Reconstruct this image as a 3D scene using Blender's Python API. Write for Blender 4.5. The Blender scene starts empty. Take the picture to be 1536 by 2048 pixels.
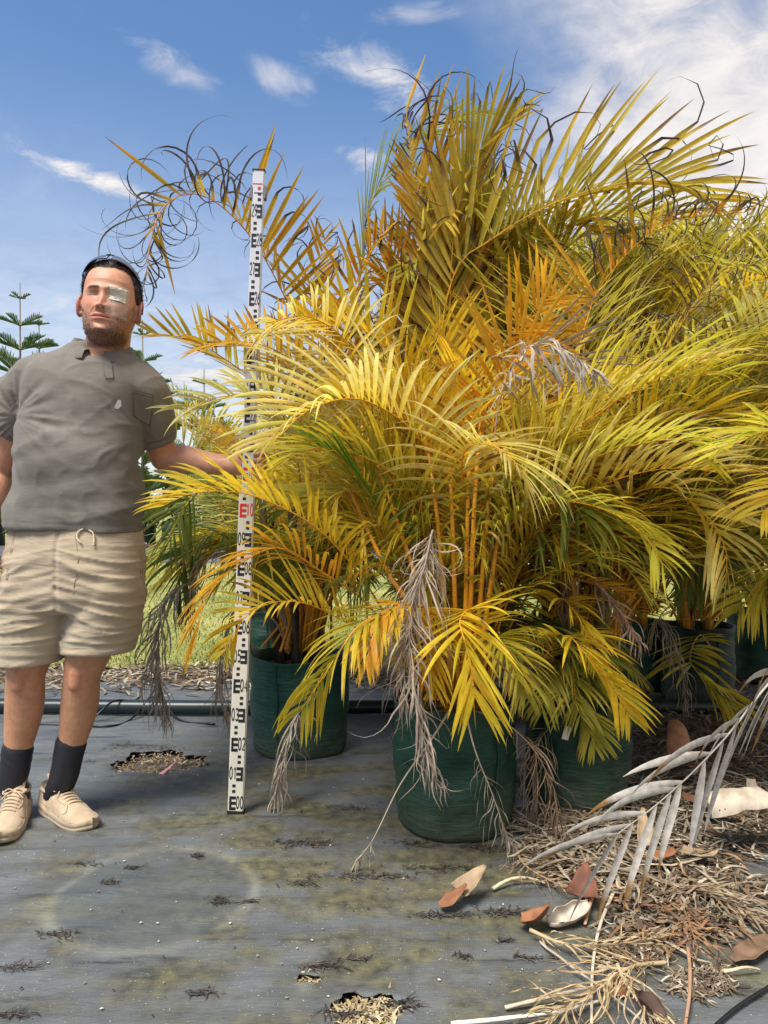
import bpy, bmesh, math, random
import numpy as np
from mathutils import Vector, Matrix, noise as mnoise

# ------------------------------------------------------------------ camera, sky, sun, exposure
scene = bpy.context.scene
COL = scene.collection
CAM_H, F, CX, CY = 1.036, 1479.0, 768.0, 1024.0

cam_data = bpy.data.cameras.new('camera')
cam_data.sensor_fit = 'VERTICAL'
cam_data.sensor_height = 36.0
cam_data.sensor_width = 27.0
cam_data.lens = 36.0 * F / 2048.0
cam_data.clip_start = 0.05
cam_data.clip_end = 3000
cam = bpy.data.objects.new('camera', cam_data)
COL.objects.link(cam)
cam.location = (0, 0, CAM_H)
cam.rotation_euler = (math.radians(90), 0, 0)
scene.camera = cam

SUN_EL, SUN_AZ = math.radians(60), math.radians(-142)      # azimuth measured from +Y (view direction) towards +X
sun_dir = Vector((math.sin(SUN_AZ) * math.cos(SUN_EL), math.cos(SUN_AZ) * math.cos(SUN_EL), math.sin(SUN_EL)))
sun_data = bpy.data.lights.new('sun', 'SUN')
sun_data.energy = 3.0
sun_data.angle = math.radians(24)
sun_data.color = (1.0, 0.95, 0.86)
sun = bpy.data.objects.new('sun', sun_data)
COL.objects.link(sun)
sun.location = (-6, -6, 12)
sun.rotation_euler = (-sun_dir).to_track_quat('-Z', 'Y').to_euler()

world = bpy.data.worlds.new('World')
scene.world = world
world.use_nodes = True
scene.view_settings.view_transform = 'Standard'
scene.view_settings.look = 'None'
scene.view_settings.gamma = 1.0
scene.view_settings.exposure = 0.98
scene.view_settings.use_curve_mapping = False


def build_sky():
    nt = world.node_tree
    N, L = nt.nodes, nt.links
    N.clear()
    out = N.new('ShaderNodeOutputWorld')
    bg = N.new('ShaderNodeBackground')
    bg.inputs['Strength'].default_value = 0.15
    sky = N.new('ShaderNodeTexSky')
    sky.sky_type = 'NISHITA'
    sky.sun_disc = False
    sky.sun_elevation = SUN_EL
    sky.sun_rotation = SUN_AZ
    sky.air_density = 1.0
    sky.dust_density = 0.6
    sky.ozone_density = 2.5
    hsv = N.new('ShaderNodeHueSaturation')
    hsv.inputs['Saturation'].default_value = 1.12
    hsv.inputs['Value'].default_value = 0.62
    L.new(sky.outputs[0], hsv.inputs['Color'])
    tc = N.new('ShaderNodeTexCoord')

    def M(op, a=None, b=None, c=None, clamp=False):
        n = N.new('ShaderNodeMath')
        n.operation = op
        n.use_clamp = clamp
        for i, v in enumerate((a, b, c)):
            if v is None:
                continue
            if isinstance(v, (int, float)):
                n.inputs[i].default_value = v
            else:
                L.new(v, n.inputs[i])
        return n.outputs[0]

    sep = N.new('ShaderNodeSeparateXYZ')
    L.new(tc.outputs['Generated'], sep.inputs[0])
    X, Y, Z = sep.outputs
    # directions as azimuth / elevation angles (degrees), so the clouds stay where they are in the sky
    az = M('MULTIPLY', M('ARCTAN2', X, Y), 57.2958)
    el = M('MULTIPLY', M('ARCSINE', Z), 57.2958)
    zz = M('MAXIMUM', Z, 0.03)
    comb = N.new('ShaderNodeCombineXYZ')
    L.new(M('DIVIDE', X, M('ADD', zz, 0.12)), comb.inputs[0])
    L.new(M('DIVIDE', Y, M('ADD', zz, 0.12)), comb.inputs[1])

    def noise(scale, detail, rough=0.55, dist=0.0, vec=None):
        n = N.new('ShaderNodeTexNoise')
        n.inputs['Scale'].default_value = scale
        n.inputs['Detail'].default_value = detail
        n.inputs['Roughness'].default_value = rough
        n.inputs['Distortion'].default_value = dist
        L.new(vec if vec is not None else comb.outputs[0], n.inputs['Vector'])
        return n.outputs['Fac']

    big = noise(1.5, 9, 0.58, 0.3)
    fine = noise(7.0, 9, 0.64, 0.6)

    def cover(v, lo, hi):
        m = N.new('ShaderNodeMapRange')
        m.interpolation_type = 'SMOOTHSTEP'
        m.inputs[1].default_value, m.inputs[2].default_value = lo, hi
        L.new(v, m.inputs[0])
        return m.outputs[0]

    # scattered cloud everywhere, thick bank towards the right, as the light in the picture implies
    bank = M('MULTIPLY', cover(M('ADD', az, M('MULTIPLY', M('SUBTRACT', big, 0.5), 26)), 5, 19),
             M('SUBTRACT', 1.0, cover(az, 150, 178)))
    thin = M('MULTIPLY', cover(big, 0.60, 0.82), 0.55)
    bankd = M('MULTIPLY', bank, cover(M('ADD', M('MULTIPLY', fine, 0.5), big), 0.36, 0.78))

    def wisp(a0, e0, ra, re, slope, amt):
        da = M('SUBTRACT', az, a0)
        de = M('SUBTRACT', M('SUBTRACT', el, e0), M('MULTIPLY', da, slope))
        q = M('ADD', M('POWER', M('ABSOLUTE', M('DIVIDE', da, ra)), 2.0), M('POWER', M('ABSOLUTE', M('DIVIDE', de, re)), 2.0))
        g = M('EXPONENT', M('MULTIPLY', q, -1.0))
        return M('MULTIPLY', M('MULTIPLY', cover(M('ADD', M('MULTIPLY', g, 0.55), M('MULTIPLY', M('SUBTRACT', fine, 0.5), 1.7)), 0.16, 0.85), M('MINIMUM', M('MULTIPLY', g, 2.2), 1.0)), amt)

    total = M('ADD', thin, bankd)
    for w in ((-21.0, 22.5, 5.0, 1.0, -0.27, 1.0), (-16.5, 30.2, 5.0, 1.2, -0.26, 0.62), (-8.0, 30.2, 2.6, 1.0, -0.2, 0.5),
              (-0.5, 30.6, 5.0, 1.8, -0.35, 0.75), (4.0, 28.0, 4.0, 1.6, -0.4, 0.6), (-1.5, 25.5, 2.6, 1.1, -0.1, 0.7),
              (2.5, 33.8, 4.0, 0.8, 0.0, 0.4), (-18.8, 15.6, 2.4, 0.7, -0.1, 0.6), (-14.0, 10.0, 6.0, 1.4, 0.0, 0.6)):
        total = M('ADD', total, wisp(*w))
    # haze brightening towards the horizon
    hz = M('MULTIPLY', M('SUBTRACT', 1.0, cover(el, 3, 32)), 0.62)
    fac = M('MINIMUM', M('ADD', total, hz), 1.0)
    shade = N.new('ShaderNodeMix')
    shade.data_type = 'RGBA'
    shade.inputs[6].default_value = (2.35, 2.33, 2.48, 1)
    shade.inputs[7].default_value = (3.35, 3.2, 3.1, 1)
    L.new(cover(M('ADD', M('MULTIPLY', fine, 0.6), M('MULTIPLY', big, 0.6)), 0.42, 0.75), shade.inputs[0])
    mix = N.new('ShaderNodeMix')
    mix.data_type = 'RGBA'
    L.new(fac, mix.inputs[0])
    L.new(hsv.outputs[0], mix.inputs[6])
    L.new(shade.outputs[2], mix.inputs[7])
    L.new(mix.outputs[2], bg.inputs['Color'])
    L.new(bg.outputs[0], out.inputs['Surface'])


build_sky()

# ------------------------------------------------------------------ helpers
def W(px, py, Y):
    """a point of the photograph (1536 x 2048 pixels) at distance Y in front of the camera -> metres"""
    return np.array(((px - CX) / F * Y, Y, CAM_H - (py - CY) / F * Y))


def G(px, py, z=0.0):
    """the point of the ground (height z) seen at that pixel"""
    Y = F * (CAM_H - z) / (py - CY)
    return np.array(((px - CX) / F * Y, Y, z))


def px_of(p):
    p = np.asarray(p)
    y = np.maximum(p[..., 1], 0.05)
    return CX + F * p[..., 0] / y, CY - F * (p[..., 2] - CAM_H) / y


def srgb(r, g, b):
    f = lambda c: (c / 255 / 12.92) if c / 255 <= 0.04045 else ((c / 255 + 0.055) / 1.055) ** 2.4
    return np.array((f(r), f(g), f(b)))


def unit(v):
    v = np.asarray(v, float)
    return v / (np.linalg.norm(v, axis=-1, keepdims=True) + 1e-12)


def make_mesh(name, V, Fc, mat=None, cols=None, smooth=True):
    """V (n,3); Fc (m,3|4) array or list of index lists; cols (n,3) per vertex"""
    me = bpy.data.meshes.new(name)
    V = np.asarray(V, np.float32)
    if isinstance(Fc, np.ndarray):
        k = Fc.shape[1]
        me.vertices.add(len(V))
        me.vertices.foreach_set('co', V.ravel())
        me.loops.add(Fc.size)
        me.loops.foreach_set('vertex_index', Fc.astype(np.int32).ravel())
        me.polygons.add(len(Fc))
        me.polygons.foreach_set('loop_start', np.arange(0, Fc.size, k, dtype=np.int32))
        me.polygons.foreach_set('loop_total', np.full(len(Fc), k, np.int32))
        me.update(calc_edges=True)
    else:
        me.from_pydata([tuple(v) for v in V], [], [tuple(f) for f in Fc])
        me.update()
    if smooth:
        me.polygons.foreach_set('use_smooth', np.ones(len(me.polygons), bool))
    if cols is not None:
        at = me.color_attributes.new('col', 'FLOAT_COLOR', 'POINT')
        c4 = np.ones((len(V), 4), np.float32)
        c4[:, :3] = cols
        at.data.foreach_set('color', c4.ravel())
    if mat is not None:
        me.materials.append(mat)
    return me


def link(name, me, parent=None, loc=None):
    o = bpy.data.objects.new(name, me)
    COL.objects.link(o)
    if parent is not None:
        o.parent = parent
    if loc is not None:
        o.location = loc
    return o


def empty(name, loc):
    o = bpy.data.objects.new(name, None)
    o.empty_display_size = 0.1
    COL.objects.link(o)
    o.location = tuple(loc)
    return o


def tag(o, label=None, category=None, group=None, kind=None):
    for k, v in (('label', label), ('category', category), ('group', group), ('kind', kind)):
        if v:
            o[k] = v
    return o


class Geo:
    """collects pieces of one mesh"""
    def __init__(self):
        self.V, self.F, self.C, self.n = [], [], [], 0

    def add(self, V, Fc, col=(0.5, 0.5, 0.5)):
        V = np.asarray(V, float)
        self.V.append(V)
        self.F += [tuple(int(i) + self.n for i in f) for f in Fc]
        c = np.asarray(col, float)
        self.C.append(np.broadcast_to(c, V.shape).copy() if c.ndim == 1 else c)
        self.n += len(V)

    def box(self, c, s, col=(0.5, 0.5, 0.5), R=None):
        c, s = np.asarray(c, float), np.asarray(s, float) / 2
        q = np.array([(x, y, z) for x in (-1, 1) for y in (-1, 1) for z in (-1, 1)], float) * s
        if R is not None:
            q = q @ np.asarray(R).T
        self.add(q + c, [(0, 1, 3, 2), (4, 6, 7, 5), (0, 4, 5, 1), (2, 3, 7, 6), (0, 2, 6, 4), (1, 5, 7, 3)], col)

    def tube(self, P, r, n=7, col=(0.5, 0.5, 0.5), caps=True, flat=1.0, ref=None):
        V, Fc = tube_vf(P, r, n, caps, flat, ref)
        c = np.asarray(col, float)
        if c.ndim == 2:
            c = np.repeat(c, n, axis=0)
            if caps:
                c = np.vstack([c, c[:1], c[-1:]])
        self.add(V, Fc, c)

    def mesh(self, name, mat, smooth=True, off=(0, 0, 0)):
        return make_mesh(name, np.vstack(self.V) - np.asarray(off), self.F, mat, np.vstack(self.C), smooth)


def frames(P, ref=None):
    P = np.asarray(P, float)
    T = unit(np.gradient(P, axis=0))
    N = np.zeros_like(T)
    r = np.array((0.0, 0.0, 1.0)) if ref is None else np.asarray(ref, float)
    if ref is None and abs(T[0] @ r) > 0.9:
        r = np.array((1.0, 0, 0))
    n = unit(r - (r @ T[0]) * T[0])
    for i in range(len(P)):
        n = unit(n - (n @ T[i]) * T[i])
        N[i] = n
    return T, N, np.cross(T, N)


def tube_vf(P, r, n=7, caps=True, flat=1.0, ref=None):
    P = np.asarray(P, float)
    m = len(P)
    r = np.broadcast_to(np.asarray(r, float), (m,))
    T, N, B = frames(P, ref)
    a = np.arange(n) / n * 2 * math.pi
    V = P[:, None, :] + r[:, None, None] * (np.cos(a)[None, :, None] * B[:, None, :] + flat * np.sin(a)[None, :, None] * N[:, None, :])
    V = V.reshape(-1, 3)
    Fc = [(i * n + j, i * n + (j + 1) % n, (i + 1) * n + (j + 1) % n, (i + 1) * n + j) for i in range(m - 1) for j in range(n)]
    if caps:
        V = np.vstack([V, P[:1], P[-1:]])
        Fc += [((j + 1) % n, j, m * n) for j in range(n)]
        Fc += [((m - 1) * n + j, (m - 1) * n + (j + 1) % n, m * n + 1) for j in range(n)]
    return V, Fc


def spline(C, n):
    """Catmull-Rom through the points, evenly resampled"""
    C = np.asarray(C, float)
    Q = np.vstack([2 * C[0] - C[1], C, 2 * C[-1] - C[-2]])
    out = []
    for i in range(len(C) - 1):
        t = np.linspace(0, 1, 24, endpoint=False)[:, None]
        a, b, c, d = Q[i], Q[i + 1], Q[i + 2], Q[i + 3]
        out.append(0.5 * (2 * b + (c - a) * t + (2 * a - 5 * b + 4 * c - d) * t ** 2 + (3 * b - a - 3 * c + d) * t ** 3))
    P = np.vstack(out + [C[-1:]])
    s = np.concatenate([[0], np.cumsum(np.linalg.norm(np.diff(P, axis=0), axis=1))])
    u = np.linspace(0, s[-1], n)
    return np.stack([np.interp(u, s, P[:, k]) for k in range(P.shape[1])], axis=1)


# ------------------------------------------------------------------ materials
MATS = {}


def material(name):
    m = bpy.data.materials.new(name)
    m.use_nodes = True
    MATS[name] = m
    nt = m.node_tree
    b = nt.nodes['Principled BSDF']
    return m, nt, b


def nd(nt, kind, **kw):
    n = nt.nodes.new(kind)
    for k, v in kw.items():
        if k.startswith('i_'):
            n.inputs[int(k[2:]) if k[2:].isdigit() else k[2:].replace('_', ' ')].default_value = v
        else:
            setattr(n, k, v)
    return n


def ramp(nt, fac, stops):
    r = nt.nodes.new('ShaderNodeValToRGB')
    while len(r.color_ramp.elements) < len(stops):
        r.color_ramp.elements.new(0.5)
    for e, (p, c) in zip(r.color_ramp.elements, stops):
        e.position = p
        e.color = (*c, 1) if len(c) == 3 else c
    nt.links.new(fac, r.inputs[0])
    return r.outputs[0]


def mixc(nt, fac, a, b, mode='MIX'):
    n = nt.nodes.new('ShaderNodeMix')
    n.data_type = 'RGBA'
    n.blend_type = mode
    for i, v in ((0, fac), (6, a), (7, b)):
        if isinstance(v, (int, float)):
            n.inputs[i].default_value = v
        elif isinstance(v, (tuple, list, np.ndarray)):
            n.inputs[i].default_value = (*v, 1)
        else:
            nt.links.new(v, n.inputs[i])
    return n.outputs[2]


def mat_attr(name, rough=0.5, trans=0.0, spec=0.4, var=0.25, scale=40.0, bump=0.0, bscale=200.0, stretch=None, sheen=0.0, metal=0.0, spots=0.0):
    """colour from the vertex attribute, broken up by fine noise; optional see-through light for leaves"""
    m, nt, b = material(name)
    L = nt.links
    at = nd(nt, 'ShaderNodeAttribute', attribute_name='col')
    tc = nd(nt, 'ShaderNodeTexCoord')
    mp = nd(nt, 'ShaderNodeMapping')
    if stretch:
        mp.inputs['Scale'].default_value = stretch
    L.new(tc.outputs['Object'], mp.inputs[0])
    nz = nd(nt, 'ShaderNodeTexNoise', i_Scale=scale, i_Detail=4.0)
    L.new(mp.outputs[0], nz.inputs['Vector'])
    v = ramp(nt, nz.outputs['Fac'], ((0.25, (1 - var,) * 3), (0.75, (1 + var * 0.6,) * 3)))
    c = mixc(nt, 1.0, at.outputs['Color'], v, 'MULTIPLY')
    if spots:
        n3 = nd(nt, 'ShaderNodeTexNoise', i_Scale=75.0, i_Detail=5.0, i_Roughness=0.65)
        L.new(mp.outputs[0], n3.inputs['Vector'])
        c = mixc(nt, ramp(nt, n3.outputs['Fac'], ((0.60, (0, 0, 0)), (0.70, (spots,) * 3))), c, srgb(136, 98, 44))
        n4 = nd(nt, 'ShaderNodeTexNoise', i_Scale=5.0, i_Detail=4.0)
        L.new(tc.outputs['Object'], n4.inputs['Vector'])
        c = mixc(nt, ramp(nt, n4.outputs['Fac'], ((0.45, (0, 0, 0)), (0.75, (0.30,) * 3))), c, srgb(150, 152, 52))
    L.new(c, b.inputs['Base Color'])
    b.inputs['Roughness'].default_value = rough
    b.inputs['Specular IOR Level'].default_value = spec
    b.inputs['Metallic'].default_value = metal
    if sheen:
        b.inputs['Sheen Weight'].default_value = sheen
    if bump:
        n2 = nd(nt, 'ShaderNodeTexNoise', i_Scale=bscale, i_Detail=3.0)
        L.new(mp.outputs[0], n2.inputs['Vector'])
        bp = nd(nt, 'ShaderNodeBump', i_Strength=bump, i_Distance=0.002)
        L.new(n2.outputs['Fac'], bp.inputs['Height'])
        L.new(bp.outputs[0], b.inputs['Normal'])
    if trans:
        tr = nd(nt, 'ShaderNodeBsdfTranslucent')
        L.new(c, tr.inputs['Color'])
        mx = nd(nt, 'ShaderNodeMixShader', i_0=trans)
        L.new(b.outputs[0], mx.inputs[1])
        L.new(tr.outputs[0], mx.inputs[2])
        L.new(mx.outputs[0], nt.nodes['Material Output'].inputs['Surface'])
    return m


M_LEAF = mat_attr('palm_leaf', rough=0.42, trans=0.54, spec=0.3, var=0.2, scale=26, spots=0.5)
M_DEAD = mat_attr('dry_palm_leaf', rough=0.8, trans=0.15, spec=0.15, var=0.35, scale=60)
M_STEM = mat_attr('palm_stem', rough=0.5, spec=0.35, var=0.3, scale=30, bump=0.2, bscale=120)
M_HUSK = mat_attr('dry_husk', rough=0.62, spec=0.25, var=0.35, scale=22, bump=0.5, bscale=90, stretch=(1, 1, 0.25))
M_PLAIN = mat_attr('painted_plain', rough=0.5, var=0.06)
M_PINE = mat_attr('pine_needles', rough=0.6, trans=0.2, var=0.3, scale=6)
M_GRASS = mat_attr('grass_blades', rough=0.6, trans=0.3, var=0.35, scale=2.2)
M_BLACK = mat_attr('black_plastic', rough=0.35, var=0.2, scale=20, spec=0.4)

# ------------------------------------------------------------------ the ground
def mat_weedmat():
    m, nt, b = material('woven_weed_mat')
    L = nt.links
    tc = nd(nt, 'ShaderNodeTexCoord')
    P = tc.outputs['Object']

    def noise(scale, detail=5.0, st=(1, 1, 1), rough=0.55, rot=0.0):
        mp = nd(nt, 'ShaderNodeMapping')
        mp.inputs['Scale'].default_value = st
        mp.inputs['Rotation'].default_value = (0, 0, rot)
        L.new(P, mp.inputs[0])
        n = nd(nt, 'ShaderNodeTexNoise', i_Scale=scale, i_Detail=detail, i_Roughness=rough)
        L.new(mp.outputs[0], n.inputs['Vector'])
        return n.outputs['Fac']

    def rng(v, lo, hi, a=0.0, c=1.0):
        n = nd(nt, 'ShaderNodeMapRange', interpolation_type='SMOOTHSTEP')
        for i, q in enumerate((lo, hi, a, c)):
            n.inputs[i + 1].default_value = q
        L.new(v, n.inputs[0])
        return n.outputs[0]

    def math_(op, a, c):
        n = nd(nt, 'ShaderNodeMath', operation=op)
        for i, q in enumerate((a, c)):
            if isinstance(q, (int, float)):
                n.inputs[i].default_value = q
            else:
                L.new(q, n.inputs[i])
        return n.outputs[0]

    def dist(x, y, sx=1.0, sy=1.0):
        mp = nd(nt, 'ShaderNodeMapping')
        mp.inputs['Location'].default_value = (-x * sx, -y * sy, 0)
        mp.inputs['Scale'].default_value = (sx, sy, 0)
        L.new(P, mp.inputs[0])
        n = nd(nt, 'ShaderNodeVectorMath', operation='LENGTH')
        L.new(mp.outputs[0], n.inputs[0])
        return n.outputs['Value']

    big, mid = noise(1.3), noise(5.0, 6)
    streak = noise(6.0, 5, (0.35, 3.5, 1), rot=0.14)
    fine = noise(60, 4, (0.4, 2.2, 1), rot=0.1)
    speck = noise(170, 2)
    base = ramp(nt, mid, ((0.3, srgb(80, 84, 86)), (0.7, srgb(101, 105, 107))))
    base = mixc(nt, rng(streak, 0.38, 0.66, 0.0, 0.26), base, srgb(124, 127, 128))
    base = mixc(nt, rng(fine, 0.4, 0.72, 0.0, 0.32), base, srgb(72, 76, 82))
    # algae and trodden dirt where the pots stand and drain
    wet = rng(math_('ADD', dist(0.06, 2.45, 0.50, 0.60), math_('MULTIPLY', math_('SUBTRACT', mid, 0.5), 1.3)), 0.85, 0.25)
    wet = math_('MULTIPLY', wet, rng(noise(4.2, 8, (0.7, 1.5, 1), 0.65), 0.36, 0.56))
    base = mixc(nt, math_('MULTIPLY', wet, 0.95), base, ramp(nt, noise(26, 5), ((0.3, srgb(58, 58, 50)), (0.7, srgb(112, 107, 80)))))
    patch = rng(noise(1.9, 7, rough=0.65), 0.56, 0.70)
    base = mixc(nt, math_('MULTIPLY', patch, 0.55), base, srgb(128, 128, 100))
    # scuffs, damp smears, dust specks
    smear = rng(noise(3.4, 8, (0.5, 3.4, 1), 0.68, 0.14), 0.57, 0.68)
    base = mixc(nt, math_('MULTIPLY', smear, 0.75), base, srgb(44, 45, 48))
    base = mixc(nt, math_('MULTIPLY', rng(speck, 0.69, 0.74), 0.7), base, srgb(190, 190, 186))
    # the pale ring a pot has left behind
    wob = math_('MULTIPLY', math_('SUBTRACT', noise(7, 4), 0.5), 0.035)
    d = math_('ADD', dist(-0.62, 2.0), wob)
    ring = math_('MULTIPLY', math_('SUBTRACT', 1.0, rng(math_('ABSOLUTE', math_('SUBTRACT', d, 0.265), 0), 0.0, 0.032)), rng(noise(4, 4), 0.35, 0.65, 0.0, 0.24))
    base = mixc(nt, ring, base, srgb(170, 170, 158))
    base = mixc(nt, math_('MULTIPLY', rng(d, 0.262, 0.235), 0.5), base, srgb(80, 88, 92))
    L.new(base, b.inputs['Base Color'])
    L.new(rng(mid, 0.3, 0.7, 0.42, 0.68), b.inputs['Roughness'])
    b.inputs['Specular IOR Level'].default_value = 0.3
    # the weave and the small creases
    mp = nd(nt, 'ShaderNodeMapping')
    mp.inputs['Rotation'].default_value = (0, 0, 0.12)
    L.new(P, mp.inputs[0])
    w1 = nd(nt, 'ShaderNodeTexWave', wave_type='BANDS', bands_direction='Y', i_Scale=75.0, i_Distortion=0.6)
    w2 = nd(nt, 'ShaderNodeTexWave', wave_type='BANDS', bands_direction='X', i_Scale=75.0, i_Distortion=0.6)
    L.new(mp.outputs[0], w1.inputs[0])
    L.new(mp.outputs[0], w2.inputs[0])
    h = math_('ADD', math_('MULTIPLY', math_('ADD', w1.outputs['Fac'], w2.outputs['Fac']), 0.12), math_('ADD', fine, math_('MULTIPLY', streak, 1.4)))
    bp = nd(nt, 'ShaderNodeBump', i_Strength=0.5, i_Distance=0.006)
    L.new(h, bp.inputs['Height'])
    L.new(bp.outputs[0], b.inputs['Normal'])
    return m


def mat_ground(name, c1, c2, c3, s1, s2, bump=0.6, rough=0.9):
    m, nt, b = material(name)
    L = nt.links
    tc = nd(nt, 'ShaderNodeTexCoord')
    n1 = nd(nt, 'ShaderNodeTexNoise', i_Scale=s1, i_Detail=8.0, i_Roughness=0.6)
    n2 = nd(nt, 'ShaderNodeTexNoise', i_Scale=s2, i_Detail=5.0)
    L.new(tc.outputs['Object'], n1.inputs['Vector'])
    L.new(tc.outputs['Object'], n2.inputs['Vector'])
    c = ramp(nt, n1.outputs['Fac'], ((0.3, c1), (0.52, c2), (0.72, c3)))
    v = ramp(nt, n2.outputs['Fac'], ((0.3, (0.6,) * 3), (0.7, (1.25,) * 3)))
    L.new(mixc(nt, 1.0, c, v, 'MULTIPLY'), b.inputs['Base Color'])
    b.inputs['Roughness'].default_value = rough
    b.inputs['Specular IOR Level'].default_value = 0.2
    bp = nd(nt, 'ShaderNodeBump', i_Strength=bump, i_Distance=0.02)
    L.new(n2.outputs['Fac'], bp.inputs['Height'])
    L.new(bp.outputs[0], b.inputs['Normal'])
    return m


M_MAT = mat_weedmat()
M_SOIL = mat_ground('soil_and_mulch', srgb(58, 50, 42), srgb(104, 92, 76), srgb(140, 126, 104), 3.0, 45)
M_LAWN = mat_ground('lawn', srgb(108, 118, 52), srgb(150, 150, 84), srgb(182, 172, 112), 0.8, 40)
M_FARMAT = mat_ground('far_ground_cloth', srgb(70, 74, 80), srgb(92, 96, 104), srgb(120, 122, 126), 0.7, 14, 0.3)


def sheet(name, x0, x1, y0, y1, z, mat):
    o = link(name, make_mesh(name, [(x0, y0, z), (x1, y0, z), (x1, y1, z), (x0, y1, z)], [(0, 1, 2, 3)], mat, smooth=False))
    return tag(o, kind='structure')


sheet('ground', -900, 900, -60, 1500, -0.022, M_SOIL)
sheet('lawn', -40, 40, 4.98, 15.2, -0.012, M_LAWN)
sheet('far_weed_mat', -40, 40, 15.35, 21.5, -0.02, M_FARMAT)
sheet('far_lawn', -300, 300, 24.5, 700, -0.015, M_LAWN)

HOLES = [(-0.034, 1.516, 0.078, 0.070), (-0.166, 1.622, 0.030, 0.022), (-0.93, 3.05, 0.20, 0.15), (0.72, 1.66, 0.045, 0.022)]


def mat_height(x, y):
    """creases of the mat: long low ridges that run across, and a general unevenness"""
    v = Vector((x * 0.9 + y * 0.12, y * 5.0 - x * 0.7, 3.1))
    r = 1 - abs(mnoise.noise(v) * 2)
    z = 0.012 * max(r - 0.55, 0) / 0.45 * (0.5 + mnoise.noise(Vector((x * 1.1, y * 1.1, 9))))
    v2 = Vector((x * 2.5, y * 13 - x * 1.7, 7.7))
    z += 0.0032 * mnoise.noise(v2)
    z += 0.006 * mnoise.noise(Vector((x * 1.6, y * 1.6, 1)))
    z += 0.010 * math.exp(-((y - 1.95 - 0.13 * x) / 0.03) ** 2) * max(0, mnoise.noise(Vector((x * 1.3, 5, 5))))
    for hx, hy, a, c in HOLES:
        d = math.hypot((x - hx) / a, (y - hy) / c)
        if d < 1.9:
            z += 0.012 * math.exp(-((d - 1.08) / 0.22) ** 2) * (0.6 + 0.8 * mnoise.noise(Vector((x * 20, y * 20, 0))))
    return z


def build_mat():
    xs = np.concatenate([np.arange(-6, -1.9, 0.08), np.arange(-1.9, 1.9, 0.016), np.arange(1.9, 6.01, 0.08)])
    ys = np.concatenate([np.arange(0.4, 1.3, 0.06), np.arange(1.3, 3.4, 0.013), np.arange(3.4, 4.5, 0.03)])
    nx, ny = len(xs), len(ys)
    V = np.zeros((nx * ny, 3), np.float32)
    for j, y in enumerate(ys):
        e = 0.05 * mnoise.noise(Vector((3.3, y * 2, 0)))
        for i, x in enumerate(xs):
            yy = y + (0.10 * mnoise.noise(Vector((x * 1.7, 8, 0))) if j > ny - 6 else 0)
            V[j * nx + i] = (x, yy, mat_height(float(x), float(yy)))
    idx = np.arange(nx * ny).reshape(ny, nx)
    Fc = np.stack([idx[:-1, :-1], idx[:-1, 1:], idx[1:, 1:], idx[1:, :-1]], -1).reshape(-1, 4)
    c = V[Fc].mean(1)
    keep = np.ones(len(Fc), bool)
    for k, (hx, hy, a, b_) in enumerate(HOLES):
        dx, dy = (c[:, 0] - hx) / a, (c[:, 1] - hy) / b_
        th = np.arctan2(dy, dx)
        keep &= np.hypot(dx, dy) > 0.94 + 0.10 * np.sin(3 * th + k) + 0.07 * np.sin(7 * th + 2 * k) + 0.04 * np.sin(17 * th)
    # draw the torn edge of each hole smooth
    for k, (hx, hy, a, b_) in enumerate(HOLES):
        dx, dy = (V[:, 0] - hx) / a, (V[:, 1] - hy) / b_
        th, d = np.arctan2(dy, dx), np.hypot(dx, dy)
        lim = 0.94 + 0.10 * np.sin(3 * th + k) + 0.07 * np.sin(7 * th + 2 * k) + 0.04 * np.sin(17 * th)
        gap = 0.020 / min(a, b_)
        q = np.abs(d - lim) < gap * 0.75
        V[q, 0] = hx + (np.cos(th) * lim * a)[q]
        V[q, 1] = hy + (np.sin(th) * lim * b_)[q]
    o = link('weed_mat', make_mesh('weed_mat', V, Fc[keep], M_MAT))
    tag(o, kind='structure')


build_mat()

# ------------------------------------------------------------------ dry scraps: one builder for curled dead leaflets
DRY = [srgb(176, 162, 140), srgb(148, 132, 112), srgb(116, 102, 86), srgb(196, 184, 162), srgb(138, 114, 90), srgb(94, 83, 73)]
REDDRY = [srgb(158, 120, 90), srgb(172, 134, 100), srgb(132, 98, 76)]


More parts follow.
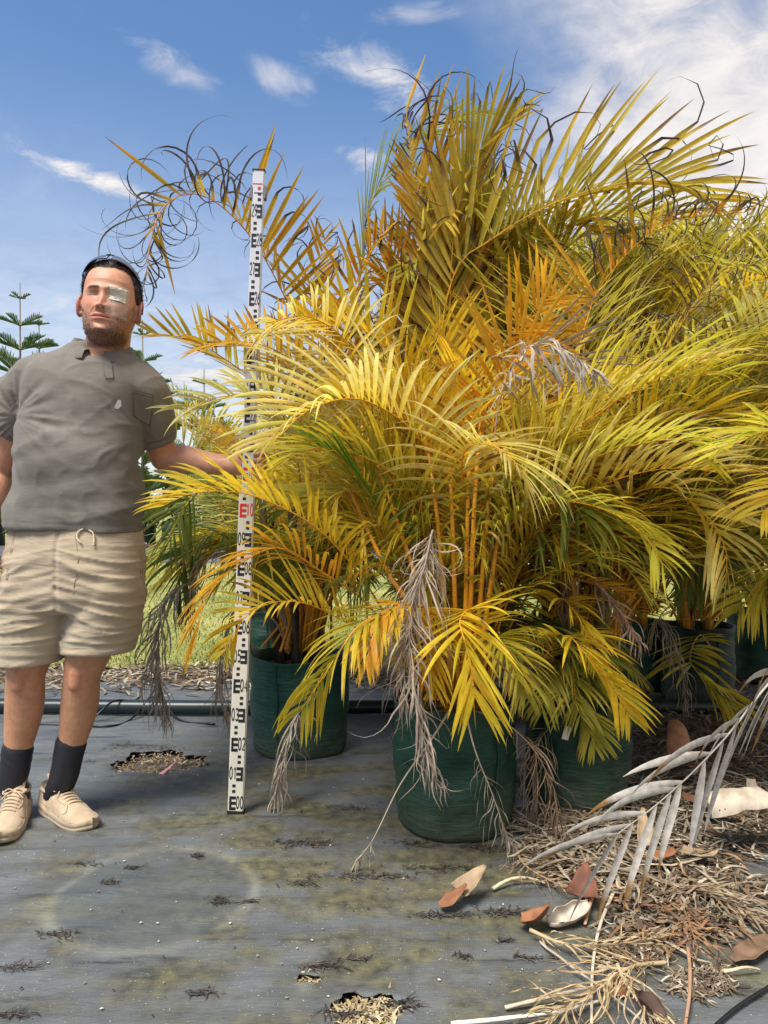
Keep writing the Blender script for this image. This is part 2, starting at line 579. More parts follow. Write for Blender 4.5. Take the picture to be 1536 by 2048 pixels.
def scraps(rng, pts, lmin, lmax, wmin, wmax, cols, lift=0.012, segs=5, zfun=None, ang=None, spread=3.2):
    """many short curled ribbons lying on the ground: (verts, quads, colours)"""
    n = len(pts)
    pts = np.asarray(pts, float)
    ln = rng.uniform(lmin, lmax, n)
    wd = rng.uniform(wmin, wmax, n)
    a = (rng.uniform(-spread, spread, n) if ang is None else ang + rng.normal(0, spread, n))
    cv = rng.normal(0, 1.1, n)
    col = np.asarray(cols)[rng.integers(0, len(cols), n)] * rng.uniform(0.7, 1.2, n)[:, None]
    V, C = [], []
    pos = np.stack([pts[:, 0], pts[:, 1], np.zeros(n)], 1)
    ph = rng.uniform(0, 6.28, n)
    up = rng.uniform(0.2, 1.0, n) * lift
    tw = rng.uniform(-1.2, 1.2, n)
    base = np.array([zfun(x, y) for x, y in pts[:, :2]]) if zfun else np.zeros(n)
    if pts.shape[1] > 2:
        base = base + pts[:, 2]
    for k in range(segs):
        s = k / (segs - 1)
        d = np.stack([np.cos(a), np.sin(a), np.zeros(n)], 1)
        if k:
            pos = pos + d * (ln / (segs - 1))[:, None]
        q = np.stack([-np.sin(a), np.cos(a), np.zeros(n)], 1)
        t2 = tw * (s - 0.3)
        side = q * np.cos(t2)[:, None] + np.array((0, 0, 1.0)) * np.sin(t2)[:, None]
        w = wd * (0.35 + 1.0 * math.sin(math.pi * min(1, s * 0.85 + 0.15)) ** 0.7) * 0.5 * (0.15 if k == segs - 1 else 1)
        c = pos + np.array((0, 0, 1.0)) * (base + 0.004 + up * np.abs(np.sin(ph + s * 3.0)))[:, None]
        V.append(c - side * w[:, None])
        V.append(c + side * w[:, None])
        C += [col * (0.9 + 0.2 * s)] * 2
        a = a + cv / (segs - 1)
    V = np.stack(V, 1).reshape(-1, 3)
    C = np.stack(C, 1).reshape(-1, 3)
    f = np.array([(2 * k, 2 * k + 1, 2 * k + 3, 2 * k + 2) for k in range(segs - 1)])
    Fc = (f[None] + (np.arange(n) * 2 * segs)[:, None, None]).reshape(-1, 4)
    return V, Fc, C


def join(parts):
    V, Fc, C, n = [], [], [], 0
    for v, f, c in parts:
        V.append(v)
        Fc.append(f + n)
        C.append(c)
        n += len(v)
    return np.vstack(V), np.vstack(Fc), np.vstack(C)


def stuff(name, parts, mat, label, cat):
    V, Fc, C = join(parts)
    return tag(link(name, make_mesh(name, V, Fc, mat, C)), label, cat, kind='stuff')


def zone(rng, n, poly):
    """n random ground points inside a polygon of photo pixels (taken on the ground plane)"""
    Q = np.array([G(*p)[:2] for p in poly])
    lo, hi = Q.min(0), Q.max(0)
    out = []
    while len(out) < n:
        p = rng.uniform(lo, hi)
        inside, j = False, len(Q) - 1
        for i in range(len(Q)):
            if (Q[i, 1] > p[1]) != (Q[j, 1] > p[1]) and p[0] < (Q[j, 0] - Q[i, 0]) * (p[1] - Q[i, 1]) / (Q[j, 1] - Q[i, 1]) + Q[i, 0]:
                inside = not inside
            j = i
        if inside:
            out.append(p)
    return np.array(out)


# ------------------------------------------------------------------ grass, litter, pipe
def build_ground_cover():
    rng = np.random.default_rng(4)
    n = 26000
    y = 4.95 + 9.5 * rng.uniform(0, 1, n) ** 1.6
    x = rng.uniform(-0.62, 0.62, n) * y
    a = rng.uniform(0, 6.28, n)
    h = rng.uniform(0.015, 0.045, n)
    w = 0.0022 + 0.0005 * y
    d = np.stack([np.cos(a), np.sin(a), 0 * a], 1)
    p = np.stack([x, y, np.full(n, -0.012)], 1)
    lean = np.stack([np.cos(a + 1.5), np.sin(a + 1.5), 0 * a], 1) * (h * rng.uniform(0.2, 1.0, n))[:, None]
    tip = p + lean + np.array((0, 0, 1.0)) * h[:, None]
    V = np.stack([p - d * w[:, None], p + d * w[:, None], tip], 1).reshape(-1, 3)
    base = np.array([srgb(120, 132, 56), srgb(158, 156, 84), srgb(190, 180, 118), srgb(96, 116, 44)])[rng.integers(0, 4, n)]
    C = np.repeat(base * rng.uniform(0.7, 1.15, (n, 1)), 3, axis=0)
    Fc = np.arange(3 * n).reshape(-1, 3)
    tag(link('grass', make_mesh('grass', V, Fc, M_GRASS, C)), 'short dry yellow-green grass of the lawn beyond the pipe', 'grass', kind='stuff')

    parts = []
    p = np.stack([rng.uniform(-3.2, 3.6, 2600), 4.66 + rng.normal(0, 0.22, 2600)], 1)
    p = p[(p[:, 1] < 5.3) & (p[:, 1] > 4.15)]
    parts.append(scraps(rng, p, 0.05, 0.2, 0.006, 0.016, DRY, 0.03))
    p = np.stack([rng.uniform(-9, 5, 900), 22.4 + rng.normal(0, 0.6, 900)], 1)
    parts.append(scraps(rng, p, 0.2, 0.7, 0.03, 0.08, DRY + REDDRY[:1], 0.12))
    p = np.stack([rng.uniform(0.1, 3.2, 1500), rng.uniform(3.6, 4.7, 1500)], 1)
    parts.append(scraps(rng, p, 0.05, 0.22, 0.005, 0.013, DRY, 0.03, zfun=mat_height))
    stuff('strip_litter', parts, M_DEAD, 'brown dead leaf strip between the mat and the lawn', 'leaf litter')

    # fallen leaflets heaped at the right
    Z = [((1245, 1560), (1536, 1500), (1536, 1710), (1440, 1760), (1300, 1780), (1180, 1760), (1150, 1700)), ]
    parts = []
    p = zone(rng, 620, Z[0])
    parts.append(scraps(rng, np.c_[p, np.abs(rng.normal(0, 0.012, len(p)))], 0.06, 0.30, 0.002, 0.008, DRY, 0.02, zfun=mat_height))
    p = zone(rng, 500, ((1040, 1660), (1180, 1640), (1260, 1700), (1200, 1790), (1080, 1740)))
    parts.append(scraps(rng, np.c_[p, np.abs(rng.normal(0, 0.015, len(p)))], 0.06, 0.2, 0.003, 0.008, DRY[:3], 0.03, zfun=mat_height))
    p = zone(rng, 320, ((1240, 1790), (1500, 1760), (1536, 1800), (1460, 1880), (1300, 1900), (1230, 1870)))
    parts.append(scraps(rng, np.c_[p, np.abs(rng.normal(0, 0.012, len(p)))], 0.03, 0.13, 0.003, 0.009, DRY + REDDRY[1:2], 0.025, zfun=mat_height))
    p = zone(rng, 420, ((1220, 1870), (1330, 1850), (1360, 1900), (1290, 1940), (1180, 1930)))
    parts.append(scraps(rng, p, 0.02, 0.07, 0.002, 0.006, DRY + REDDRY[:1], 0.012, zfun=mat_height))
    p = zone(rng, 260, ((1340, 1950), (1440, 1940), (1470, 1980), (1400, 2000), (1340, 1990)))
    parts.append(scraps(rng, p, 0.015, 0.06, 0.002, 0.004, DRY, 0.012, zfun=mat_height))
    p = zone(rng, 650, ((1280, 1440), (1536, 1440), (1536, 1560), (1270, 1560)))
    parts.append(scraps(rng, np.c_[p, np.abs(rng.normal(0, 0.02, len(p)))], 0.06, 0.22, 0.004, 0.010, DRY[1:3] + DRY[5:], 0.03, zfun=mat_height))
    for q, m in ((Z[0], 3600), (((1240, 1790), (1500, 1760), (1536, 1800), (1460, 1880), (1300, 1900), (1230, 1870)), 700), (((1280, 1440), (1536, 1440), (1536, 1560), (1270, 1560)), 1200)):
        p = zone(rng, m, q)
        parts.append(scraps(rng, p, 0.008, 0.045, 0.002, 0.009, DRY + [srgb(92, 80, 68), srgb(74, 64, 56), srgb(120, 92, 70)], 0.006, zfun=mat_height, segs=4))
    stuff('leaf_litter', parts, M_DEAD, 'heap of dry curled palm leaflets under the grey frond', 'leaf litter')

    # straw and mulch inside the holes
    parts = []
    for k, (hx, hy, a, b) in enumerate(HOLES):
        m = (420, 110, 260, 60)[k]
        r, t = np.sqrt(rng.uniform(0, 1, m)), rng.uniform(0, 6.28, m)
        p = np.stack([hx + a * 0.98 * r * np.cos(t), hy + b * 0.98 * r * np.sin(t), -0.02 + rng.uniform(0, 0.016, m)], 1)
        parts.append(scraps(rng, p, 0.012, 0.05, 0.002, 0.006, ([srgb(190, 172, 134), srgb(160, 140, 104), srgb(206, 190, 156)] if k != 2 else DRY[:4] + REDDRY[1:2]), 0.012))
    stuff('straw_mulch', parts, M_DEAD, 'pale chopped straw filling the holes cut in the mat', 'mulch')

    # dark crumbs of soil and rotted leaf on the mat
    parts = []
    DARK = [srgb(60, 58, 58), srgb(84, 78, 74), srgb(48, 46, 46), srgb(104, 94, 84)]
    spots = [(575, 1690, 60, 10, 90), (630, 1692, 40, 8, 60), (215, 1768, 18, 6, 40), (435, 1804, 26, 7, 60), (495, 1806, 16, 4, 24), (110, 1876, 40, 10, 60),
             (30, 1940, 40, 8, 50), (395, 1992, 36, 7, 40), (260, 1738, 30, 4, 30), (390, 1716, 18, 5, 30), (160, 1735, 40, 3, 30), (720, 1752, 120, 7, 120),
             (880, 1735, 100, 7, 90), (600, 1770, 50, 6, 40), (880, 1832, 60, 6, 110), (1110, 1835, 40, 5, 40), (920, 1918, 16, 4, 20), (1060, 1918, 60, 3, 24),
             (1000, 1828, 60, 8, 90), (1000, 1885, 30, 4, 20), (640, 1940, 40, 8, 70), (700, 1925, 40, 3, 30), (800, 2018, 50, 10, 60), (690, 2035, 60, 6, 60),
             (330, 1500, 60, 8, 60), (260, 1495, 60, 8, 90), (700, 1620, 60, 10, 60), (830, 1690, 60, 8, 80), (960, 1695, 60, 6, 80), (180, 1525, 20, 4, 20), (20, 2040, 40, 6, 40)]
    for sx, sy, rx, ry, m in spots:
        c = G(sx, sy)
        ex = rx / F * c[1]
        ey = ry * c[1] ** 2 / (F * CAM_H)
        p = np.stack([c[0] + rng.normal(0, 0.45, m) * ex, c[1] + rng.normal(0, 0.45, m) * ey], 1)
        parts.append(scraps(rng, p, 0.006, 0.034, 0.001, 0.003, DARK, 0.0025, zfun=mat_height, ang=0.12, spread=0.4))
    p = np.stack([rng.uniform(-1.6, 1.6, 420), rng.uniform(1.35, 3.2, 420)], 1)
    parts.append(scraps(rng, p, 0.003, 0.009, 0.002, 0.005, [srgb(210, 206, 198), srgb(150, 140, 126), srgb(60, 56, 52)], 0.002, zfun=mat_height))
    stuff('soil_crumbs', parts, M_DEAD, 'dark crumbs of soil and rotted leaf strewn over the mat', 'soil')


build_ground_cover()


def build_pipes():
    P = spline([W(x, 1420 + dy, 3.78) * (1, 1, 0) + (0, 0, 0.042) for x, dy in ((-900, 0), (-100, 0), (300, 0), (700, 0), (1100, 0), (1700, 0), (2600, 0))], 60)
    P[:, 1] = 3.78 + 0.02 * np.sin(P[:, 0] * 2.2)
    g = Geo()
    g.tube(P, 0.036, 16, srgb(34, 44, 44))
    tag(link('irrigation_pipe', g.mesh('irrigation_pipe', M_BLACK)), 'thick dark irrigation pipe lying across the mat behind the man', 'pipe')
    for k, (pts, lab) in enumerate(((((60, 1446), (170, 1444), (230, 1432), (300, 1408), (370, 1402), (480, 1412), (620, 1424)), 'thin black drip tube hopping over the thick pipe'),
                                    (((60, 1448), (150, 1450), (215, 1452), (260, 1440), (310, 1422), (360, 1440), (430, 1448)), 'thin black drip tube looping on the mat before the pipe'))):
        q = [G(*p, z=0.008) for p in pts]
        for a in q:
            if abs(a[1] - 3.78) < 0.10:
                a[2] = 0.085
        P = spline(q, 50)
        g = Geo()
        g.tube(P, 0.005, 6, srgb(24, 24, 26))
        tag(link('drip_tube', g.mesh('drip_tube', M_BLACK)), lab, 'tube', 'thin drip tubes by the pipe')
    g = Geo()
    P = spline([G(x, y, 0.008) for x, y in ((1420, 2060), (1480, 2010), (1560, 1960))], 14)
    g.tube(P, 0.004, 6, srgb(30, 30, 32))
    tag(link('drip_tube', g.mesh('drip_tube', M_BLACK)), 'thin black drip tube at the bottom corner by the mat edge', 'tube')
    # a scrap of pink tape by the hole
    c = G(335, 1545)
    g = Geo()
    g.add([c + (-0.022, -0.05, 0.012), c + (0.0, -0.055, 0.012), c + (0.024, 0.05, 0.03), c + (-0.0, -0.01, 0.022)], [(0, 1, 2, 3)], srgb(232, 170, 176))
    tag(link('tape_scrap', g.mesh('tape_scrap', M_PLAIN)), 'small pink scrap of tape beside the hole in the mat', 'tape')


build_pipes()


# ------------------------------------------------------------------ far background: bagged shrubs in a row and young araucaria pines
def tuft(rng, c, r, n, leaf, cols, flatten=0.8):
    """n leaf-sized quads through an uneven volume"""
    u = unit(rng.normal(0, 1, (n, 3)))
    rad = r * rng.uniform(0.35, 1, n) ** 0.6
    lump = np.array([0.75 + 0.5 * mnoise.noise(Vector(q * 2.3 + c)) for q in u])
    p = c + u * (rad * lump)[:, None] * (1, 1, flatten)
    d = unit(rng.normal(0, 1, (n, 3)) + u * 0.8)
    s = unit(np.cross(d, rng.normal(0, 1, (n, 3))))
    l = leaf * rng.uniform(0.6, 1.4, n)[:, None]
    V = np.stack([p - d * l, p + s * l * 0.3, p + d * l, p - s * l * 0.3], 1).reshape(-1, 3)
    col = np.asarray(cols)[rng.integers(0, len(cols), n)] * rng.uniform(0.6, 1.2, (n, 1))
    return V, np.arange(4 * n).reshape(-1, 4), np.repeat(col, 4, axis=0)


M_BAGFAR = mat_attr('far_grow_bag', rough=0.5, var=0.25, scale=5)


def build_far_row():
    rng = np.random.default_rng(12)
    greens = [srgb(70, 96, 42), srgb(96, 120, 56), srgb(52, 76, 36), srgb(120, 136, 70)]
    ydull = [srgb(120, 124, 60), srgb(96, 104, 48), srgb(144, 140, 76)]
    x = -12.4
    k = 0
    while x < -0.5:
        w = rng.uniform(0.78, 0.98)
        base = np.array((x, 23.2 + rng.uniform(-0.2, 0.2), -0.04))
        r = empty('far_shrub', base)
        g = Geo()
        zs = [0, 0.03, 0.4, 0.76, 0.8]
        rr = [0.44, 0.46, 0.47 + rng.uniform(-.02, .02), 0.46, 0.42]
        a = np.arange(14) / 14 * 6.283
        V = np.array([(rr[i] * math.cos(t) * w, rr[i] * math.sin(t) * w, zs[i]) for i in range(5) for t in a])
        g.add(V, [(i * 14 + j, i * 14 + (j + 1) % 14, (i + 1) * 14 + (j + 1) % 14, (i + 1) * 14 + j) for i in range(4) for j in range(14)], srgb(24, 58, 52) * rng.uniform(0.8, 1.2))
        link('grow_bag', g.mesh('grow_bag', M_BAGFAR), r)
        h = rng.uniform(1.9, 3.0)
        parts = []
        for q in range(7):
            t = q / 6
            parts.append(tuft(rng, np.array((rng.normal(0, 0.22), rng.normal(0, 0.2), 0.75 + t * (h - 0.8))), 0.62 * (1.05 - 0.55 * t), 260, 0.11, greens if k % 3 else ydull))
        V, Fc, C = join(parts)
        link('foliage', make_mesh('foliage', V, Fc, M_PINE, C), r)
        g = Geo()
        g.tube([(0, 0, 0.6), (0.03, 0.02, 1.2), (0, 0, h * 0.8)], [0.04, 0.03, 0.01], 6, srgb(80, 66, 52))
        link('stem', g.mesh('stem', M_STEM), r)
        tag(r, 'bushy green shrub in a dark green bag in the row beyond the lawn', 'shrub', 'bagged shrubs in the far row')
        x += w + rng.uniform(0.05, 0.5)
        k += 1


build_far_row()


def build_pine(px, py_top, Y, label, seed, tiers, step, reach, x_shift=0.0):
    rng = np.random.default_rng(seed)
    top = W(px, py_top, Y)
    H = top[2] + 0.02
    base = np.array((top[0], Y, -0.02))
    r = empty('norfolk_pine', base)
    g = Geo()
    g.tube([(0, 0, 0), (0.01, 0, H * 0.5), (0, 0, H)], [0.055, 0.035, 0.010], 8, srgb(110, 98, 84))
    link('trunk', g.mesh('trunk', M_STEM), r)
    z = H - 0.34 * step / 0.6
    for t in range(tiers):
        R = reach * min(1.0, 0.24 + 0.24 * t) * rng.uniform(0.9, 1.1)
        nb = 5 if t else 4
        a0 = rng.uniform(0, 6.28)
        if z < 0.4:
            break
        for b in range(nb):
            a = a0 + b / nb * 6.283 + rng.uniform(-0.2, 0.2)
            d = np.array((math.cos(a), math.sin(a), 0))
            ln = R * rng.uniform(0.85, 1.1)
            P = np.array([(0, 0, z) + d * ln * s + np.array((0, 0, 1)) * ln * (0.42 * s - 0.12 * s * s) for s in np.linspace(0, 1, 9)])
            g = Geo()
            g.tube(P, np.linspace(0.014, 0.004, 9), 5, srgb(104, 98, 66))
            col = [srgb(104, 132, 78), srgb(128, 152, 92), srgb(86, 116, 70), srgb(150, 168, 112)]
            # rope-like side shoots set in two rows
            m = max(4, int(ln / 0.05))
            side = np.cross(d, (0, 0, 1))
            for i in range(m):
                s = 0.12 + 0.88 * i / (m - 1)
                p = np.array([np.interp(s, np.linspace(0, 1, 9), P[:, c]) for c in range(3)])
                for sg in (-1, 1):
                    sl = ln * 0.34 * math.sin(math.pi * min(1, s * 0.85 + 0.12)) * rng.uniform(0.75, 1.1)
                    dd = unit(d * 0.75 + side * sg * 0.7 + np.array((0, 0, 0.42)))
                    Q = np.array([p + dd * sl * u + np.array((0, 0, 0.25 * sl * u * u)) for u in (0, 0.4, 0.8, 1)])
                    g.tube(Q, [0.013, 0.016, 0.013, 0.004], 4, col[rng.integers(0, 4)] * rng.uniform(0.8, 1.15), caps=False)
            g.tube(P, [0.012] * 3 + [0.018] * 5 + [0.008], 5, col[0])
            link('branch', g.mesh('branch', M_PINE), r)
        z -= step * rng.uniform(0.85, 1.1)
    return tag(r, label, 'pine tree', 'young pines beyond the lawn')


build_pine(40, 566, 16.6, 'tallest young pine with tiered branches behind the man, nearest the picture edge', 3, 9, 0.62, 1.15)
build_pine(78, 624, 17.5, 'slender pine top just beside the tallest pine, above the shoulder', 5, 8, 0.55, 0.85)
build_pine(285, 640, 17.0, 'young pine whose branches show between the chin and the palm', 8, 9, 0.62, 1.1)
build_pine(408, 738, 16.8, 'young pine half hidden behind the fronds beside the staff', 9, 8, 0.6, 1.1)
build_pine(-60, 700, 16.4, 'low pine whose branch tips reach in at the picture edge by the sleeve', 11, 8, 0.6, 1.3)

# ------------------------------------------------------------------ palms
YEL, YEL2, PALE, ORG, LIME, OLV, GRN, DKG = (srgb(236, 204, 44), srgb(224, 188, 28), srgb(240, 222, 128), srgb(232, 160, 30), srgb(206, 200, 50),
                                             srgb(172, 164, 54), srgb(128, 142, 56), srgb(84, 106, 48))
CURLC, GREYD, BROWND, STALK = srgb(74, 62, 66), srgb(172, 164, 156), srgb(132, 112, 94), srgb(216, 148, 36)
TIPB = srgb(150, 112, 70)
SCH = {  # colour near the rachis, colour of the blade, how likely a dry tip is
    'yellow': (YEL2, YEL, 0.25), 'bright': (YEL, srgb(246, 212, 48), 0.12), 'pale': (YEL, PALE, 0.12), 'orange': (ORG, srgb(234, 180, 44), 0.35),
    'amber': (srgb(222, 184, 56), srgb(222, 168, 48), 0.45), 'lime': (LIME, srgb(224, 212, 66), 0.2), 'olive': (srgb(184, 176, 60), srgb(204, 192, 72), 0.2),
    'oliveorg': (srgb(200, 182, 60), srgb(216, 184, 60), 0.35), 'green': (GRN, srgb(148, 156, 66), 0.15), 'dark': (DKG, srgb(104, 124, 58), 0.1),
    'greenyel': (srgb(164, 166, 50), srgb(218, 194, 50), 0.2), 'paleolive': (srgb(200, 190, 92), srgb(224, 214, 136), 0.2),
    'gold': (srgb(238, 196, 30), srgb(250, 212, 40), 0.08), 'fresh': (srgb(96, 150, 44), srgb(112, 168, 56), 0.0),
}


def frond_arrays(rng, ctrl, n=34, L=0.34, wid=0.016, scheme='yellow', v=0.6, roll=0.0, droop=0.5, curl=0.0, t0=0.38, r0=0.0062, dead=False,
                 fwd=(1.05, 0.45), tipdead=1.1, K=7, asym=(1.0, 1.0), stalk=None, deadcol=GREYD, closed=0.0, tiplen=0.4, hang=0.45, sparse=1.1, wither=2.0):
    """ctrl: 3D points of the rachis, base to tip. Returns the leaflets as ribbons (M, K, 3, 3) with colours, and the rachis tube."""
    NP = 44
    P = spline(ctrl, NP)
    T = unit(np.gradient(P, axis=0))
    out = P[-1] - P[0]
    out = out * (1, 1, 0)
    out = out / (np.linalg.norm(out) + 1e-6)
    hint = np.array((0, 0, 1.0)) - 0.75 * out
    N = unit(hint - (T @ hint)[:, None] * T)
    for i in range(1, NP):            # keep the frame from flipping
        if N[i] @ N[i - 1] < 0:
            N[i] = -N[i]
    for _ in range(3):
        N[1:-1] = unit(N[:-2] + N[1:-1] + N[2:])
    N = unit(N - (N * T).sum(1)[:, None] * T)
    S = np.cross(T, N)
    if roll:
        N, S = math.cos(roll) * N + math.sin(roll) * S, math.cos(roll) * S - math.sin(roll) * N
    L = L * 1.15
    n = n if (dead or n < 14) else int(n * sparse)
    if not dead and n > 13:
        fwd = (fwd[0] + 0.10, fwd[1] + 0.12)
        wid = wid * 0.86
    t = np.linspace(t0, 1.0, n)
    t = np.concatenate([t, t + 0.3 / n])
    side = np.concatenate([np.ones(n), -np.ones(n)])
    t = np.clip(t + rng.normal(0, 0.25 / n, 2 * n), 0, 1)
    M = 2 * n
    u = (t - t0) / (1 - t0)
    at = lambda A: np.stack([np.interp(t * (NP - 1), np.arange(NP), A[:, k]) for k in range(3)], 1)
    p, tt, nn, ss = at(P), unit(at(T)), unit(at(N)), unit(at(S))
    prof = np.interp(u, [0, 0.12, 0.4, 0.75, 1.0], [0.55, 0.85, 1.0, 0.8, tiplen])
    ln = L * prof * rng.uniform(0.86, 1.1, M) * np.where(side > 0, asym[0], asym[1])
    a = np.interp(u, [0, 1], fwd) + rng.normal(0, 0.05, M)
    vv = v + rng.normal(0, 0.09, M)
    d = np.cos(a)[:, None] * tt + np.sin(a)[:, None] * (np.cos(vv)[:, None] * ss * side[:, None] + np.sin(vv)[:, None] * nn)
    d = unit(d)
    if closed:
        d = unit(d * (1 - closed) + tt * closed)
    isdead = (u > tipdead) | dead
    if dead and hang:
        d = unit(d * (1 - hang) + np.array((0, 0, -1.0)) * hang * rng.uniform(0.5, 1.3, M)[:, None])
    wph, wfr, wax = rng.uniform(0, 6.28, M), rng.uniform(4, 11, M), unit(rng.normal(0, 1, (M, 3)))
    dr = droop * rng.uniform(0.6, 1.4, M)
    if dead is True:
        dr = dr * rng.uniform(0.8, 2.2, M)
    cr = (rng.uniform(0, 1, M) < curl)
    csign = rng.choice((-1, 1), M)
    cax = unit(np.cross(d, rng.normal(0, 1, (M, 3))) + 0.25 * d)
    ln = np.where(cr, ln * 1.3, ln)
    cstart = rng.uniform(0.34, 0.62, M)
    camt = rng.uniform(1.8, 5.2, M)
    wz = (u > wither) & (rng.uniform(0, 1, M) < 0.88)
    cr = cr | wz
    camt = np.where(wz, rng.uniform(1.0, 3.4, M), camt)
    cstart = np.where(wz, rng.uniform(0.08, 0.3, M), cstart)
    if cr.any() or dead:
        K = max(K, 12 if dead else (15 if wither < 1.5 else 10))
    wdir = unit(tt - (tt * d).sum(1)[:, None] * d)
    tw = rng.normal(0, 0.28, M)
    c0, c1, ptip = SCH[scheme]
    mute = lambda q: q * 0.97 + 0.03 * q.mean()
    c0, c1 = mute(c0), mute(c1)
    deadcol = np.asarray(deadcol) * (1.04, 0.98, 0.86)
    jit = rng.uniform(0.72 if dead else 0.84, 1.18 if dead else 1.10, (M, 1)) * np.array((1, 1, 1)) + rng.normal(0, 0.006 if scheme == 'silver' else 0.03, (M, 3))
    tipdry = rng.uniform(0, 1, M) < ptip
    tstart = rng.uniform(0.6, 0.92, M)
    rib = np.zeros((M, K, 3, 3))
    col = np.zeros((M, K, 3, 3))
    pos = p.copy()
    for k in range(K):
        s = k / (K - 1)
        if k:
            step = ln / (K - 1)
            d = d + np.array((0, 0, -1.0)) * (dr * 1.5 * s ** 1.2 / (K - 1))[:, None]
            if dead:
                d = d + wax * (np.sin(wph + wfr * s) * 0.30)[:, None] + rng.normal(0, 0.05, (M, 3))
            m = cr & (s > cstart)
            if m.any():
                ang = (camt / (K - 1) * 2.0 * csign)[m]
                ax = cax[m]
                dm = d[m]
                d[m] = dm * np.cos(ang)[:, None] + np.cross(ax, dm) * np.sin(ang)[:, None] + ax * ((ax * dm).sum(1) * (1 - np.cos(ang)))[:, None]
            d = unit(d)
            pos = pos + d * step[:, None]
        wk = unit(wdir - (wdir * d).sum(1)[:, None] * d)
        b = np.cross(d, wk)
        th = tw * s * (9.0 if dead else 1.0)
        wk, b = wk * np.cos(th)[:, None] + b * np.sin(th)[:, None], b * np.cos(th)[:, None] - wk * np.sin(th)[:, None]
        w = 0.5 * wid * np.interp(s, [0, 0.06, 0.3, 0.6, 0.85, 1.0], [0.30, 0.6, 1.0, 0.85, 0.45, 0.04]) * np.ones(M) * np.interp(u, [0, .2, .8, 1], [0.75, 1, 1, 0.8])
        w = np.where(cr, w * np.clip(1 - (s - cstart + 0.12) / 0.16, 0.40, 1.0), w)
        w = np.where(isdead, w * 0.55, w)
        rib[:, k, 0] = pos - wk * w[:, None] - b * (w * 0.42)[:, None]
        rib[:, k, 1] = pos
        rib[:, k, 2] = pos + wk * w[:, None] - b * (w * 0.42)[:, None]
        c = (c0 * (1 - min(1, s * 2.2)) + c1 * min(1, s * 2.2))[None] * jit
        c = np.where((tipdry & (s > tstart))[:, None], TIPB * 0.9, c)
        c = np.where((cr & (s > cstart - 0.1))[:, None], CURLC * rng.uniform(0.7, 1.5, (M, 1)), c)
        c = np.where(isdead[:, None], deadcol * (jit * (1.05 - 0.25 * s)), c)
        col[:, k] = c[:, None, :]
    rr = np.interp(np.linspace(0, 1, NP), [0, 0.3, 1], [r0, r0 * 0.62, r0 * 0.16])
    sc = np.asarray(stalk if stalk is not None else (deadcol * 0.85 if dead else STALK))
    return np.clip(rib, -50, 50), np.clip(col, 0.003, 0.95), P, rr, sc


def ribs_vf(rib, col):
    M, K = rib.shape[:2]
    V = rib.reshape(-1, 3)
    C = col.reshape(-1, 3)
    f = []
    for k in range(K - 1):
        for j in range(2):
            f.append((3 * k + j, 3 * k + j + 1, 3 * k + 3 + j + 1, 3 * k + 3 + j))
    Fc = (np.array(f)[None] + (np.arange(M) * 3 * K)[:, None, None]).reshape(-1, 4)
    return V, Fc, C


def rachis_vf(P, rr, sc, n=6):
    V, Fc = tube_vf(P, rr, n, caps=False)
    return V, np.array(Fc), np.broadcast_to(sc, V.shape).copy()


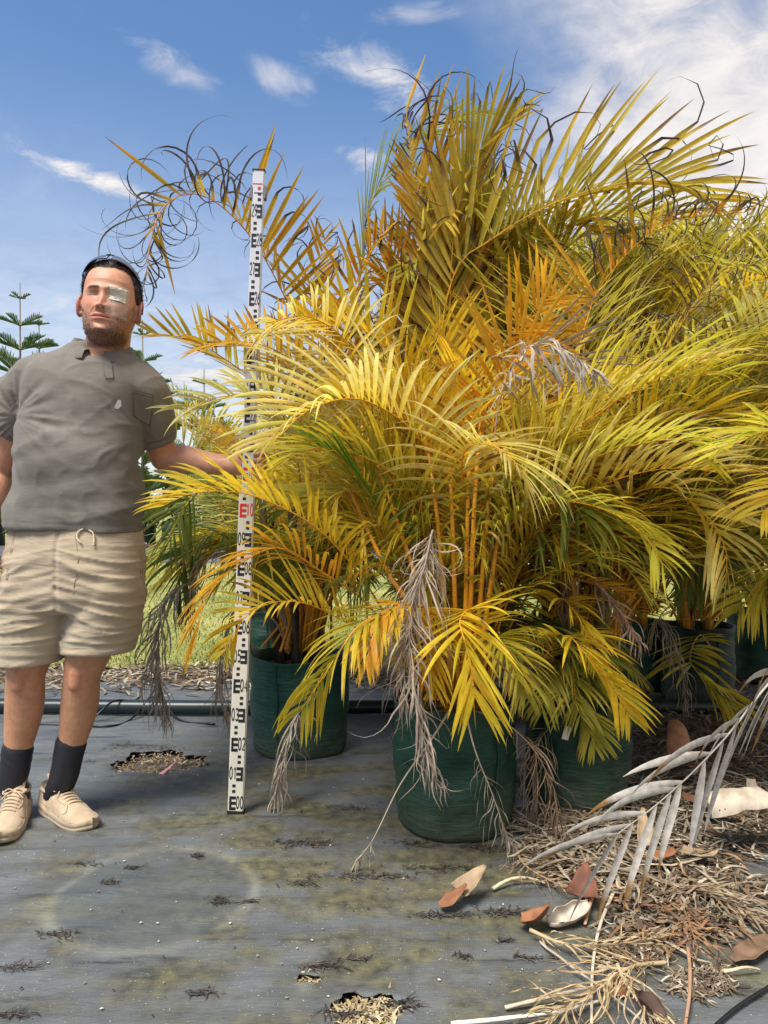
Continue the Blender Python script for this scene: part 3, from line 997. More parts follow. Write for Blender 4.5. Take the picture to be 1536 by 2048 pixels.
class Palm:
    def __init__(self, base, label, seed, group='areca palms in green grow bags'):
        self.base = np.array((base[0], base[1], 0.0))
        self.root = empty('potted_palm', self.base)
        tag(self.root, label, 'palm', group)
        self.rng = np.random.default_rng(seed)
        self.detail = 0

    def frond(self, ctrl, detail=False, name=None, mat=None, label=None, **kw):
        rib, col, P, rr, sc = frond_arrays(self.rng, ctrl, **kw)
        dead = kw.get('dead', False)
        nm = name or ('dead_frond' if dead else 'frond')
        mat = mat or (M_DEAD if dead else M_LEAF)
        rv = rachis_vf(P, rr, sc)
        if detail and self.detail + len(rib) <= 300:
            self.detail += len(rib)
            o = link(nm, make_mesh(nm, rv[0] - self.base, rv[1], M_STEM, rv[2]), self.root)
            for i in range(len(rib)):
                V, Fc, C = ribs_vf(rib[i:i + 1], col[i:i + 1])
                link('leaflet', make_mesh('leaflet', V - self.base, Fc, mat, C), o)
        else:
            V, Fc, C = ribs_vf(rib, col)
            o = link(nm, make_mesh(nm, V - self.base, Fc, mat, C), self.root)
            link('rachis', make_mesh('rachis', rv[0] - self.base, rv[1], M_STEM, rv[2]), o)
        if label:
            o['label'] = label
        return o

    def px(self, pts, **kw):
        return self.frond([W(*p) for p in pts], **kw)

    def cane(self, pts, r, col):
        g = Geo()
        P = spline(pts, 14)
        rr = np.interp(np.linspace(0, 1, 14), [0, 0.5, 1], [r, r * 0.85, r * 0.6]) * (1 + 0.10 * (np.arange(14) % 3 == 0))
        g.tube(P, rr, 9, col)
        return link('cane', g.mesh('cane', M_STEM, off=self.base), self.root)

    def canes(self, n, h, col=None):
        for i in range(n):
            a = i / n * 6.283 + self.rng.uniform(-0.4, 0.4)
            r = self.rng.uniform(0.02, 0.11)
            b = self.base + (r * math.cos(a), r * math.sin(a), 0.34)
            tip = self.base + (2.0 * r * math.cos(a), 2.0 * r * math.sin(a), 0.34 + h * self.rng.uniform(0.7, 1.1))
            c = col if col is not None else (STALK * self.rng.uniform(0.6, 1.0) if self.rng.uniform() < 0.6 else srgb(120, 116, 50) * self.rng.uniform(0.5, 1.0))
            self.cane([b, (b + tip) / 2 + self.rng.normal(0, 0.01, 3), tip], self.rng.uniform(0.011, 0.019), c)

    def bag(self, R=0.205, H=0.42, flap=None, col=(17, 64, 48), seed=0, tilt=0.0):
        rng = np.random.default_rng(100 + seed)
        n, zs = 56, np.concatenate([[0.0, 0.006, 0.02], np.linspace(0.045, H - 0.03, 20), [H - 0.018, H - 0.004, H]])
        a = np.arange(n) / n * 6.2832
        V = []
        for z in zs:
            f = z / H
            r = R * (0.955 + 0.06 * math.sin(min(1, f * 1.6) * 1.57)) - (0.02 if z == 0 else (0.006 if z < 0.01 else 0))
            for t in a:
                q = Vector((math.cos(t) * 1.3 + seed * 3, math.sin(t) * 1.3, z * 9))
                dr = 0.010 * mnoise.noise(q) + 0.006 * mnoise.noise(q * 2.7) + 0.0035 * mnoise.noise(Vector((math.cos(t) * 3, math.sin(t) * 3 + seed, z * 38)))
                dr += 0.006 * f * math.sin(3 * t + seed)
                rim = 0.004 if z >= H - 0.02 else 0
                zz = z + (0.012 * mnoise.noise(Vector((math.cos(t) * 2, math.sin(t) * 2, seed))) * f)
                if flap is not None:
                    zz += 0.065 * f ** 3 * math.exp(-((math.atan2(math.sin(t - flap), math.cos(t - flap))) / 0.35) ** 2)
                V.append(((r + dr + rim) * math.cos(t), (r + dr + rim) * math.sin(t), zz))
        m = len(zs)
        # turned-in hem
        top = np.array(V[-n:])
        V += [tuple(p * (0.965, 0.965, 1)) for p in top] + [tuple(p * (0.955, 0.955, 1) - (0, 0, 0.07)) for p in top]
        m += 2
        Fc = np.array([(i * n + j, i * n + (j + 1) % n, (i + 1) * n + (j + 1) % n, (i + 1) * n + j) for i in range(m - 1) for j in range(n)])
        V = np.array(V)
        Fl = [tuple(f) for f in Fc] + [tuple(range(n - 1, -1, -1))]
        o = link('grow_bag', make_mesh('grow_bag', V, Fl, M_BAG, np.broadcast_to(srgb(*col), V.shape)), self.root)
        # seam and soil
        g = Geo()
        sa = rng.uniform(3.9, 5.4)
        P = np.array([((R * 1.012 + 0.004) * math.cos(sa + 0.02 * math.sin(z * 30)), (R * 1.012 + 0.004) * math.sin(sa + 0.02 * math.sin(z * 30)), z) for z in np.linspace(0.02, H - 0.01, 16)])
        g.tube(P, 0.0035, 5, srgb(*col) * 0.8, caps=False)
        link('seam', g.mesh('seam', M_BAG), o)
        k = 24
        ring = [(R * 0.94 * math.cos(i / k * 6.283), R * 0.94 * math.sin(i / k * 6.283), H - 0.06 + 0.01 * math.sin(i * 2.3)) for i in range(k)]
        link('soil', make_mesh('soil', ring + [(0, 0, H - 0.03)], [(i, (i + 1) % k, k) for i in range(k)], M_SOIL), o)
        return o

    def tag_label(self, px, py, Y):
        g = Geo()
        c = W(px, py, Y)
        g.box(c, (0.022, 0.002, 0.045), srgb(226, 220, 190), Matrix.Rotation(0.25, 3, 'Y'))
        link('plant_tag', g.mesh('plant_tag', M_PLAIN, smooth=False, off=self.base), self.root)

    def fill(self, n, length=(1.2, 1.9), elev=(50, 80), bend=(0.9, 1.8), az=None, schemes=('olive', 'yellow', 'greenyel'), z0=0.45, ok=None, spread=0.06, Lr=(0.28, 0.4), **kw):
        """more fronds of the clump that stand behind the ones placed one by one"""
        rng, made, tries = self.rng, 0, 0
        while made < n and tries < n * 30:
            tries += 1
            a = rng.uniform(0, 6.283) if az is None else math.radians(rng.uniform(*az))
            e = math.radians(rng.uniform(*elev))
            ln = rng.uniform(*length)
            bd = rng.uniform(*bend)
            p = self.base + (rng.normal(0, spread), rng.normal(0, spread), z0)
            pts = [p.copy()]
            for i in range(9):
                s = i / 8
                ee = e - bd * s ** 1.7
                p = p + ln / 9 * np.array((math.cos(ee) * math.cos(a), math.cos(ee) * math.sin(a), math.sin(ee)))
                pts.append(p.copy())
            pts = np.array(pts)
            if ok is not None and not ok(pts):
                continue
            made += 1
            q = dict(scheme=schemes[rng.integers(0, len(schemes))], L=rng.uniform(*Lr), n=int(rng.integers(30, 40)), wid=rng.uniform(0.013, 0.018),
                     v=rng.uniform(0.15, 0.8), roll=rng.normal(0, 0.35), droop=rng.uniform(0.3, 1.0), curl=(0.0 if rng.uniform() < 0.7 else rng.uniform(0.2, 0.7)), t0=0.34, sparse=1.1, K=6)
            q.update(kw)
            self.frond(pts, **q)


def mat_bag():
    m, nt, b = material('woven_green_bag')
    L = nt.links
    at = nd(nt, 'ShaderNodeAttribute', attribute_name='col')
    tc = nd(nt, 'ShaderNodeTexCoord')
    n1 = nd(nt, 'ShaderNodeTexNoise', i_Scale=9.0, i_Detail=6.0)
    mp = nd(nt, 'ShaderNodeMapping')
    mp.inputs['Scale'].default_value = (1, 1, 5)
    L.new(tc.outputs['Object'], mp.inputs[0])
    n2 = nd(nt, 'ShaderNodeTexNoise', i_Scale=16.0, i_Detail=6.0)
    L.new(tc.outputs['Object'], n1.inputs['Vector'])
    L.new(mp.outputs[0], n2.inputs['Vector'])
    v = ramp(nt, n1.outputs['Fac'], ((0.3, (0.6,) * 3), (0.7, (1.25,) * 3)))
    c = mixc(nt, 1.0, at.outputs['Color'], v, 'MULTIPLY')
    n3 = nd(nt, 'ShaderNodeTexNoise', i_Scale=30.0, i_Detail=5.0)
    L.new(tc.outputs['Object'], n3.inputs['Vector'])
    sep = nd(nt, 'ShaderNodeSeparateXYZ')
    L.new(tc.outputs['Object'], sep.inputs[0])
    lo = nd(nt, 'ShaderNodeMapRange', i_1=0.22, i_2=0.0, i_3=0.0, i_4=1.0)
    L.new(sep.outputs[2], lo.inputs[0])
    mm = nd(nt, 'ShaderNodeMath', operation='MULTIPLY')
    L.new(lo.outputs[0], mm.inputs[0])
    L.new(n3.outputs['Fac'], mm.inputs[1])
    c = mixc(nt, mm.outputs[0], c, srgb(90, 88, 66))              # splashed dirt near the ground
    L.new(c, b.inputs['Base Color'])
    b.inputs['Roughness'].default_value = 0.48
    b.inputs['Specular IOR Level'].default_value = 0.4
    w = nd(nt, 'ShaderNodeTexWave', bands_direction='Z', i_Scale=130.0, i_Distortion=1.5)
    L.new(tc.outputs['Object'], w.inputs[0])
    ad = nd(nt, 'ShaderNodeMath', operation='MULTIPLY_ADD', i_1=0.06)
    L.new(w.outputs['Fac'], ad.inputs[0])
    L.new(n2.outputs['Fac'], ad.inputs[2])
    bp = nd(nt, 'ShaderNodeBump', i_Strength=0.6, i_Distance=0.012)
    L.new(ad.outputs[0], bp.inputs['Height'])
    L.new(bp.outputs[0], b.inputs['Normal'])
    return m


M_BAG = mat_bag()
SIL_X = np.array([-200, 280, 300, 400, 520, 600, 700, 760, 830, 1000, 1080, 1180, 1300, 1420, 1540, 1700])
SIL_Y = np.array([900, 800, 700, 690, 620, 590, 540, 450, 350, 330, 400, 350, 380, 420, 430, 430])


def free_view(pts, left=360, front=2.0, low=1290):
    """true when a filling frond keeps to where the photograph shows leaves: under the outline of the clump and clear of the man and the staff"""
    x, y = px_of(pts)
    if (pts[:, 1] < front).any():
        return False
    if (y < np.interp(x, SIL_X, SIL_Y) + 40).any() or (y[4:] > low).any():
        return False
    if (x < left).any():
        return False
    near = pts[:, 1] < 2.62
    if (near & (x < 590)).any():
        return False
    # the gap above the man, left of the staff
    return True


def build_palms():
    # ---------------- the clump in the middle bag
    A = Palm((0.237, 2.49), 'yellow palm with orange stalks in the foremost bag', 21)
    A.bag(0.203, 0.415, seed=1)
    A.canes(9, 0.75, None)
    b = lambda x=915: (x, 1390, 2.47)
    A.px([b(930), (912, 1080, 2.43), (852, 895, 2.33), (735, 803, 2.2), (628, 815, 2.08), (545, 885, 2.0)], detail=True, scheme='pale', L=0.34, n=38, wid=0.017, v=0.75,
         roll=-0.35, droop=0.75, t0=0.42, fwd=(1.15, 0.5))
    A.px([b(925), (890, 1090, 2.5), (850, 900, 2.45), (770, 800, 2.4), (690, 790, 2.36)], scheme='gold', L=0.36, n=30, v=1.1, roll=0.5, droop=0.05, t0=0.5, fwd=(1.25, 0.7), wid=0.02, asym=(1, 0.5))
    A.px([b(850), (745, 1187, 2.36), (640, 1062, 2.27), (525, 998, 2.2), (450, 983, 2.15), (380, 988, 2.1), (330, 1010, 2.08)], detail=True, scheme='yellow', L=0.22, n=34, wid=0.014, v=0.65,
         roll=-0.35, droop=0.55, t0=0.40, fwd=(1.15, 0.45), r0=0.0055)
    A.px([b(860), (740, 1215, 2.38), (640, 1142, 2.3), (560, 1096, 2.24), (480, 1128, 2.18), (415, 1195, 2.14), (388, 1290, 2.12)], scheme='orange', L=0.23, n=30, wid=0.014, v=0.3,
         droop=0.9, t0=0.38, roll=0.2, fwd=(0.95, 0.4))
    A.px([b(860), (760, 1290, 2.36), (676, 1236, 2.28), (610, 1207, 2.22), (548, 1205, 2.16), (490, 1235, 2.12), (450, 1300, 2.1)], detail=True, scheme='yellow', L=0.17, n=26, wid=0.013, v=0.6,
         roll=-0.4, droop=0.6, t0=0.42, r0=0.0045)
    A.px([b(880), (850, 1280, 2.35), (790, 1225, 2.22), (720, 1250, 2.12), (675, 1310, 2.06), (632, 1375, 2.03), (602, 1420, 2.02)], detail=True, scheme='greenyel', L=0.22, n=32, wid=0.014, v=0.15,
         droop=1.3, t0=0.36, fwd=(0.9, 0.4))
    A.px([b(900), (860, 1270, 2.3), (815, 1210, 2.18), (765, 1240, 2.08), (742, 1285, 2.02), (735, 1320, 2.0)], scheme='orange', L=0.16, n=22, wid=0.018, v=0.1, droop=1.4, t0=0.4, fwd=(0.7, 0.3))
    A.px([b(935), (955, 1300, 2.34), (945, 1222, 2.22), (920, 1240, 2.12), (930, 1285, 2.05), (942, 1335, 2.03), (950, 1395, 2.03)], detail=True, scheme='bright', L=0.225, n=26, wid=0.016, v=0.02,
         droop=0.55, t0=0.40, fwd=(1.0, 0.28), tiplen=0.6)
    A.px([b(940), (935, 1060, 2.38), (925, 915, 2.26), (975, 888, 2.14), (1030, 925, 2.02), (1050, 965, 1.97)], detail=False, scheme='pale', L=0.26, n=28, wid=0.015, v=0.2, droop=0.75, t0=0.55, fwd=(1.2, 0.5))
    A.px([b(950), (957, 1050, 2.44), (980, 890, 2.42), (1002, 775, 2.4), (1045, 705, 2.38), (1120, 700, 2.36), (1190, 735, 2.34)], scheme='orange', L=0.32, n=40, wid=0.015, v=0.35, droop=0.25,
         t0=0.45, roll=-0.4, tipdead=0.72, stalk=ORG, fwd=(1.1, 0.5))
    A.px([b(950), (985, 1040, 2.4), (990, 870, 2.35), (1010, 760, 2.3), (1060, 690, 2.24), (1130, 700, 2.2), (1190, 740, 2.18)], dead=True, deadcol=srgb(188, 180, 172), L=0.17, n=26, wid=0.02, v=-0.2, droop=1.6, t0=0.72,
         curl=0.5, label='grey shrivelled frond tip hanging over yellow leaves')
    A.px([b(935), (910, 1100, 2.5), (870, 930, 2.52), (800, 840, 2.5), (720, 800, 2.5)], scheme='yellow', L=0.34, n=32, v=0.6, droop=0.35, t0=0.4)
    A.px([b(930), (880, 1090, 2.46), (800, 960, 2.42), (700, 905, 2.38), (610, 900, 2.34), (540, 950, 2.31)], scheme='greenyel', L=0.3, n=32, v=0.35, droop=0.7, t0=0.4)
    A.px([b(905), (830, 1130, 2.42), (760, 1020, 2.38), (700, 935, 2.34), (640, 890, 2.3)], scheme='fresh', L=0.30, n=18, wid=0.012, v=0.2, droop=0.15, t0=0.30, fwd=(0.28, 0.18), closed=0.55)
    A.px([b(940), (1000, 1120, 2.4), (1080, 985, 2.35), (1180, 920, 2.3), (1280, 888, 2.24), (1365, 880, 2.2), (1402, 915, 2.18)], detail=False, scheme='lime', L=0.26, n=34, wid=0.015, v=0.6, droop=0.6,
         t0=0.4, roll=0.3)
    A.px([b(940), (960, 1180, 2.4), (1010, 1060, 2.35), (1110, 1005, 2.28), (1215, 1022, 2.22), (1290, 1075, 2.18), (1325, 1130, 2.16)], scheme='lime', L=0.22, n=30, wid=0.015, v=0.25, droop=1.0, t0=0.42)
    A.px([b(935), (975, 1150, 2.46), (1010, 1000, 2.42), (1090, 960, 2.36), (1150, 1010, 2.3), (1190, 1090, 2.26)], scheme='green', L=0.26, n=26, wid=0.018, v=0.05, droop=1.2, t0=0.45)
    for k, (tx, ty, sc) in enumerate(((800, 720, 'gold'), (880, 640, 'gold'), (960, 760, 'bright'), (1060, 800, 'greenyel'), (720, 880, 'greenyel'), (1100, 900, 'yellow'), (660, 960, 'olive'), (1130, 1010, 'olive'))):
        mx = (915 + tx) / 2
        A.px([b(900 + 8 * k), (mx, 1130, 2.5), ((mx + tx) / 2, 960 - (960 - ty) * 0.3, 2.55), (tx, ty + 30, 2.52), (tx + (tx - 910) * 0.35, ty + 45, 2.46)], scheme=sc, L=0.32, n=32, v=0.5, droop=0.4, t0=0.4)
    A.px([(915, 1300, 2.4), (880, 1180, 2.25), (868, 1060, 2.12), (850, 1130, 2.06), (822, 1220, 2.04), (822, 1340, 2.03), (845, 1470, 2.02), (872, 1560, 2.03)], dead=True, deadcol=srgb(168, 156, 146),
         L=0.20, n=52, wid=0.009, v=-0.2, droop=1.5, t0=0.40, closed=0.3, r0=0.005, curl=0.35, label='grey-brown withered frond hanging down in front of the bag')
    A.px([(905, 1330, 2.38), (862, 1150, 2.2), (862, 1075, 2.1), (838, 1180, 2.06), (812, 1290, 2.05), (808, 1400, 2.04)], dead=True, deadcol=srgb(186, 172, 156), L=0.17, n=30, wid=0.010, v=0.0, droop=1.5, t0=0.42,
         closed=0.25, r0=0.005, curl=0.35)
    A.px([(900, 1420, 2.3), (862, 1480, 2.17), (800, 1570, 2.13), (745, 1680, 2.12), (700, 1738, 2.14)], dead=True, deadcol=srgb(192, 182, 166), L=0.13, n=9, wid=0.010, droop=0.8, t0=0.84, closed=0.4, r0=0.0045,
         label='thin dry stalk leaning from the bag to the mat')
    A.px([(940, 1420, 2.35), (1000, 1440, 2.2), (1060, 1490, 2.16), (1105, 1570, 2.15), (1130, 1660, 2.17)], dead=True, deadcol=BROWND, L=0.16, n=22, wid=0.008, droop=1.6, t0=0.35, r0=0.004)
    A.px([(930, 1420, 2.3), (950, 1500, 2.17), (985, 1590, 2.14), (1020, 1690, 2.16)], dead=True, deadcol=srgb(170, 160, 148), L=0.14, n=14, wid=0.007, droop=1.5, t0=0.4, r0=0.004)
    A.fill(34, (1.0, 1.5), (55, 84), (0.8, 1.6), (-10, 190), ('yellow', 'bright', 'yellow', 'greenyel', 'lime', 'pale'), ok=lambda p: free_view(p, 560, 2.3, 1200))
    for x0, x1, y1, yy in ((905, 868, 985, 2.3), (918, 900, 950, 2.28), (930, 955, 930, 2.26), (940, 985, 960, 2.28), (948, 1010, 1010, 2.3), (925, 940, 900, 2.3), (890, 800, 1060, 2.28), (880, 760, 1110, 2.26)):
        A.cane([W(x0, 1390, 2.42), W(x0 * 0.6 + x1 * 0.4, 1230, 2.33), W(x0 * 0.15 + x1 * 0.85, y1 + 40, yy + 0.05), W(x1 + (x1 - x0) * 0.5, y1 - 130, 2.52)], 0.0085, srgb(222, 150, 34) * A.rng.uniform(0.8, 1.1))
    # young shoots and thin stalks crowding the middle of the clump
    for k in range(16):
        x0, x1 = A.rng.uniform(840, 990), A.rng.uniform(700, 1130)
        y1 = A.rng.uniform(1000, 1180)
        A.px([(x0, 1400, 2.45), ((x0 * 2 + x1) / 3, 1250, 2.43), (x1, y1, 2.4), (x1 + (x1 - x0) * 0.4, y1 - 20, 2.36), (x1 + (x1 - x0) * 0.7, y1 + 50, 2.33)],
             scheme=('greenyel', 'yellow', 'olive', 'green')[k % 4], L=0.2, n=22, wid=0.012, v=0.3, droop=0.8, t0=0.42, r0=0.005)

    for k in range(16):
        a = A.rng.uniform(0.1, 3.04)
        q = A.base + (0.06 * math.cos(a), 0.06 * math.sin(a), 0.40)
        r = A.rng.uniform(0.3, 0.5)
        A.frond([q, q + (0.3 * r * math.cos(a), 0.3 * r * math.sin(a), 0.30), q + (0.8 * r * math.cos(a), 0.7 * r * math.sin(a), 0.42), q + (1.3 * r * math.cos(a), r * math.sin(a), 0.30)],
                scheme=('dark', 'green', 'olive', 'greenyel')[k % 4], L=0.2, n=24, wid=0.012, v=0.2, droop=0.9, t0=0.3, r0=0.005)

    for k in range(12):
        a = A.rng.uniform(-0.5, 0.7)
        q = A.base + (0.08 * math.cos(a), 0.08 * math.sin(a) + 0.05, 0.40)
        r = A.rng.uniform(0.25, 0.45)
        A.frond([q, q + (0.4 * r, 0.25 * r * math.sin(a), 0.22), q + (0.9 * r, 0.6 * r * math.sin(a), 0.24), q + (1.3 * r, r * math.sin(a), 0.08)],
                scheme=('dark', 'green', 'dark', 'olive')[k % 4], L=0.2, n=26, wid=0.012, v=0.1, droop=1.2, t0=0.3, r0=0.005)

    for k, q in enumerate((((1000, 1290, 2.3), (1040, 1330, 2.22), (1052, 1390, 2.2)), ((985, 1275, 2.28), (1015, 1300, 2.2), (1030, 1350, 2.17)), ((880, 1290, 2.24), (862, 1320, 2.16), (868, 1370, 2.14)))):
        A.px([(940, 1400, 2.45), (960, 1320, 2.36)] + list(q), scheme=('olive', 'greenyel', 'yellow')[k], L=0.17, n=24, wid=0.013, v=0.05, droop=1.0, t0=0.35, r0=0.005)

    # ---------------- the bag at its right
    B = Palm((0.69, 2.65), 'palm in the bag beside the middle one, with a pale tag on its rim', 22)
    B.bag(0.18, 0.37, seed=2, col=(15, 58, 42))
    B.canes(8, 0.8, None)
    B.tag_label(1133, 1466, 2.47)
    c = lambda x=1150: (x, 1400, 2.68)
    B.px([c(1120), (1085, 1330, 2.5), (1130, 1272, 2.36), (1168, 1305, 2.28), (1200, 1340, 2.24), (1232, 1385, 2.22), (1256, 1430, 2.22)], detail=True, scheme='bright', L=0.20, n=30, wid=0.016, v=0.1, droop=0.6,
         t0=0.36, fwd=(1.0, 0.3))
    B.px([c(1130), (1100, 1280, 2.55), (1120, 1200, 2.44), (1150, 1225, 2.36), (1172, 1265, 2.33), (1190, 1310, 2.32)], scheme='bright', L=0.16, n=26, wid=0.014, v=0.1, droop=0.9, t0=0.36)
    B.px([c(1140), (1130, 1385, 2.5), (1150, 1400, 2.44), (1172, 1435, 2.42), (1188, 1490, 2.42)], scheme='olive', L=0.15, n=22, wid=0.013, v=0.05, droop=0.5, t0=0.4, fwd=(0.95, 0.25))
    B.px([c(1160), (1180, 1150, 2.62), (1240, 1010, 2.52), (1330, 975, 2.42), (1405, 1025, 2.36), (1450, 1095, 2.33), (1452, 1160, 2.33)], detail=True, scheme='pale', L=0.27, n=32, wid=0.016, v=0.3, droop=1.0, t0=0.42)
    B.px([c(1170), (1230, 1160, 2.8), (1290, 1060, 2.75), (1350, 1060, 2.68), (1395, 1115, 2.62), (1435, 1175, 2.6)], scheme='dark', L=0.28, n=34, wid=0.017, v=-0.05, droop=0.9, t0=0.4)
    B.px([c(1130), (1130, 1160, 2.6), (1145, 1120, 2.5), (1195, 1170, 2.42), (1245, 1230, 2.38), (1280, 1290, 2.37)], dead=True, deadcol=srgb(176, 150, 134), L=0.16, n=30, wid=0.013, droop=1.5, t0=0.42,
         label='dry pinkish comb-like frond at the edge of the clump')
    B.px([c(1130), (1110, 1200, 2.6), (1120, 1160, 2.5), (1180, 1165, 2.44), (1250, 1185, 2.4)], scheme='orange', L=0.12, n=16, wid=0.013, v=0.2, droop=0.4, t0=0.5)
    B.px([c(1140), (1150, 800, 2.8), (1180, 620, 2.84), (1222, 545, 2.8), (1300, 468, 2.74), (1400, 430, 2.68), (1490, 425, 2.62)], scheme='orange', L=0.33, n=38, wid=0.019, v=1.0, roll=-0.35, droop=0.1, curl=0.3, wither=0.45,
         t0=0.48, fwd=(1.2, 0.7))
    B.px([c(1150), (1250, 820, 2.7), (1330, 700, 2.66), (1395, 600, 2.62), (1450, 545, 2.56), (1520, 525, 2.5)], scheme='oliveorg', L=0.28, n=34, wid=0.015, v=0.3, droop=0.2, curl=0.3, wither=0.3, t0=0.5)
    B.px([c(1150), (1010, 760, 2.75), (1050, 650, 2.66), (1085, 600, 2.6), (1110, 590, 2.52), (1135, 620, 2.46)], scheme='orange', L=0.28, n=30, wid=0.018, v=0.2, droop=0.6, t0=0.5)
    B.px([c(1150), (1200, 1020, 2.62), (1280, 880, 2.55), (1380, 830, 2.48), (1470, 850, 2.42), (1560, 900, 2.38)], scheme='yellow', L=0.26, n=32, v=0.6, droop=0.5, t0=0.45)
    B.px([c(1160), (1270, 950, 2.66), (1350, 850, 2.6), (1420, 850, 2.52), (1480, 920, 2.46), (1530, 1010, 2.43)], dead=True, deadcol=srgb(166, 154, 150), L=0.18, n=34, wid=0.017, droop=1.7, t0=0.5,
         label='grey curled dead frond arching down at the picture edge')
    B.px([c(1110), (1100, 1230, 2.58), (1085, 1090, 2.5), (1110, 1110, 2.46), (1130, 1200, 2.44), (1140, 1280, 2.44)], dead=True, deadcol=srgb(120, 98, 78), L=0.16, n=30, wid=0.014, droop=1.7, t0=0.4, closed=0.3)
    B.px([(1120, 1440, 2.6), (1080, 1480, 2.45), (1072, 1560, 2.42), (1068, 1640, 2.42)], dead=True, deadcol=srgb(156, 142, 126), L=0.17, n=24, wid=0.006, droop=1.5, t0=0.2, r0=0.003)
    for k, q in enumerate((((1110, 1330, 2.5), (1090, 1370, 2.44), (1085, 1420, 2.42)), ((1190, 1330, 2.5), (1225, 1375, 2.44), (1240, 1420, 2.42)), ((1150, 1340, 2.46), (1150, 1390, 2.4), (1160, 1430, 2.39)))):
        B.px([(1150, 1400, 2.62), (1150, 1330, 2.55)] + list(q), scheme=('olive', 'dark', 'olive')[k], L=0.16, n=24, wid=0.012, v=0.05, droop=1.0, t0=0.35, r0=0.005)
    B.fill(58, (1.1, 1.9), (52, 84), (0.7, 1.7), (-35, 150), ('olive', 'yellow', 'greenyel', 'olive', 'oliveorg', 'green', 'paleolive'), ok=lambda p: free_view(p, 700, 2.35, 1230))
    B.fill(26, (1.7, 2.5), (66, 87), (0.4, 1.2), (-40, 130), ('olive', 'greenyel', 'paleolive', 'lime'), ok=lambda p: free_view(p, 900, 2.6, 1230))

    # ---------------- the bag behind the staff
    C = Palm((-0.37, 3.26), 'tall palm in the bag behind the staff, its long frond arching over the man', 23)
    C.bag(0.212, 0.41, flap=3.3, seed=3, col=(20, 74, 60))
    C.canes(9, 1.0, srgb(60, 56, 40))
    d = lambda x=605: (x, 1300, 3.2)
    C.px([d(600), (622, 900, 3.1), (600, 680, 2.95), (560, 575, 2.85), (500, 472, 2.75), (430, 403, 2.66), (372, 388, 2.6), (322, 420, 2.55), (300, 490, 2.52), (293, 548, 2.52)], detail=True,
         scheme='amber', L=0.31, n=40, wid=0.021, v=0.85, roll=-0.2, droop=0.1, curl=0.5, wither=0.40, t0=0.60, fwd=(1.15, 0.6), stalk=srgb(196, 120, 60), K=9)
    C.px([d(600), (600, 960, 2.9), (555, 810, 2.72), (505, 758, 2.66), (436, 709, 2.5), (400, 688, 2.42), (352, 672, 2.36), (312, 668, 2.33)], detail=True, scheme='oliveorg', L=0.19, n=38, wid=0.014, v=0.7, roll=0.3,
         droop=0.1, curl=0.12, t0=0.5, stalk=srgb(186, 120, 70))
    C.px([d(615), (690, 930, 2.9), (640, 775, 2.7), (560, 705, 2.55), (480, 682, 2.42), (405, 690, 2.34)], scheme='amber', L=0.22, n=34, wid=0.016, v=0.4, droop=0.25, t0=0.52)
    C.px([d(620), (740, 880, 2.75), (700, 700, 2.5), (625, 636, 2.35), (560, 640, 2.22), (520, 668, 2.16)], scheme='pale', L=0.24, n=30, wid=0.013, v=0.1, droop=0.6, t0=0.6)
    C.px([d(620), (800, 820, 2.7), (770, 700, 2.58), (700, 650, 2.5), (630, 660, 2.44)], scheme='gold', L=0.29, n=28, wid=0.023, v=1.1, roll=-0.3, droop=0.0, t0=0.55, fwd=(1.3, 0.8), asym=(0.6, 1.0))
    C.px([d(605), (640, 960, 2.8), (590, 830, 2.55), (520, 790, 2.4), (465, 790, 2.33), (410, 802, 2.28), (370, 818, 2.26)], scheme='paleolive', L=0.24, n=34, wid=0.014, v=0.4, droop=0.7, t0=0.45)
    C.px([d(610), (690, 920, 2.8), (660, 800, 2.7), (600, 760, 2.62), (540, 770, 2.6)], scheme='paleolive', L=0.24, n=26, v=0.9, droop=0.1, t0=0.5)
    C.px([d(590), (560, 1120, 3.1), (500, 1000, 2.98), (430, 960, 2.9), (370, 1010, 2.84), (340, 1080, 2.8)], scheme='green', L=0.3, n=34, v=0.1, droop=1.0, t0=0.4)
    C.px([d(590), (540, 1160, 3.15), (480, 1080, 3.05), (420, 1070, 2.95), (370, 1120, 2.9), (350, 1190, 2.88)], scheme='dark', L=0.27, n=32, v=0.1, droop=1.2, t0=0.4)
    C.px([d(590), (545, 1180, 3.1), (480, 1140, 3.0), (400, 1160, 2.9), (340, 1185, 2.82), (318, 1260, 2.8), (320, 1360, 2.8), (332, 1430, 2.8)], dead=True, deadcol=srgb(172, 164, 158), L=0.22, n=56, wid=0.013, droop=1.6,
         t0=0.5, closed=0.35, label='long grey withered frond hanging beside the man')
    C.px([d(590), (545, 1190, 3.1), (490, 1120, 3.0), (420, 1100, 2.92), (388, 1160, 2.88), (380, 1240, 2.88)], dead=True, deadcol=srgb(176, 158, 132), L=0.2, n=34, wid=0.012, droop=1.6, t0=0.5)
    C.px([d(580), (540, 1230, 3.05), (480, 1210, 2.95), (445, 1290, 2.9), (440, 1380, 2.88), (462, 1450, 2.88)], dead=True, deadcol=srgb(172, 158, 144), L=0.2, n=40, wid=0.009, droop=1.6, t0=0.35, closed=0.4,
         label='pale grey withered frond hanging just left of the staff')
    C.px([(640, 1380, 3.0), (610, 1410, 2.75), (585, 1450, 2.62), (565, 1530, 2.58), (545, 1600, 2.55)], dead=True, deadcol=srgb(170, 160, 152), L=0.2, n=26, wid=0.010, droop=1.5, t0=0.4, closed=0.5,
         label='grey withered frond drooping to the mat right of the staff')
    C.px([d(625), (690, 760, 3.2), (720, 560, 3.2), (735, 430, 3.2), (775, 345, 3.18), (840, 270, 3.14), (905, 237, 3.1), (965, 225, 3.06)], scheme='green', L=0.34, n=40, wid=0.02, v=0.0, droop=0.55, roll=0.2, t0=0.52)
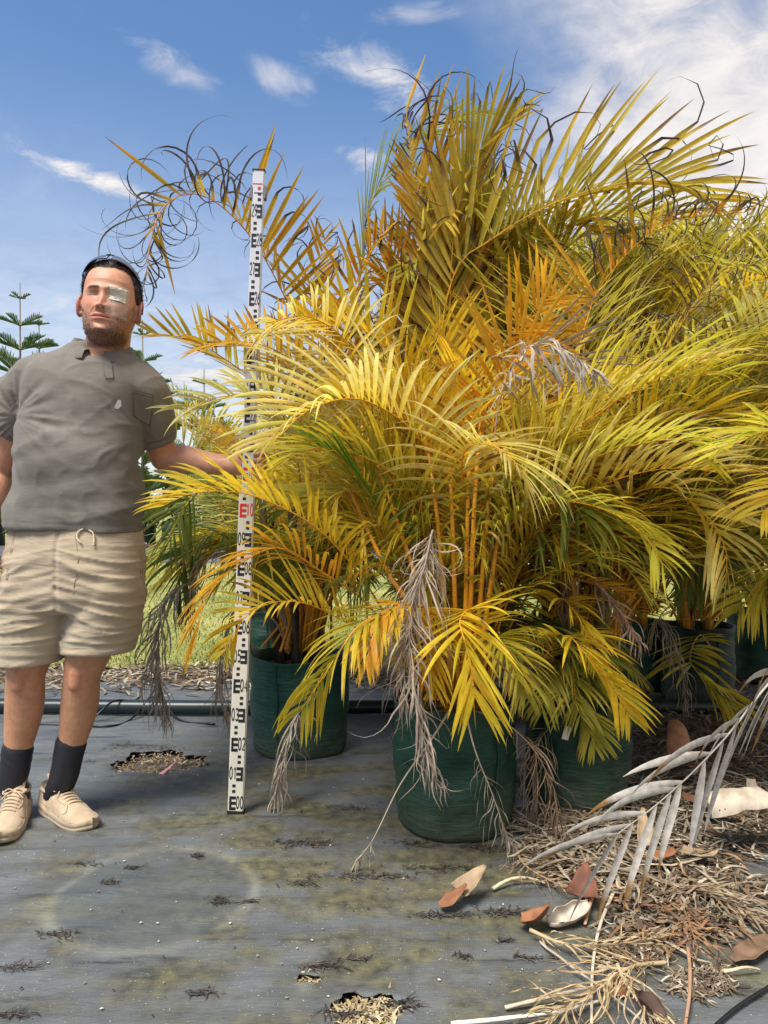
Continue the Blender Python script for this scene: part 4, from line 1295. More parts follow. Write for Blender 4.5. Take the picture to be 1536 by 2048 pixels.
    C.px([d(625), (700, 780, 3.1), (700, 620, 3.05), (730, 520, 3.0), (765, 470, 2.95)], scheme='orange', L=0.26, n=28, wid=0.018, v=0.5, droop=0.15, curl=0.45, t0=0.55)
    C.px([d(615), (640, 760, 3.1), (620, 600, 3.05), (640, 520, 3.0), (650, 480, 2.98)], scheme='amber', L=0.26, n=28, wid=0.018, v=0.4, droop=0.2, curl=0.45, t0=0.5)
    C.fill(40, (1.2, 1.9), (50, 84), (0.7, 1.5), (-10, 190), ('yellow', 'greenyel', 'orange', 'yellow', 'olive', 'lime'), ok=lambda p: free_view(p, 430, 2.7, 1230))
    for k in range(10):
        a = C.rng.uniform(0, 6.28)
        C.frond([C.base + (0, 0, 0.42), C.base + (0.12 * math.cos(a), 0.12 * math.sin(a), 0.75), C.base + (0.3 * math.cos(a), 0.3 * math.sin(a) * 0.6, 0.9), C.base + (0.48 * math.cos(a), 0.4 * math.sin(a) * 0.6, 0.78)],
                scheme=('dark', 'green', 'olive')[k % 3], L=0.24, n=26, v=0.2, droop=0.9, t0=0.35)

    for k in range(14):
        a = C.rng.uniform(2.6, 6.6)
        r = C.rng.uniform(0.35, 0.6)
        q = C.base + (0.06 * math.cos(a), 0.06 * math.sin(a), 0.42)
        C.frond([q, q + (0.25 * r * math.cos(a), 0.2 * r * math.sin(a), 0.34), q + (0.75 * r * math.cos(a), 0.6 * r * math.sin(a), 0.5), q + (1.25 * r * math.cos(a), 0.9 * r * math.sin(a), 0.36)],
                scheme=('olive', 'greenyel', 'green', 'yellow')[k % 4], L=0.26, n=26, v=0.2, droop=0.9, t0=0.32, K=6)

    # ---------------- tall palms behind the middle
    T = Palm((0.30, 3.62), 'tallest palm behind the middle bag, with upright orange fronds against the sky', 24)
    T.bag(0.21, 0.41, seed=4)
    T.canes(9, 1.1, None)
    e = lambda x=900: (x - 20, 1280, 3.58)
    T.px([e(930), (900, 800, 3.15), (872, 600, 3.08), (852, 470, 3.03), (835, 385, 3.0), (822, 310, 2.98), (815, 255, 2.98), (812, 222, 2.98)], detail=True, scheme='amber', L=0.46, n=46, wid=0.022, v=0.2, roll=0.4,
         droop=0.12, curl=0.2, wither=0.75, t0=0.50, fwd=(0.62, 0.25), asym=(0.42, 1.15), K=9)
    T.px([e(940), (905, 820, 3.1), (900, 600, 3.05), (915, 420, 3.0), (955, 308, 2.96), (995, 262, 2.94), (1018, 236, 2.93)], scheme='oliveorg', L=0.44, n=46, wid=0.022, v=0.3, droop=0.15, curl=0.35, t0=0.45, fwd=(0.55, 0.2))
    for k, (tx, ty, sc) in enumerate(((800, 540, 'oliveorg'), (830, 450, 'olive'), (890, 350, 'oliveorg'), (940, 330, 'olive'), (1040, 400, 'olive'), (1090, 470, 'greenyel'), (1150, 380, 'oliveorg'), (1220, 400, 'olive'), (720, 540, 'orange'), (1000, 470, 'greenyel'))):
        mx = 900 + (tx - 900) * 0.45
        T.px([(890 + 6 * k, 1280, 3.58), (890 + (tx - 900) * 0.12, 850, 3.4), (mx, 620, 3.3), ((mx + tx) / 2, (620 + ty) / 2 - 20, 3.2), (tx, ty + 70, 3.1), (tx + (tx - 900) * 0.2, ty + 90, 3.02)], scheme=sc, L=0.38, n=46, wid=0.021, v=0.3, droop=0.4, curl=0.15, t0=0.42, fwd=(0.7, 0.25))
    T.px([e(950), (880, 800, 3.1), (906, 555, 3.0), (985, 478, 2.95), (1095, 412, 2.9), (1215, 372, 2.84), (1330, 362, 2.8), (1420, 400, 2.78)], detail=True, scheme='oliveorg', L=0.50, n=44, wid=0.024, v=0.9, roll=-0.3,
         droop=0.25, curl=0.4, t0=0.50, fwd=(0.85, 0.3), K=9)
    T.px([e(950), (1000, 760, 3.2), (1060, 560, 3.15), (1140, 450, 3.1), (1240, 420, 3.05), (1350, 440, 3.0)], scheme='olive', L=0.4, n=38, wid=0.02, v=0.4, droop=0.5, t0=0.5)
    T.px([e(940), (930, 800, 3.2), (925, 620, 3.15), (940, 480, 3.1), (985, 400, 3.05)], scheme='olive', L=0.4, n=34, wid=0.021, v=0.3, droop=0.1, t0=0.5, fwd=(0.7, 0.35))
    T.px([e(940), (860, 820, 3.2), (820, 650, 3.15), (800, 540, 3.1), (770, 470, 3.06)], scheme='orange', L=0.33, n=34, wid=0.02, v=0.4, droop=0.05, curl=0.3, t0=0.5, fwd=(0.8, 0.4))
    T.fill(64, (1.4, 2.3), (60, 86), (0.5, 1.3), (-20, 200), ('olive', 'oliveorg', 'greenyel', 'olive', 'yellow', 'paleolive'), ok=lambda p: free_view(p, 620, 2.8, 1200), Lr=(0.32, 0.44))

    # ---------------- the row behind at the right
    far = [((1290, 1392), 25, 'palm in the far bag seen between the yellow fronds and the hanging dry leaves', 6, (40, 92, 80), 30, (0.18, 0.40)),
           ((1425, 1420), 26, 'palm in the dark bag at the right edge, behind the grey frond', 7, (14, 52, 46), 30, (0.19, 0.42))]
    for (bx, by), seed, lab, s, col, n, (R, H) in far:
        g = G(bx, by)
        Q = Palm((g[0], g[1] + R), lab, seed)
        Q.bag(R, H, seed=s, col=col)
        Q.canes(8, 1.0, None)
        Q.fill(n + 34, (1.4, 2.5), (52, 86), (0.5, 1.6), None, ('olive', 'greenyel', 'green', 'yellow', 'paleolive', 'oliveorg'), ok=lambda p: free_view(p, 900, 2.9, 1260), Lr=(0.3, 0.42))
        Q.fill(22, (1.9, 2.7), (64, 87), (0.4, 1.3), None, ('olive', 'greenyel', 'paleolive', 'lime', 'yellow'), ok=lambda p: free_view(p, 1000, 2.7, 1260), Lr=(0.34, 0.46))
        Q.fill(8, (0.9, 1.4), (40, 70), (1.2, 2.2), (200, 340), ('dark', 'green', 'olive'), ok=lambda p: free_view(p, 1150, 2.9, 1320))
        if s == 6:
            Q.px([(1300, 1300, 3.9), (1310, 1240, 3.5), (1340, 1265, 3.3), (1362, 1330, 3.25), (1372, 1400, 3.25)], dead=True, deadcol=srgb(190, 174, 150), L=0.2, n=22, wid=0.011, droop=1.5, t0=0.4, closed=0.5)
            Q.px([(1290, 1300, 4.1), (1330, 1220, 3.8), (1390, 1200, 3.6), (1450, 1210, 3.5)], scheme='orange', L=0.22, n=24, v=0.2, droop=0.6, t0=0.4)
        else:
            Q.px([(1425, 1300, 3.9), (1400, 1270, 3.6), (1380, 1320, 3.4), (1420, 1370, 3.3), (1470, 1420, 3.25)], scheme='greenyel', L=0.26, n=24, wid=0.02, v=0.1, droop=0.6, t0=0.45)
        for tx, ty in (((1180, 470), (1260, 450), (1330, 430), (1240, 560)) if s == 6 else ((1290, 440), (1380, 430), (1450, 450), (1500, 520))):
            mx = bx + (tx - bx) * 0.5
            Q.px([(bx, 1260, 4.1), (bx + (tx - bx) * 0.1, 900, 3.9), (mx, 650, 3.75), ((mx + tx) / 2, (650 + ty) / 2 - 10, 3.65), (tx, ty + 60, 3.55), (tx + (tx - bx) * 0.25 - 25, ty + 75, 3.45)],
                 scheme=('olive', 'greenyel', 'paleolive', 'oliveorg')[(tx // 10) % 4], L=0.46, n=40, wid=0.02, v=0.4, droop=0.45, curl=0.3, t0=0.42, fwd=(0.85, 0.35))
    R2 = Palm((2.35, 4.6), 'olive palm farthest back at the right edge of the clump', 27)
    R2.bag(0.2, 0.42, seed=8)
    R2.canes(7, 1.0, None)
    R2.fill(56, (1.6, 2.7), (55, 86), (0.5, 1.5), None, ('olive', 'greenyel', 'paleolive', 'green'), ok=lambda p: free_view(p, 1000, 3.2, 1240), Lr=(0.3, 0.42))
    for tx, ty, sc in ((1400, 450, 'olive'), (1470, 420, 'paleolive'), (1540, 440, 'greenyel'), (1600, 430, 'olive'), (1500, 560, 'olive'), (1440, 620, 'greenyel')):
        R2.px([(1523, 1260, 4.55), (1518, 880, 4.4), (1510 + (tx - 1510) * 0.5, 640, 4.3), (tx + 8, ty + 110, 4.2), (tx, ty + 60, 4.1), (tx - 60, ty + 55, 4.0)], scheme=sc, L=0.5, n=40, wid=0.022, v=0.4, droop=0.5, curl=0.3, t0=0.42,
              fwd=(0.85, 0.35))
    L2 = Palm((-0.72, 4.75), 'green palm farthest back, seen between the man and the staff', 28)
    L2.bag(0.2, 0.42, seed=9)
    L2.canes(7, 0.9, srgb(90, 84, 50))
    L2.fill(32, (1.0, 1.7), (50, 84), (0.6, 1.5), None, ('olive', 'green', 'greenyel', 'paleolive', 'orange'), ok=lambda p: free_view(p, 300, 3.4, 1200) , Lr=(0.26, 0.36))

    # ---------------- the palm outside the picture at the right, whose fronds reach in
    J = Palm((1.62, 2.12), 'palm standing past the right picture edge, its big silver-grey dead frond reaching in', 29)
    J.bag(0.2, 0.42, seed=10)
    J.canes(6, 0.7, None)
    J.px([(1880, 1420, 2.05), (1760, 1230, 1.95), (1630, 1270, 1.86), (1535, 1370, 1.80), (1460, 1465, 1.76), (1385, 1545, 1.74), (1310, 1612, 1.73), (1235, 1668, 1.72)], detail=True, dead=False, mat=M_DEAD, scheme='silver',
         L=0.26, n=17, wid=0.025, v=0.0, roll=1.15, droop=0.75, t0=0.30, fwd=(0.95, 0.35), stalk=srgb(176, 166, 152), r0=0.007, K=10, name='dead_frond', tiplen=0.8,
         label='silver-grey dead frond with broad drooping leaflets')
    J.px([(1880, 1380, 2.1), (1760, 1000, 2.05), (1650, 890, 2.02), (1540, 862, 2.0), (1450, 900, 1.98)], scheme='lime', L=0.24, n=30, v=0.4, droop=0.7, t0=0.5)
    J.px([(1880, 1380, 2.15), (1780, 1050, 2.15), (1680, 960, 2.15), (1600, 960, 2.15), (1530, 1020, 2.12)], scheme='yellow', L=0.26, n=30, v=0.3, droop=0.9, t0=0.5)
    J.px([(1880, 1380, 2.3), (1720, 1180, 2.4), (1620, 1130, 2.45), (1540, 1150, 2.5), (1480, 1220, 2.5)], scheme='greenyel', L=0.24, n=28, v=0.2, droop=0.9, t0=0.4)
    J.px([(1880, 1380, 2.3), (1720, 800, 2.5), (1640, 640, 2.55), (1560, 560, 2.6), (1480, 540, 2.6)], scheme='olive', L=0.34, n=34, v=0.4, droop=0.5, t0=0.5)
    J.fill(10, (1.0, 1.6), (50, 84), (0.6, 1.6), None, ('yellow', 'olive', 'greenyel'), ok=lambda p: (px_of(p)[0] > 1500).all() and (p[:, 1] > 1.6).all())


SCH['silver'] = (srgb(186, 178, 164), srgb(194, 187, 175), 0.5)
build_palms()

# ------------------------------------------------------------------ the levelling staff
def _arc(cx, cy, rx, ry, a0, a1, n=10):
    return [(cx + rx * math.cos(math.radians(a0 + (a1 - a0) * i / n)), cy + ry * math.sin(math.radians(a0 + (a1 - a0) * i / n))) for i in range(n + 1)]


DIGITS = {  # strokes in a box 0.6 wide, 1 tall
    '0': [_arc(.3, .5, .24, .44, 0, 360, 18)], '1': [[(.12, .74), (.34, .94), (.34, .06)]], '2': [_arc(.3, .70, .24, .24, 160, -35, 10) + [(.06, .06), (.55, .06)]],
    '3': [_arc(.28, .72, .23, .22, 150, -90, 10) + _arc(.28, .28, .26, .22, 90, -150, 10)], '4': [[(.44, .06), (.44, .94), (.05, .32), (.58, .32)]],
    '5': [[(.52, .94), (.14, .94), (.10, .55)] + _arc(.28, .33, .26, .27, 110, -140, 10)], '6': [[(.44, .94), (.16, .52)] + _arc(.3, .30, .24, .24, 160, -200, 16)],
    '7': [[(.05, .94), (.55, .94), (.22, .06)]], '8': [_arc(.3, .72, .20, .22, 0, 360, 14), _arc(.3, .28, .24, .22, 0, 360, 14)], '9': [_arc(.3, .70, .24, .24, 0, 360, 16), [(.54, .70), (.42, .30), (.20, .06)]]}


def text_geo(txt, h):
    """painted figures as flat strokes: (verts x y 0, faces), height h"""
    V, Fc = [], []
    for i, ch in enumerate(txt):
        for st in DIGITS[ch]:
            P = np.array(st) + (0.72 * i, 0)
            T = unit(np.gradient(P, axis=0))
            Nn = np.stack([-T[:, 1], T[:, 0]], 1) * 0.075
            n0 = len(V)
            for a, b in zip(P - Nn, P + Nn):
                V += [(a[0], a[1], 0), (b[0], b[1], 0)]
            Fc += [(n0 + 2 * k, n0 + 2 * k + 1, n0 + 2 * k + 3, n0 + 2 * k + 2) for k in range(len(P) - 1)]
    V = np.array(V)
    V[:, 0] -= V[:, 0].min()
    V[:, :2] *= h
    return V, Fc


def build_staff():
    base, top = W(472, 1628, 2.54), W(518.5, 343, 2.54)
    base[2] = 0.006
    ln = np.linalg.norm(top - base)
    ax = unit(top - base)
    sx = unit(np.cross((0, 1.0, 0), ax))
    sx = sx if sx[0] > 0 else -sx
    sy = unit(np.cross(ax, sx))
    if sy[1] < 0:
        sy = -sy
    R = np.stack([sx, sy, ax], 1)
    root = empty('levelling_staff', base)
    root.rotation_euler = Matrix(R.tolist()).to_euler()
    tag(root, 'white telescopic measuring staff with black and red figures held upright by the man', 'measuring staff')
    white, black, red, grey = srgb(208, 202, 186), srgb(26, 26, 28), srgb(206, 44, 40), srgb(120, 120, 118)

    def section(name, z0, z1, w, d, col):
        bm = bmesh.new()
        bmesh.ops.create_cube(bm, size=1.0)
        for v in bm.verts:
            v.co = (v.co.x * w, v.co.y * d, z0 + (v.co.z + 0.5) * (z1 - z0))
        bmesh.ops.bevel(bm, geom=[e for e in bm.edges if abs(e.verts[0].co.z - e.verts[1].co.z) > 0.1], offset=0.0035, segments=2, affect='EDGES')
        me = bpy.data.meshes.new(name)
        bm.to_mesh(me)
        bm.free()
        me.materials.append(M_STAFF)
        at = me.color_attributes.new('col', 'FLOAT_COLOR', 'POINT')
        at.data.foreach_set('color', np.tile((*col, 1.0), len(me.vertices)).astype(np.float32))
        return link(name, me, root)

    zs = 1.105
    lower = section('lower_section', 0.0, zs, 0.054, 0.030, white)
    upper = section('upper_section', zs - 0.06, ln, 0.041, 0.022, srgb(202, 202, 206))

    def marks(par, k0, k1, zof, w, d, numw, shift):
        y = -d / 2 - 0.0006
        for k in range(k0, k1 + 1):
            z = zof(k)
            c = red if k in (10, 20) else black
            even = k % 2 == 0
            e_w, hgt = 0.42 * w, 0.047
            x0 = (-w * 0.40) if even else (w * 0.40 - e_w)
            g = Geo()
            spine = x0 if even else x0 + e_w - 0.32 * e_w
            g.box((spine + 0.16 * e_w, y, z + hgt / 2), (0.32 * e_w, 0.0008, hgt), c)
            for q in (0.0, 0.5, 1.0):
                g.box((x0 + e_w / 2, y, z + 0.005 + q * (hgt - 0.010)), (e_w - 0.0002 * (1 + q), 0.0006, 0.010), c)
            link('graduation', g.mesh('graduation', M_PLAIN, smooth=False), par)
            V, Fc = text_geo('%02d' % k, 0.045)
            s = 0.44 * w / (1.30 * 0.045)
            xn = (w * 0.03) if even else (-w * 0.46)
            P = np.stack([xn + V[:, 0] * s, np.full(len(V), y - 0.0002), z + 0.004 + V[:, 1]], 1)
            link('figure', make_mesh('figure', P, Fc, M_PLAIN, np.broadcast_to(c, P.shape), smooth=False), par)
            xs = x0 + e_w * (0.62 if even else 0.38)
            for q in (0.064, 0.083):
                if z + q + 0.01 < (zs if par is lower else ln - 0.006):
                    g = Geo()
                    g.box((xs, y, z + q), (0.011, 0.0008, 0.0095), black)
                    link('square_mark', g.mesh('square_mark', M_PLAIN, smooth=False), par)

    marks(lower, 0, 10, lambda k: 0.012 + 0.1 * k, 0.054, 0.030, 2, 0)
    marks(upper, 20, 29, lambda k: ln - 0.165 - 0.1 * (29 - k), 0.041, 0.022, 2, 0)
    g = Geo()
    g.box((0.004, -0.0118, ln - 0.062), (0.010, 0.0008, 0.010), red)
    g.box((-0.002, -0.0118, ln - 0.047), (0.034, 0.0008, 0.0025), red)
    g.box((0.002, -0.0119, ln - 0.078), (0.030, 0.0008, 0.002), black)
    link('red_mark', g.mesh('red_mark', M_PLAIN, smooth=False), upper)
    g = Geo()
    g.box((0, 0, ln + 0.0015), (0.044, 0.025, 0.005), srgb(50, 50, 52))
    link('end_cap', g.mesh('end_cap', M_BLACK, smooth=False), upper)
    g = Geo()
    for s in (-1, 1):
        g.box((s * 0.0235, 0, ln - 0.075), (0.006, 0.028, 0.042), grey)
        g.box((s * 0.0262, 0, ln - 0.088), (0.004, 0.016, 0.02), srgb(60, 60, 62))
    link('clip', g.mesh('clip', M_BLACK, smooth=False), upper)
    g = Geo()
    g.box((0, 0.0, 0.003), (0.056, 0.032, 0.012), srgb(36, 36, 38))
    link('foot', g.mesh('foot', M_BLACK, smooth=False), lower)
    return base, R


M_STAFF = mat_attr('staff_enamel', rough=0.32, var=0.10, scale=25, spec=0.5, stretch=(1, 1, 0.3))
STAFF = build_staff()


# ------------------------------------------------------------------ the man
YC = 2.46
bx = lambda px, Y=YC: (px - CX) / F * Y
bz = lambda py, Y=YC: CAM_H - (py - CY) / F * Y


def ring_loft(rings, n=48, ex=2.3):
    """rings: (cx, cy, cz, rx, ry[, tilt_x]) horizontal superellipse sections, closed at both ends"""
    V = []
    a = np.arange(n) / n * 2 * math.pi
    ca, sa = np.cos(a), np.sin(a)
    X = np.sign(ca) * np.abs(ca) ** (2 / ex)
    Yv = np.sign(sa) * np.abs(sa) ** (2 / ex)
    for r in rings:
        cx, cy, cz, rx, ry = r[:5]
        sl = r[5] if len(r) > 5 else 0.0
        V.append(np.stack([cx + rx * X, cy + ry * Yv, cz + sl * rx * X], 1))
    m = len(rings)
    V = np.vstack(V)
    Fc = [(i * n + j, i * n + (j + 1) % n, (i + 1) * n + (j + 1) % n, (i + 1) * n + j) for i in range(m - 1) for j in range(n)]
    Fc += [tuple(range(n - 1, -1, -1)), tuple((m - 1) * n + j for j in range(n))]
    return V, Fc


def smooth_rings(rings, k=6):
    R = np.array([tuple(r) + (0.0,) * (6 - len(r)) for r in rings], float)
    t = np.arange(len(R))
    tt = np.linspace(0, len(R) - 1, (len(R) - 1) * k + 1)
    out = np.zeros((len(tt), 6))
    for c in range(6):
        f = R[:, c]
        mlt = np.gradient(f)
        i = np.minimum(tt.astype(int), len(R) - 2)
        u = tt - i
        h00, h10, h01, h11 = 2 * u ** 3 - 3 * u ** 2 + 1, u ** 3 - 2 * u ** 2 + u, -2 * u ** 3 + 3 * u ** 2, u ** 3 - u ** 2
        out[:, c] = h00 * f[i] + h10 * mlt[i] + h01 * f[i + 1] + h11 * mlt[i + 1]
    return [tuple(r) for r in out]


def limb(P, r, n=20, flat=1.0, ref=(0, 1, 0), m=40):
    """a tapered limb with rounded ends; P control points, r radii at them"""
    Q = np.hstack([np.asarray(P, float), np.asarray(r, float)[:, None]])
    S = spline(Q, m)
    c, rr = S[:, :3], S[:, 3]
    T0, T1 = unit(c[0] - c[1]), unit(c[-1] - c[-2])
    pre = [c[0] + T0 * rr[0] * s for s in (0.95, 0.8, 0.5)]
    post = [c[-1] + T1 * rr[-1] * s for s in (0.5, 0.8, 0.95)]
    pr = [rr[0] * math.sqrt(max(0.02, 1 - s * s)) for s in (0.95, 0.8, 0.5)]
    qr = [rr[-1] * math.sqrt(max(0.02, 1 - s * s)) for s in (0.5, 0.8, 0.95)]
    return tube_vf(np.vstack([pre, c, post]), np.concatenate([pr, rr, qr]), n, True, flat, ref)


def remesh(pieces, voxel, smooth=2, name='m'):
    """union of closed pieces as one continuous skin: (verts, quads)"""
    g = Geo()
    for V, Fc in pieces:
        g.add(V, Fc)
    me = g.mesh(name, None)
    bm = bmesh.new()
    bm.from_mesh(me)
    bmesh.ops.recalc_face_normals(bm, faces=bm.faces)
    bm.to_mesh(me)
    bm.free()
    o = bpy.data.objects.new(name, me)
    COL.objects.link(o)
    md = o.modifiers.new('r', 'REMESH')
    md.mode = 'VOXEL'
    md.voxel_size = voxel
    if smooth:
        ms = o.modifiers.new('s', 'SMOOTH')
        ms.factor = 0.5
        ms.iterations = smooth
    dg = bpy.context.evaluated_depsgraph_get()
    m2 = bpy.data.meshes.new_from_object(o.evaluated_get(dg))
    V = np.empty(len(m2.vertices) * 3, np.float32)
    m2.vertices.foreach_get('co', V)
    Nn = np.empty(len(m2.vertices) * 3, np.float32)
    m2.vertices.foreach_get('normal', Nn)
    lp = np.empty(len(m2.loops), np.int32)
    m2.loops.foreach_get('vertex_index', lp)
    assert len(lp) == 4 * len(m2.polygons)
    bpy.data.objects.remove(o)
    bpy.data.meshes.remove(me)
    bpy.data.meshes.remove(m2)
    return V.reshape(-1, 3).astype(float), lp.reshape(-1, 4), Nn.reshape(-1, 3).astype(float)


def gs(v, c, s):
    return np.exp(-((v - c) / s) ** 2)


def sstep(v, a, b):
    t = np.clip((v - a) / (b - a), 0, 1)
    return t * t * (3 - 2 * t)


# ---- head, in its own axes: x to the picture's right, -y towards the camera, z up, origin between the ears
HZ = np.array([-0.134, -0.130, -0.122, -0.108, -0.09, -0.065, -0.04, -0.012, 0.015, 0.045, 0.075, 0.100, 0.115, 0.123, 0.127])
HW = np.array([0.012, 0.026, 0.042, 0.056, 0.065, 0.0715, 0.0755, 0.078, 0.079, 0.0795, 0.073, 0.060, 0.043, 0.026, 0.006])
HF = np.array([0.050, 0.066, 0.077, 0.084, 0.0865, 0.0875, 0.087, 0.0875, 0.092, 0.0905, 0.082, 0.064, 0.044, 0.024, 0.002])
HB = np.array([0.010, 0.014, 0.020, 0.030, 0.050, 0.072, 0.088, 0.097, 0.102, 0.101, 0.094, 0.078, 0.058, 0.036, 0.010])
HEAD_S = 1.06
HEAD_C = np.array((bx(219, 2.40), 2.41, bz(608, 2.40)))
_rot = Matrix.Rotation(math.radians(-7), 3, 'X') @ Matrix.Rotation(math.radians(4.5), 3, 'Y') @ Matrix.Rotation(math.radians(7), 3, 'Z')
HEAD_R = np.array(_rot)


def head_xyz(z, th, off=0.0):
    """surface of the head at height z and angle th (0 = picture right, -pi/2 = face)"""
    w, f, k = np.interp(z, HZ, HW), np.interp(z, HZ, HF), np.interp(z, HZ, HB)
    ex = 2.25
    ca, sa = np.cos(th), np.sin(th)
    X = np.sign(ca) * np.abs(ca) ** (2 / ex) * w
    Y = np.sign(sa) * np.abs(sa) ** (2 / ex) * np.where(sa < 0, f, k)
    front = sstep(-sa, 0.05, 0.5)
    ax = np.abs(X)
    d = np.zeros_like(X)
    d += gs(X, 0, 0.0105) * np.interp(z, [-0.056, -0.050, -0.042, -0.032, -0.012, 0.008, 0.022], [0, 0.010, 0.0245, 0.0235, 0.014, 0.006, 0.0])
    d += gs(ax, 0.0145, 0.0075) * gs(z, -0.0415, 0.009) * 0.011
    d += gs(ax, 0.030, 0.026) * gs(z, 0.019, 0.0085) * 0.0065
    d += gs(X, 0, 0.012) * gs(z, 0.016, 0.010) * 0.003
    d -= gs(ax, 0.031, 0.017) * gs(z, -0.003, 0.0085) * 0.0085
    d -= gs(ax, 0.019, 0.008) * gs(z, 0.000, 0.008) * 0.004
    d += gs(ax, 0.032, 0.012) * gs(z, -0.007, 0.006) * 0.0055
    d += gs(ax, 0.043, 0.020) * gs(z, -0.032, 0.017) * 0.0055
    d -= gs(ax - 0.022 - (-0.045 - z) * 0.55, 0, 0.004) * sstep(z, -0.072, -0.06) * sstep(-z, 0.038, 0.046) * 0.003
    d += gs(X, 0, 0.024) * gs(z, -0.0655, 0.0045) * 0.0055
    d += gs(X, 0, 0.021) * gs(z, -0.0785, 0.0055) * 0.0065
    d -= gs(X, 0, 0.026) * gs(z, -0.0722, 0.0022) * 0.0045
    d += gs(X, 0, 0.030) * gs(z, -0.070, 0.018) * 0.004
    d -= gs(X, 0, 0.020) * gs(z, -0.0895, 0.006) * 0.003
    d += gs(X, 0, 0.020) * gs(z, -0.108, 0.012) * 0.0065
    d += gs(X, 0, 0.05) * gs(z, 0.055, 0.025) * 0.002
    Y = Y - d * front
    # temples and the hollow below the cheekbones
    X = X * (1 - 0.035 * gs(z, 0.030, 0.02) * sstep(-sa, 0.1, 0.7))
    X = X * (1 - 0.03 * gs(z, -0.058, 0.018) * sstep(-sa, 0.2, 0.8))
    P = np.stack([X, Y, z * np.ones_like(X)], -1)
    if off:
        P = P + unit(np.stack([X / w ** 2 * 0.01, Y * 1.2, 0.9 * z * np.ones_like(X)], -1)) * off
    return P


def to_world(P):
    return np.asarray(P) * HEAD_S @ HEAD_R.T + HEAD_C


def to_head(P):
    return (np.asarray(P) - HEAD_C) @ HEAD_R / HEAD_S


def head_piece():
    zs = np.concatenate([np.linspace(-0.134, -0.1, 14), np.linspace(-0.0985, 0.03, 90), np.linspace(0.033, 0.127, 40)])
    n = 150
    # denser towards the face
    q = np.linspace(0, 1, n, endpoint=False)
    th = -math.pi / 2 + 2 * math.pi * (q + 0.09 * np.sin(2 * math.pi * (q - 0.5)) * 1.0 - 0.5)
    th = np.sort(th) + math.pi
    V = np.vstack([head_xyz(np.full(n, z), th) for z in zs])
    m = len(zs)
    Fc = [(i * n + j, i * n + (j + 1) % n, (i + 1) * n + (j + 1) % n, (i + 1) * n + j) for i in range(m - 1) for j in range(n)]
    Fc += [tuple(range(n - 1, -1, -1)), tuple((m - 1) * n + j for j in range(n))]
    return to_world(V), Fc


def ear_piece(s):
    """an outer rim, a lobe and a bowl"""
    out = []
    a = np.linspace(-2.0, 2.3, 18)
    P = np.stack([s * (0.0835 + 0.010 * np.cos(a * 0.6)), 0.004 + 0.0165 * -np.cos(a) * 0.9, -0.012 + 0.031 * np.sin(a)], 1)
    out.append(limb(P, np.interp(np.linspace(0, 1, 18), [0, .2, .8, 1], [0.0065, 0.005, 0.0045, 0.003]), 10, ref=(1, 0, 0)))
    out.append(limb([(s * 0.078, 0.006, -0.034), (s * 0.082, 0.005, -0.012), (s * 0.081, 0.008, 0.010)], [0.011, 0.015, 0.011], 12, 0.55, (1, 0, 0), 12))
    out.append(limb([(s * 0.083, -0.002, -0.040), (s * 0.0845, 0.000, -0.034)], [0.0075, 0.0075], 10, 0.8, (1, 0, 0), 6))
    return [(to_world(V), Fc) for V, Fc in out]


def finger(base, d, bend_axis, ln, r, bends):
    P = [np.asarray(base, float)]
    d = unit(d)
    for i, (l, b) in enumerate(zip((0.46, 0.30, 0.24), bends)):
        q = Matrix.Rotation(b, 3, Vector(bend_axis))
        d = np.array(q @ Vector(d))
        P.append(P[-1] + d * ln * l)
    return limb(P, [r, r * 0.95, r * 0.88, r * 0.74], 12, ref=bend_axis, m=18)


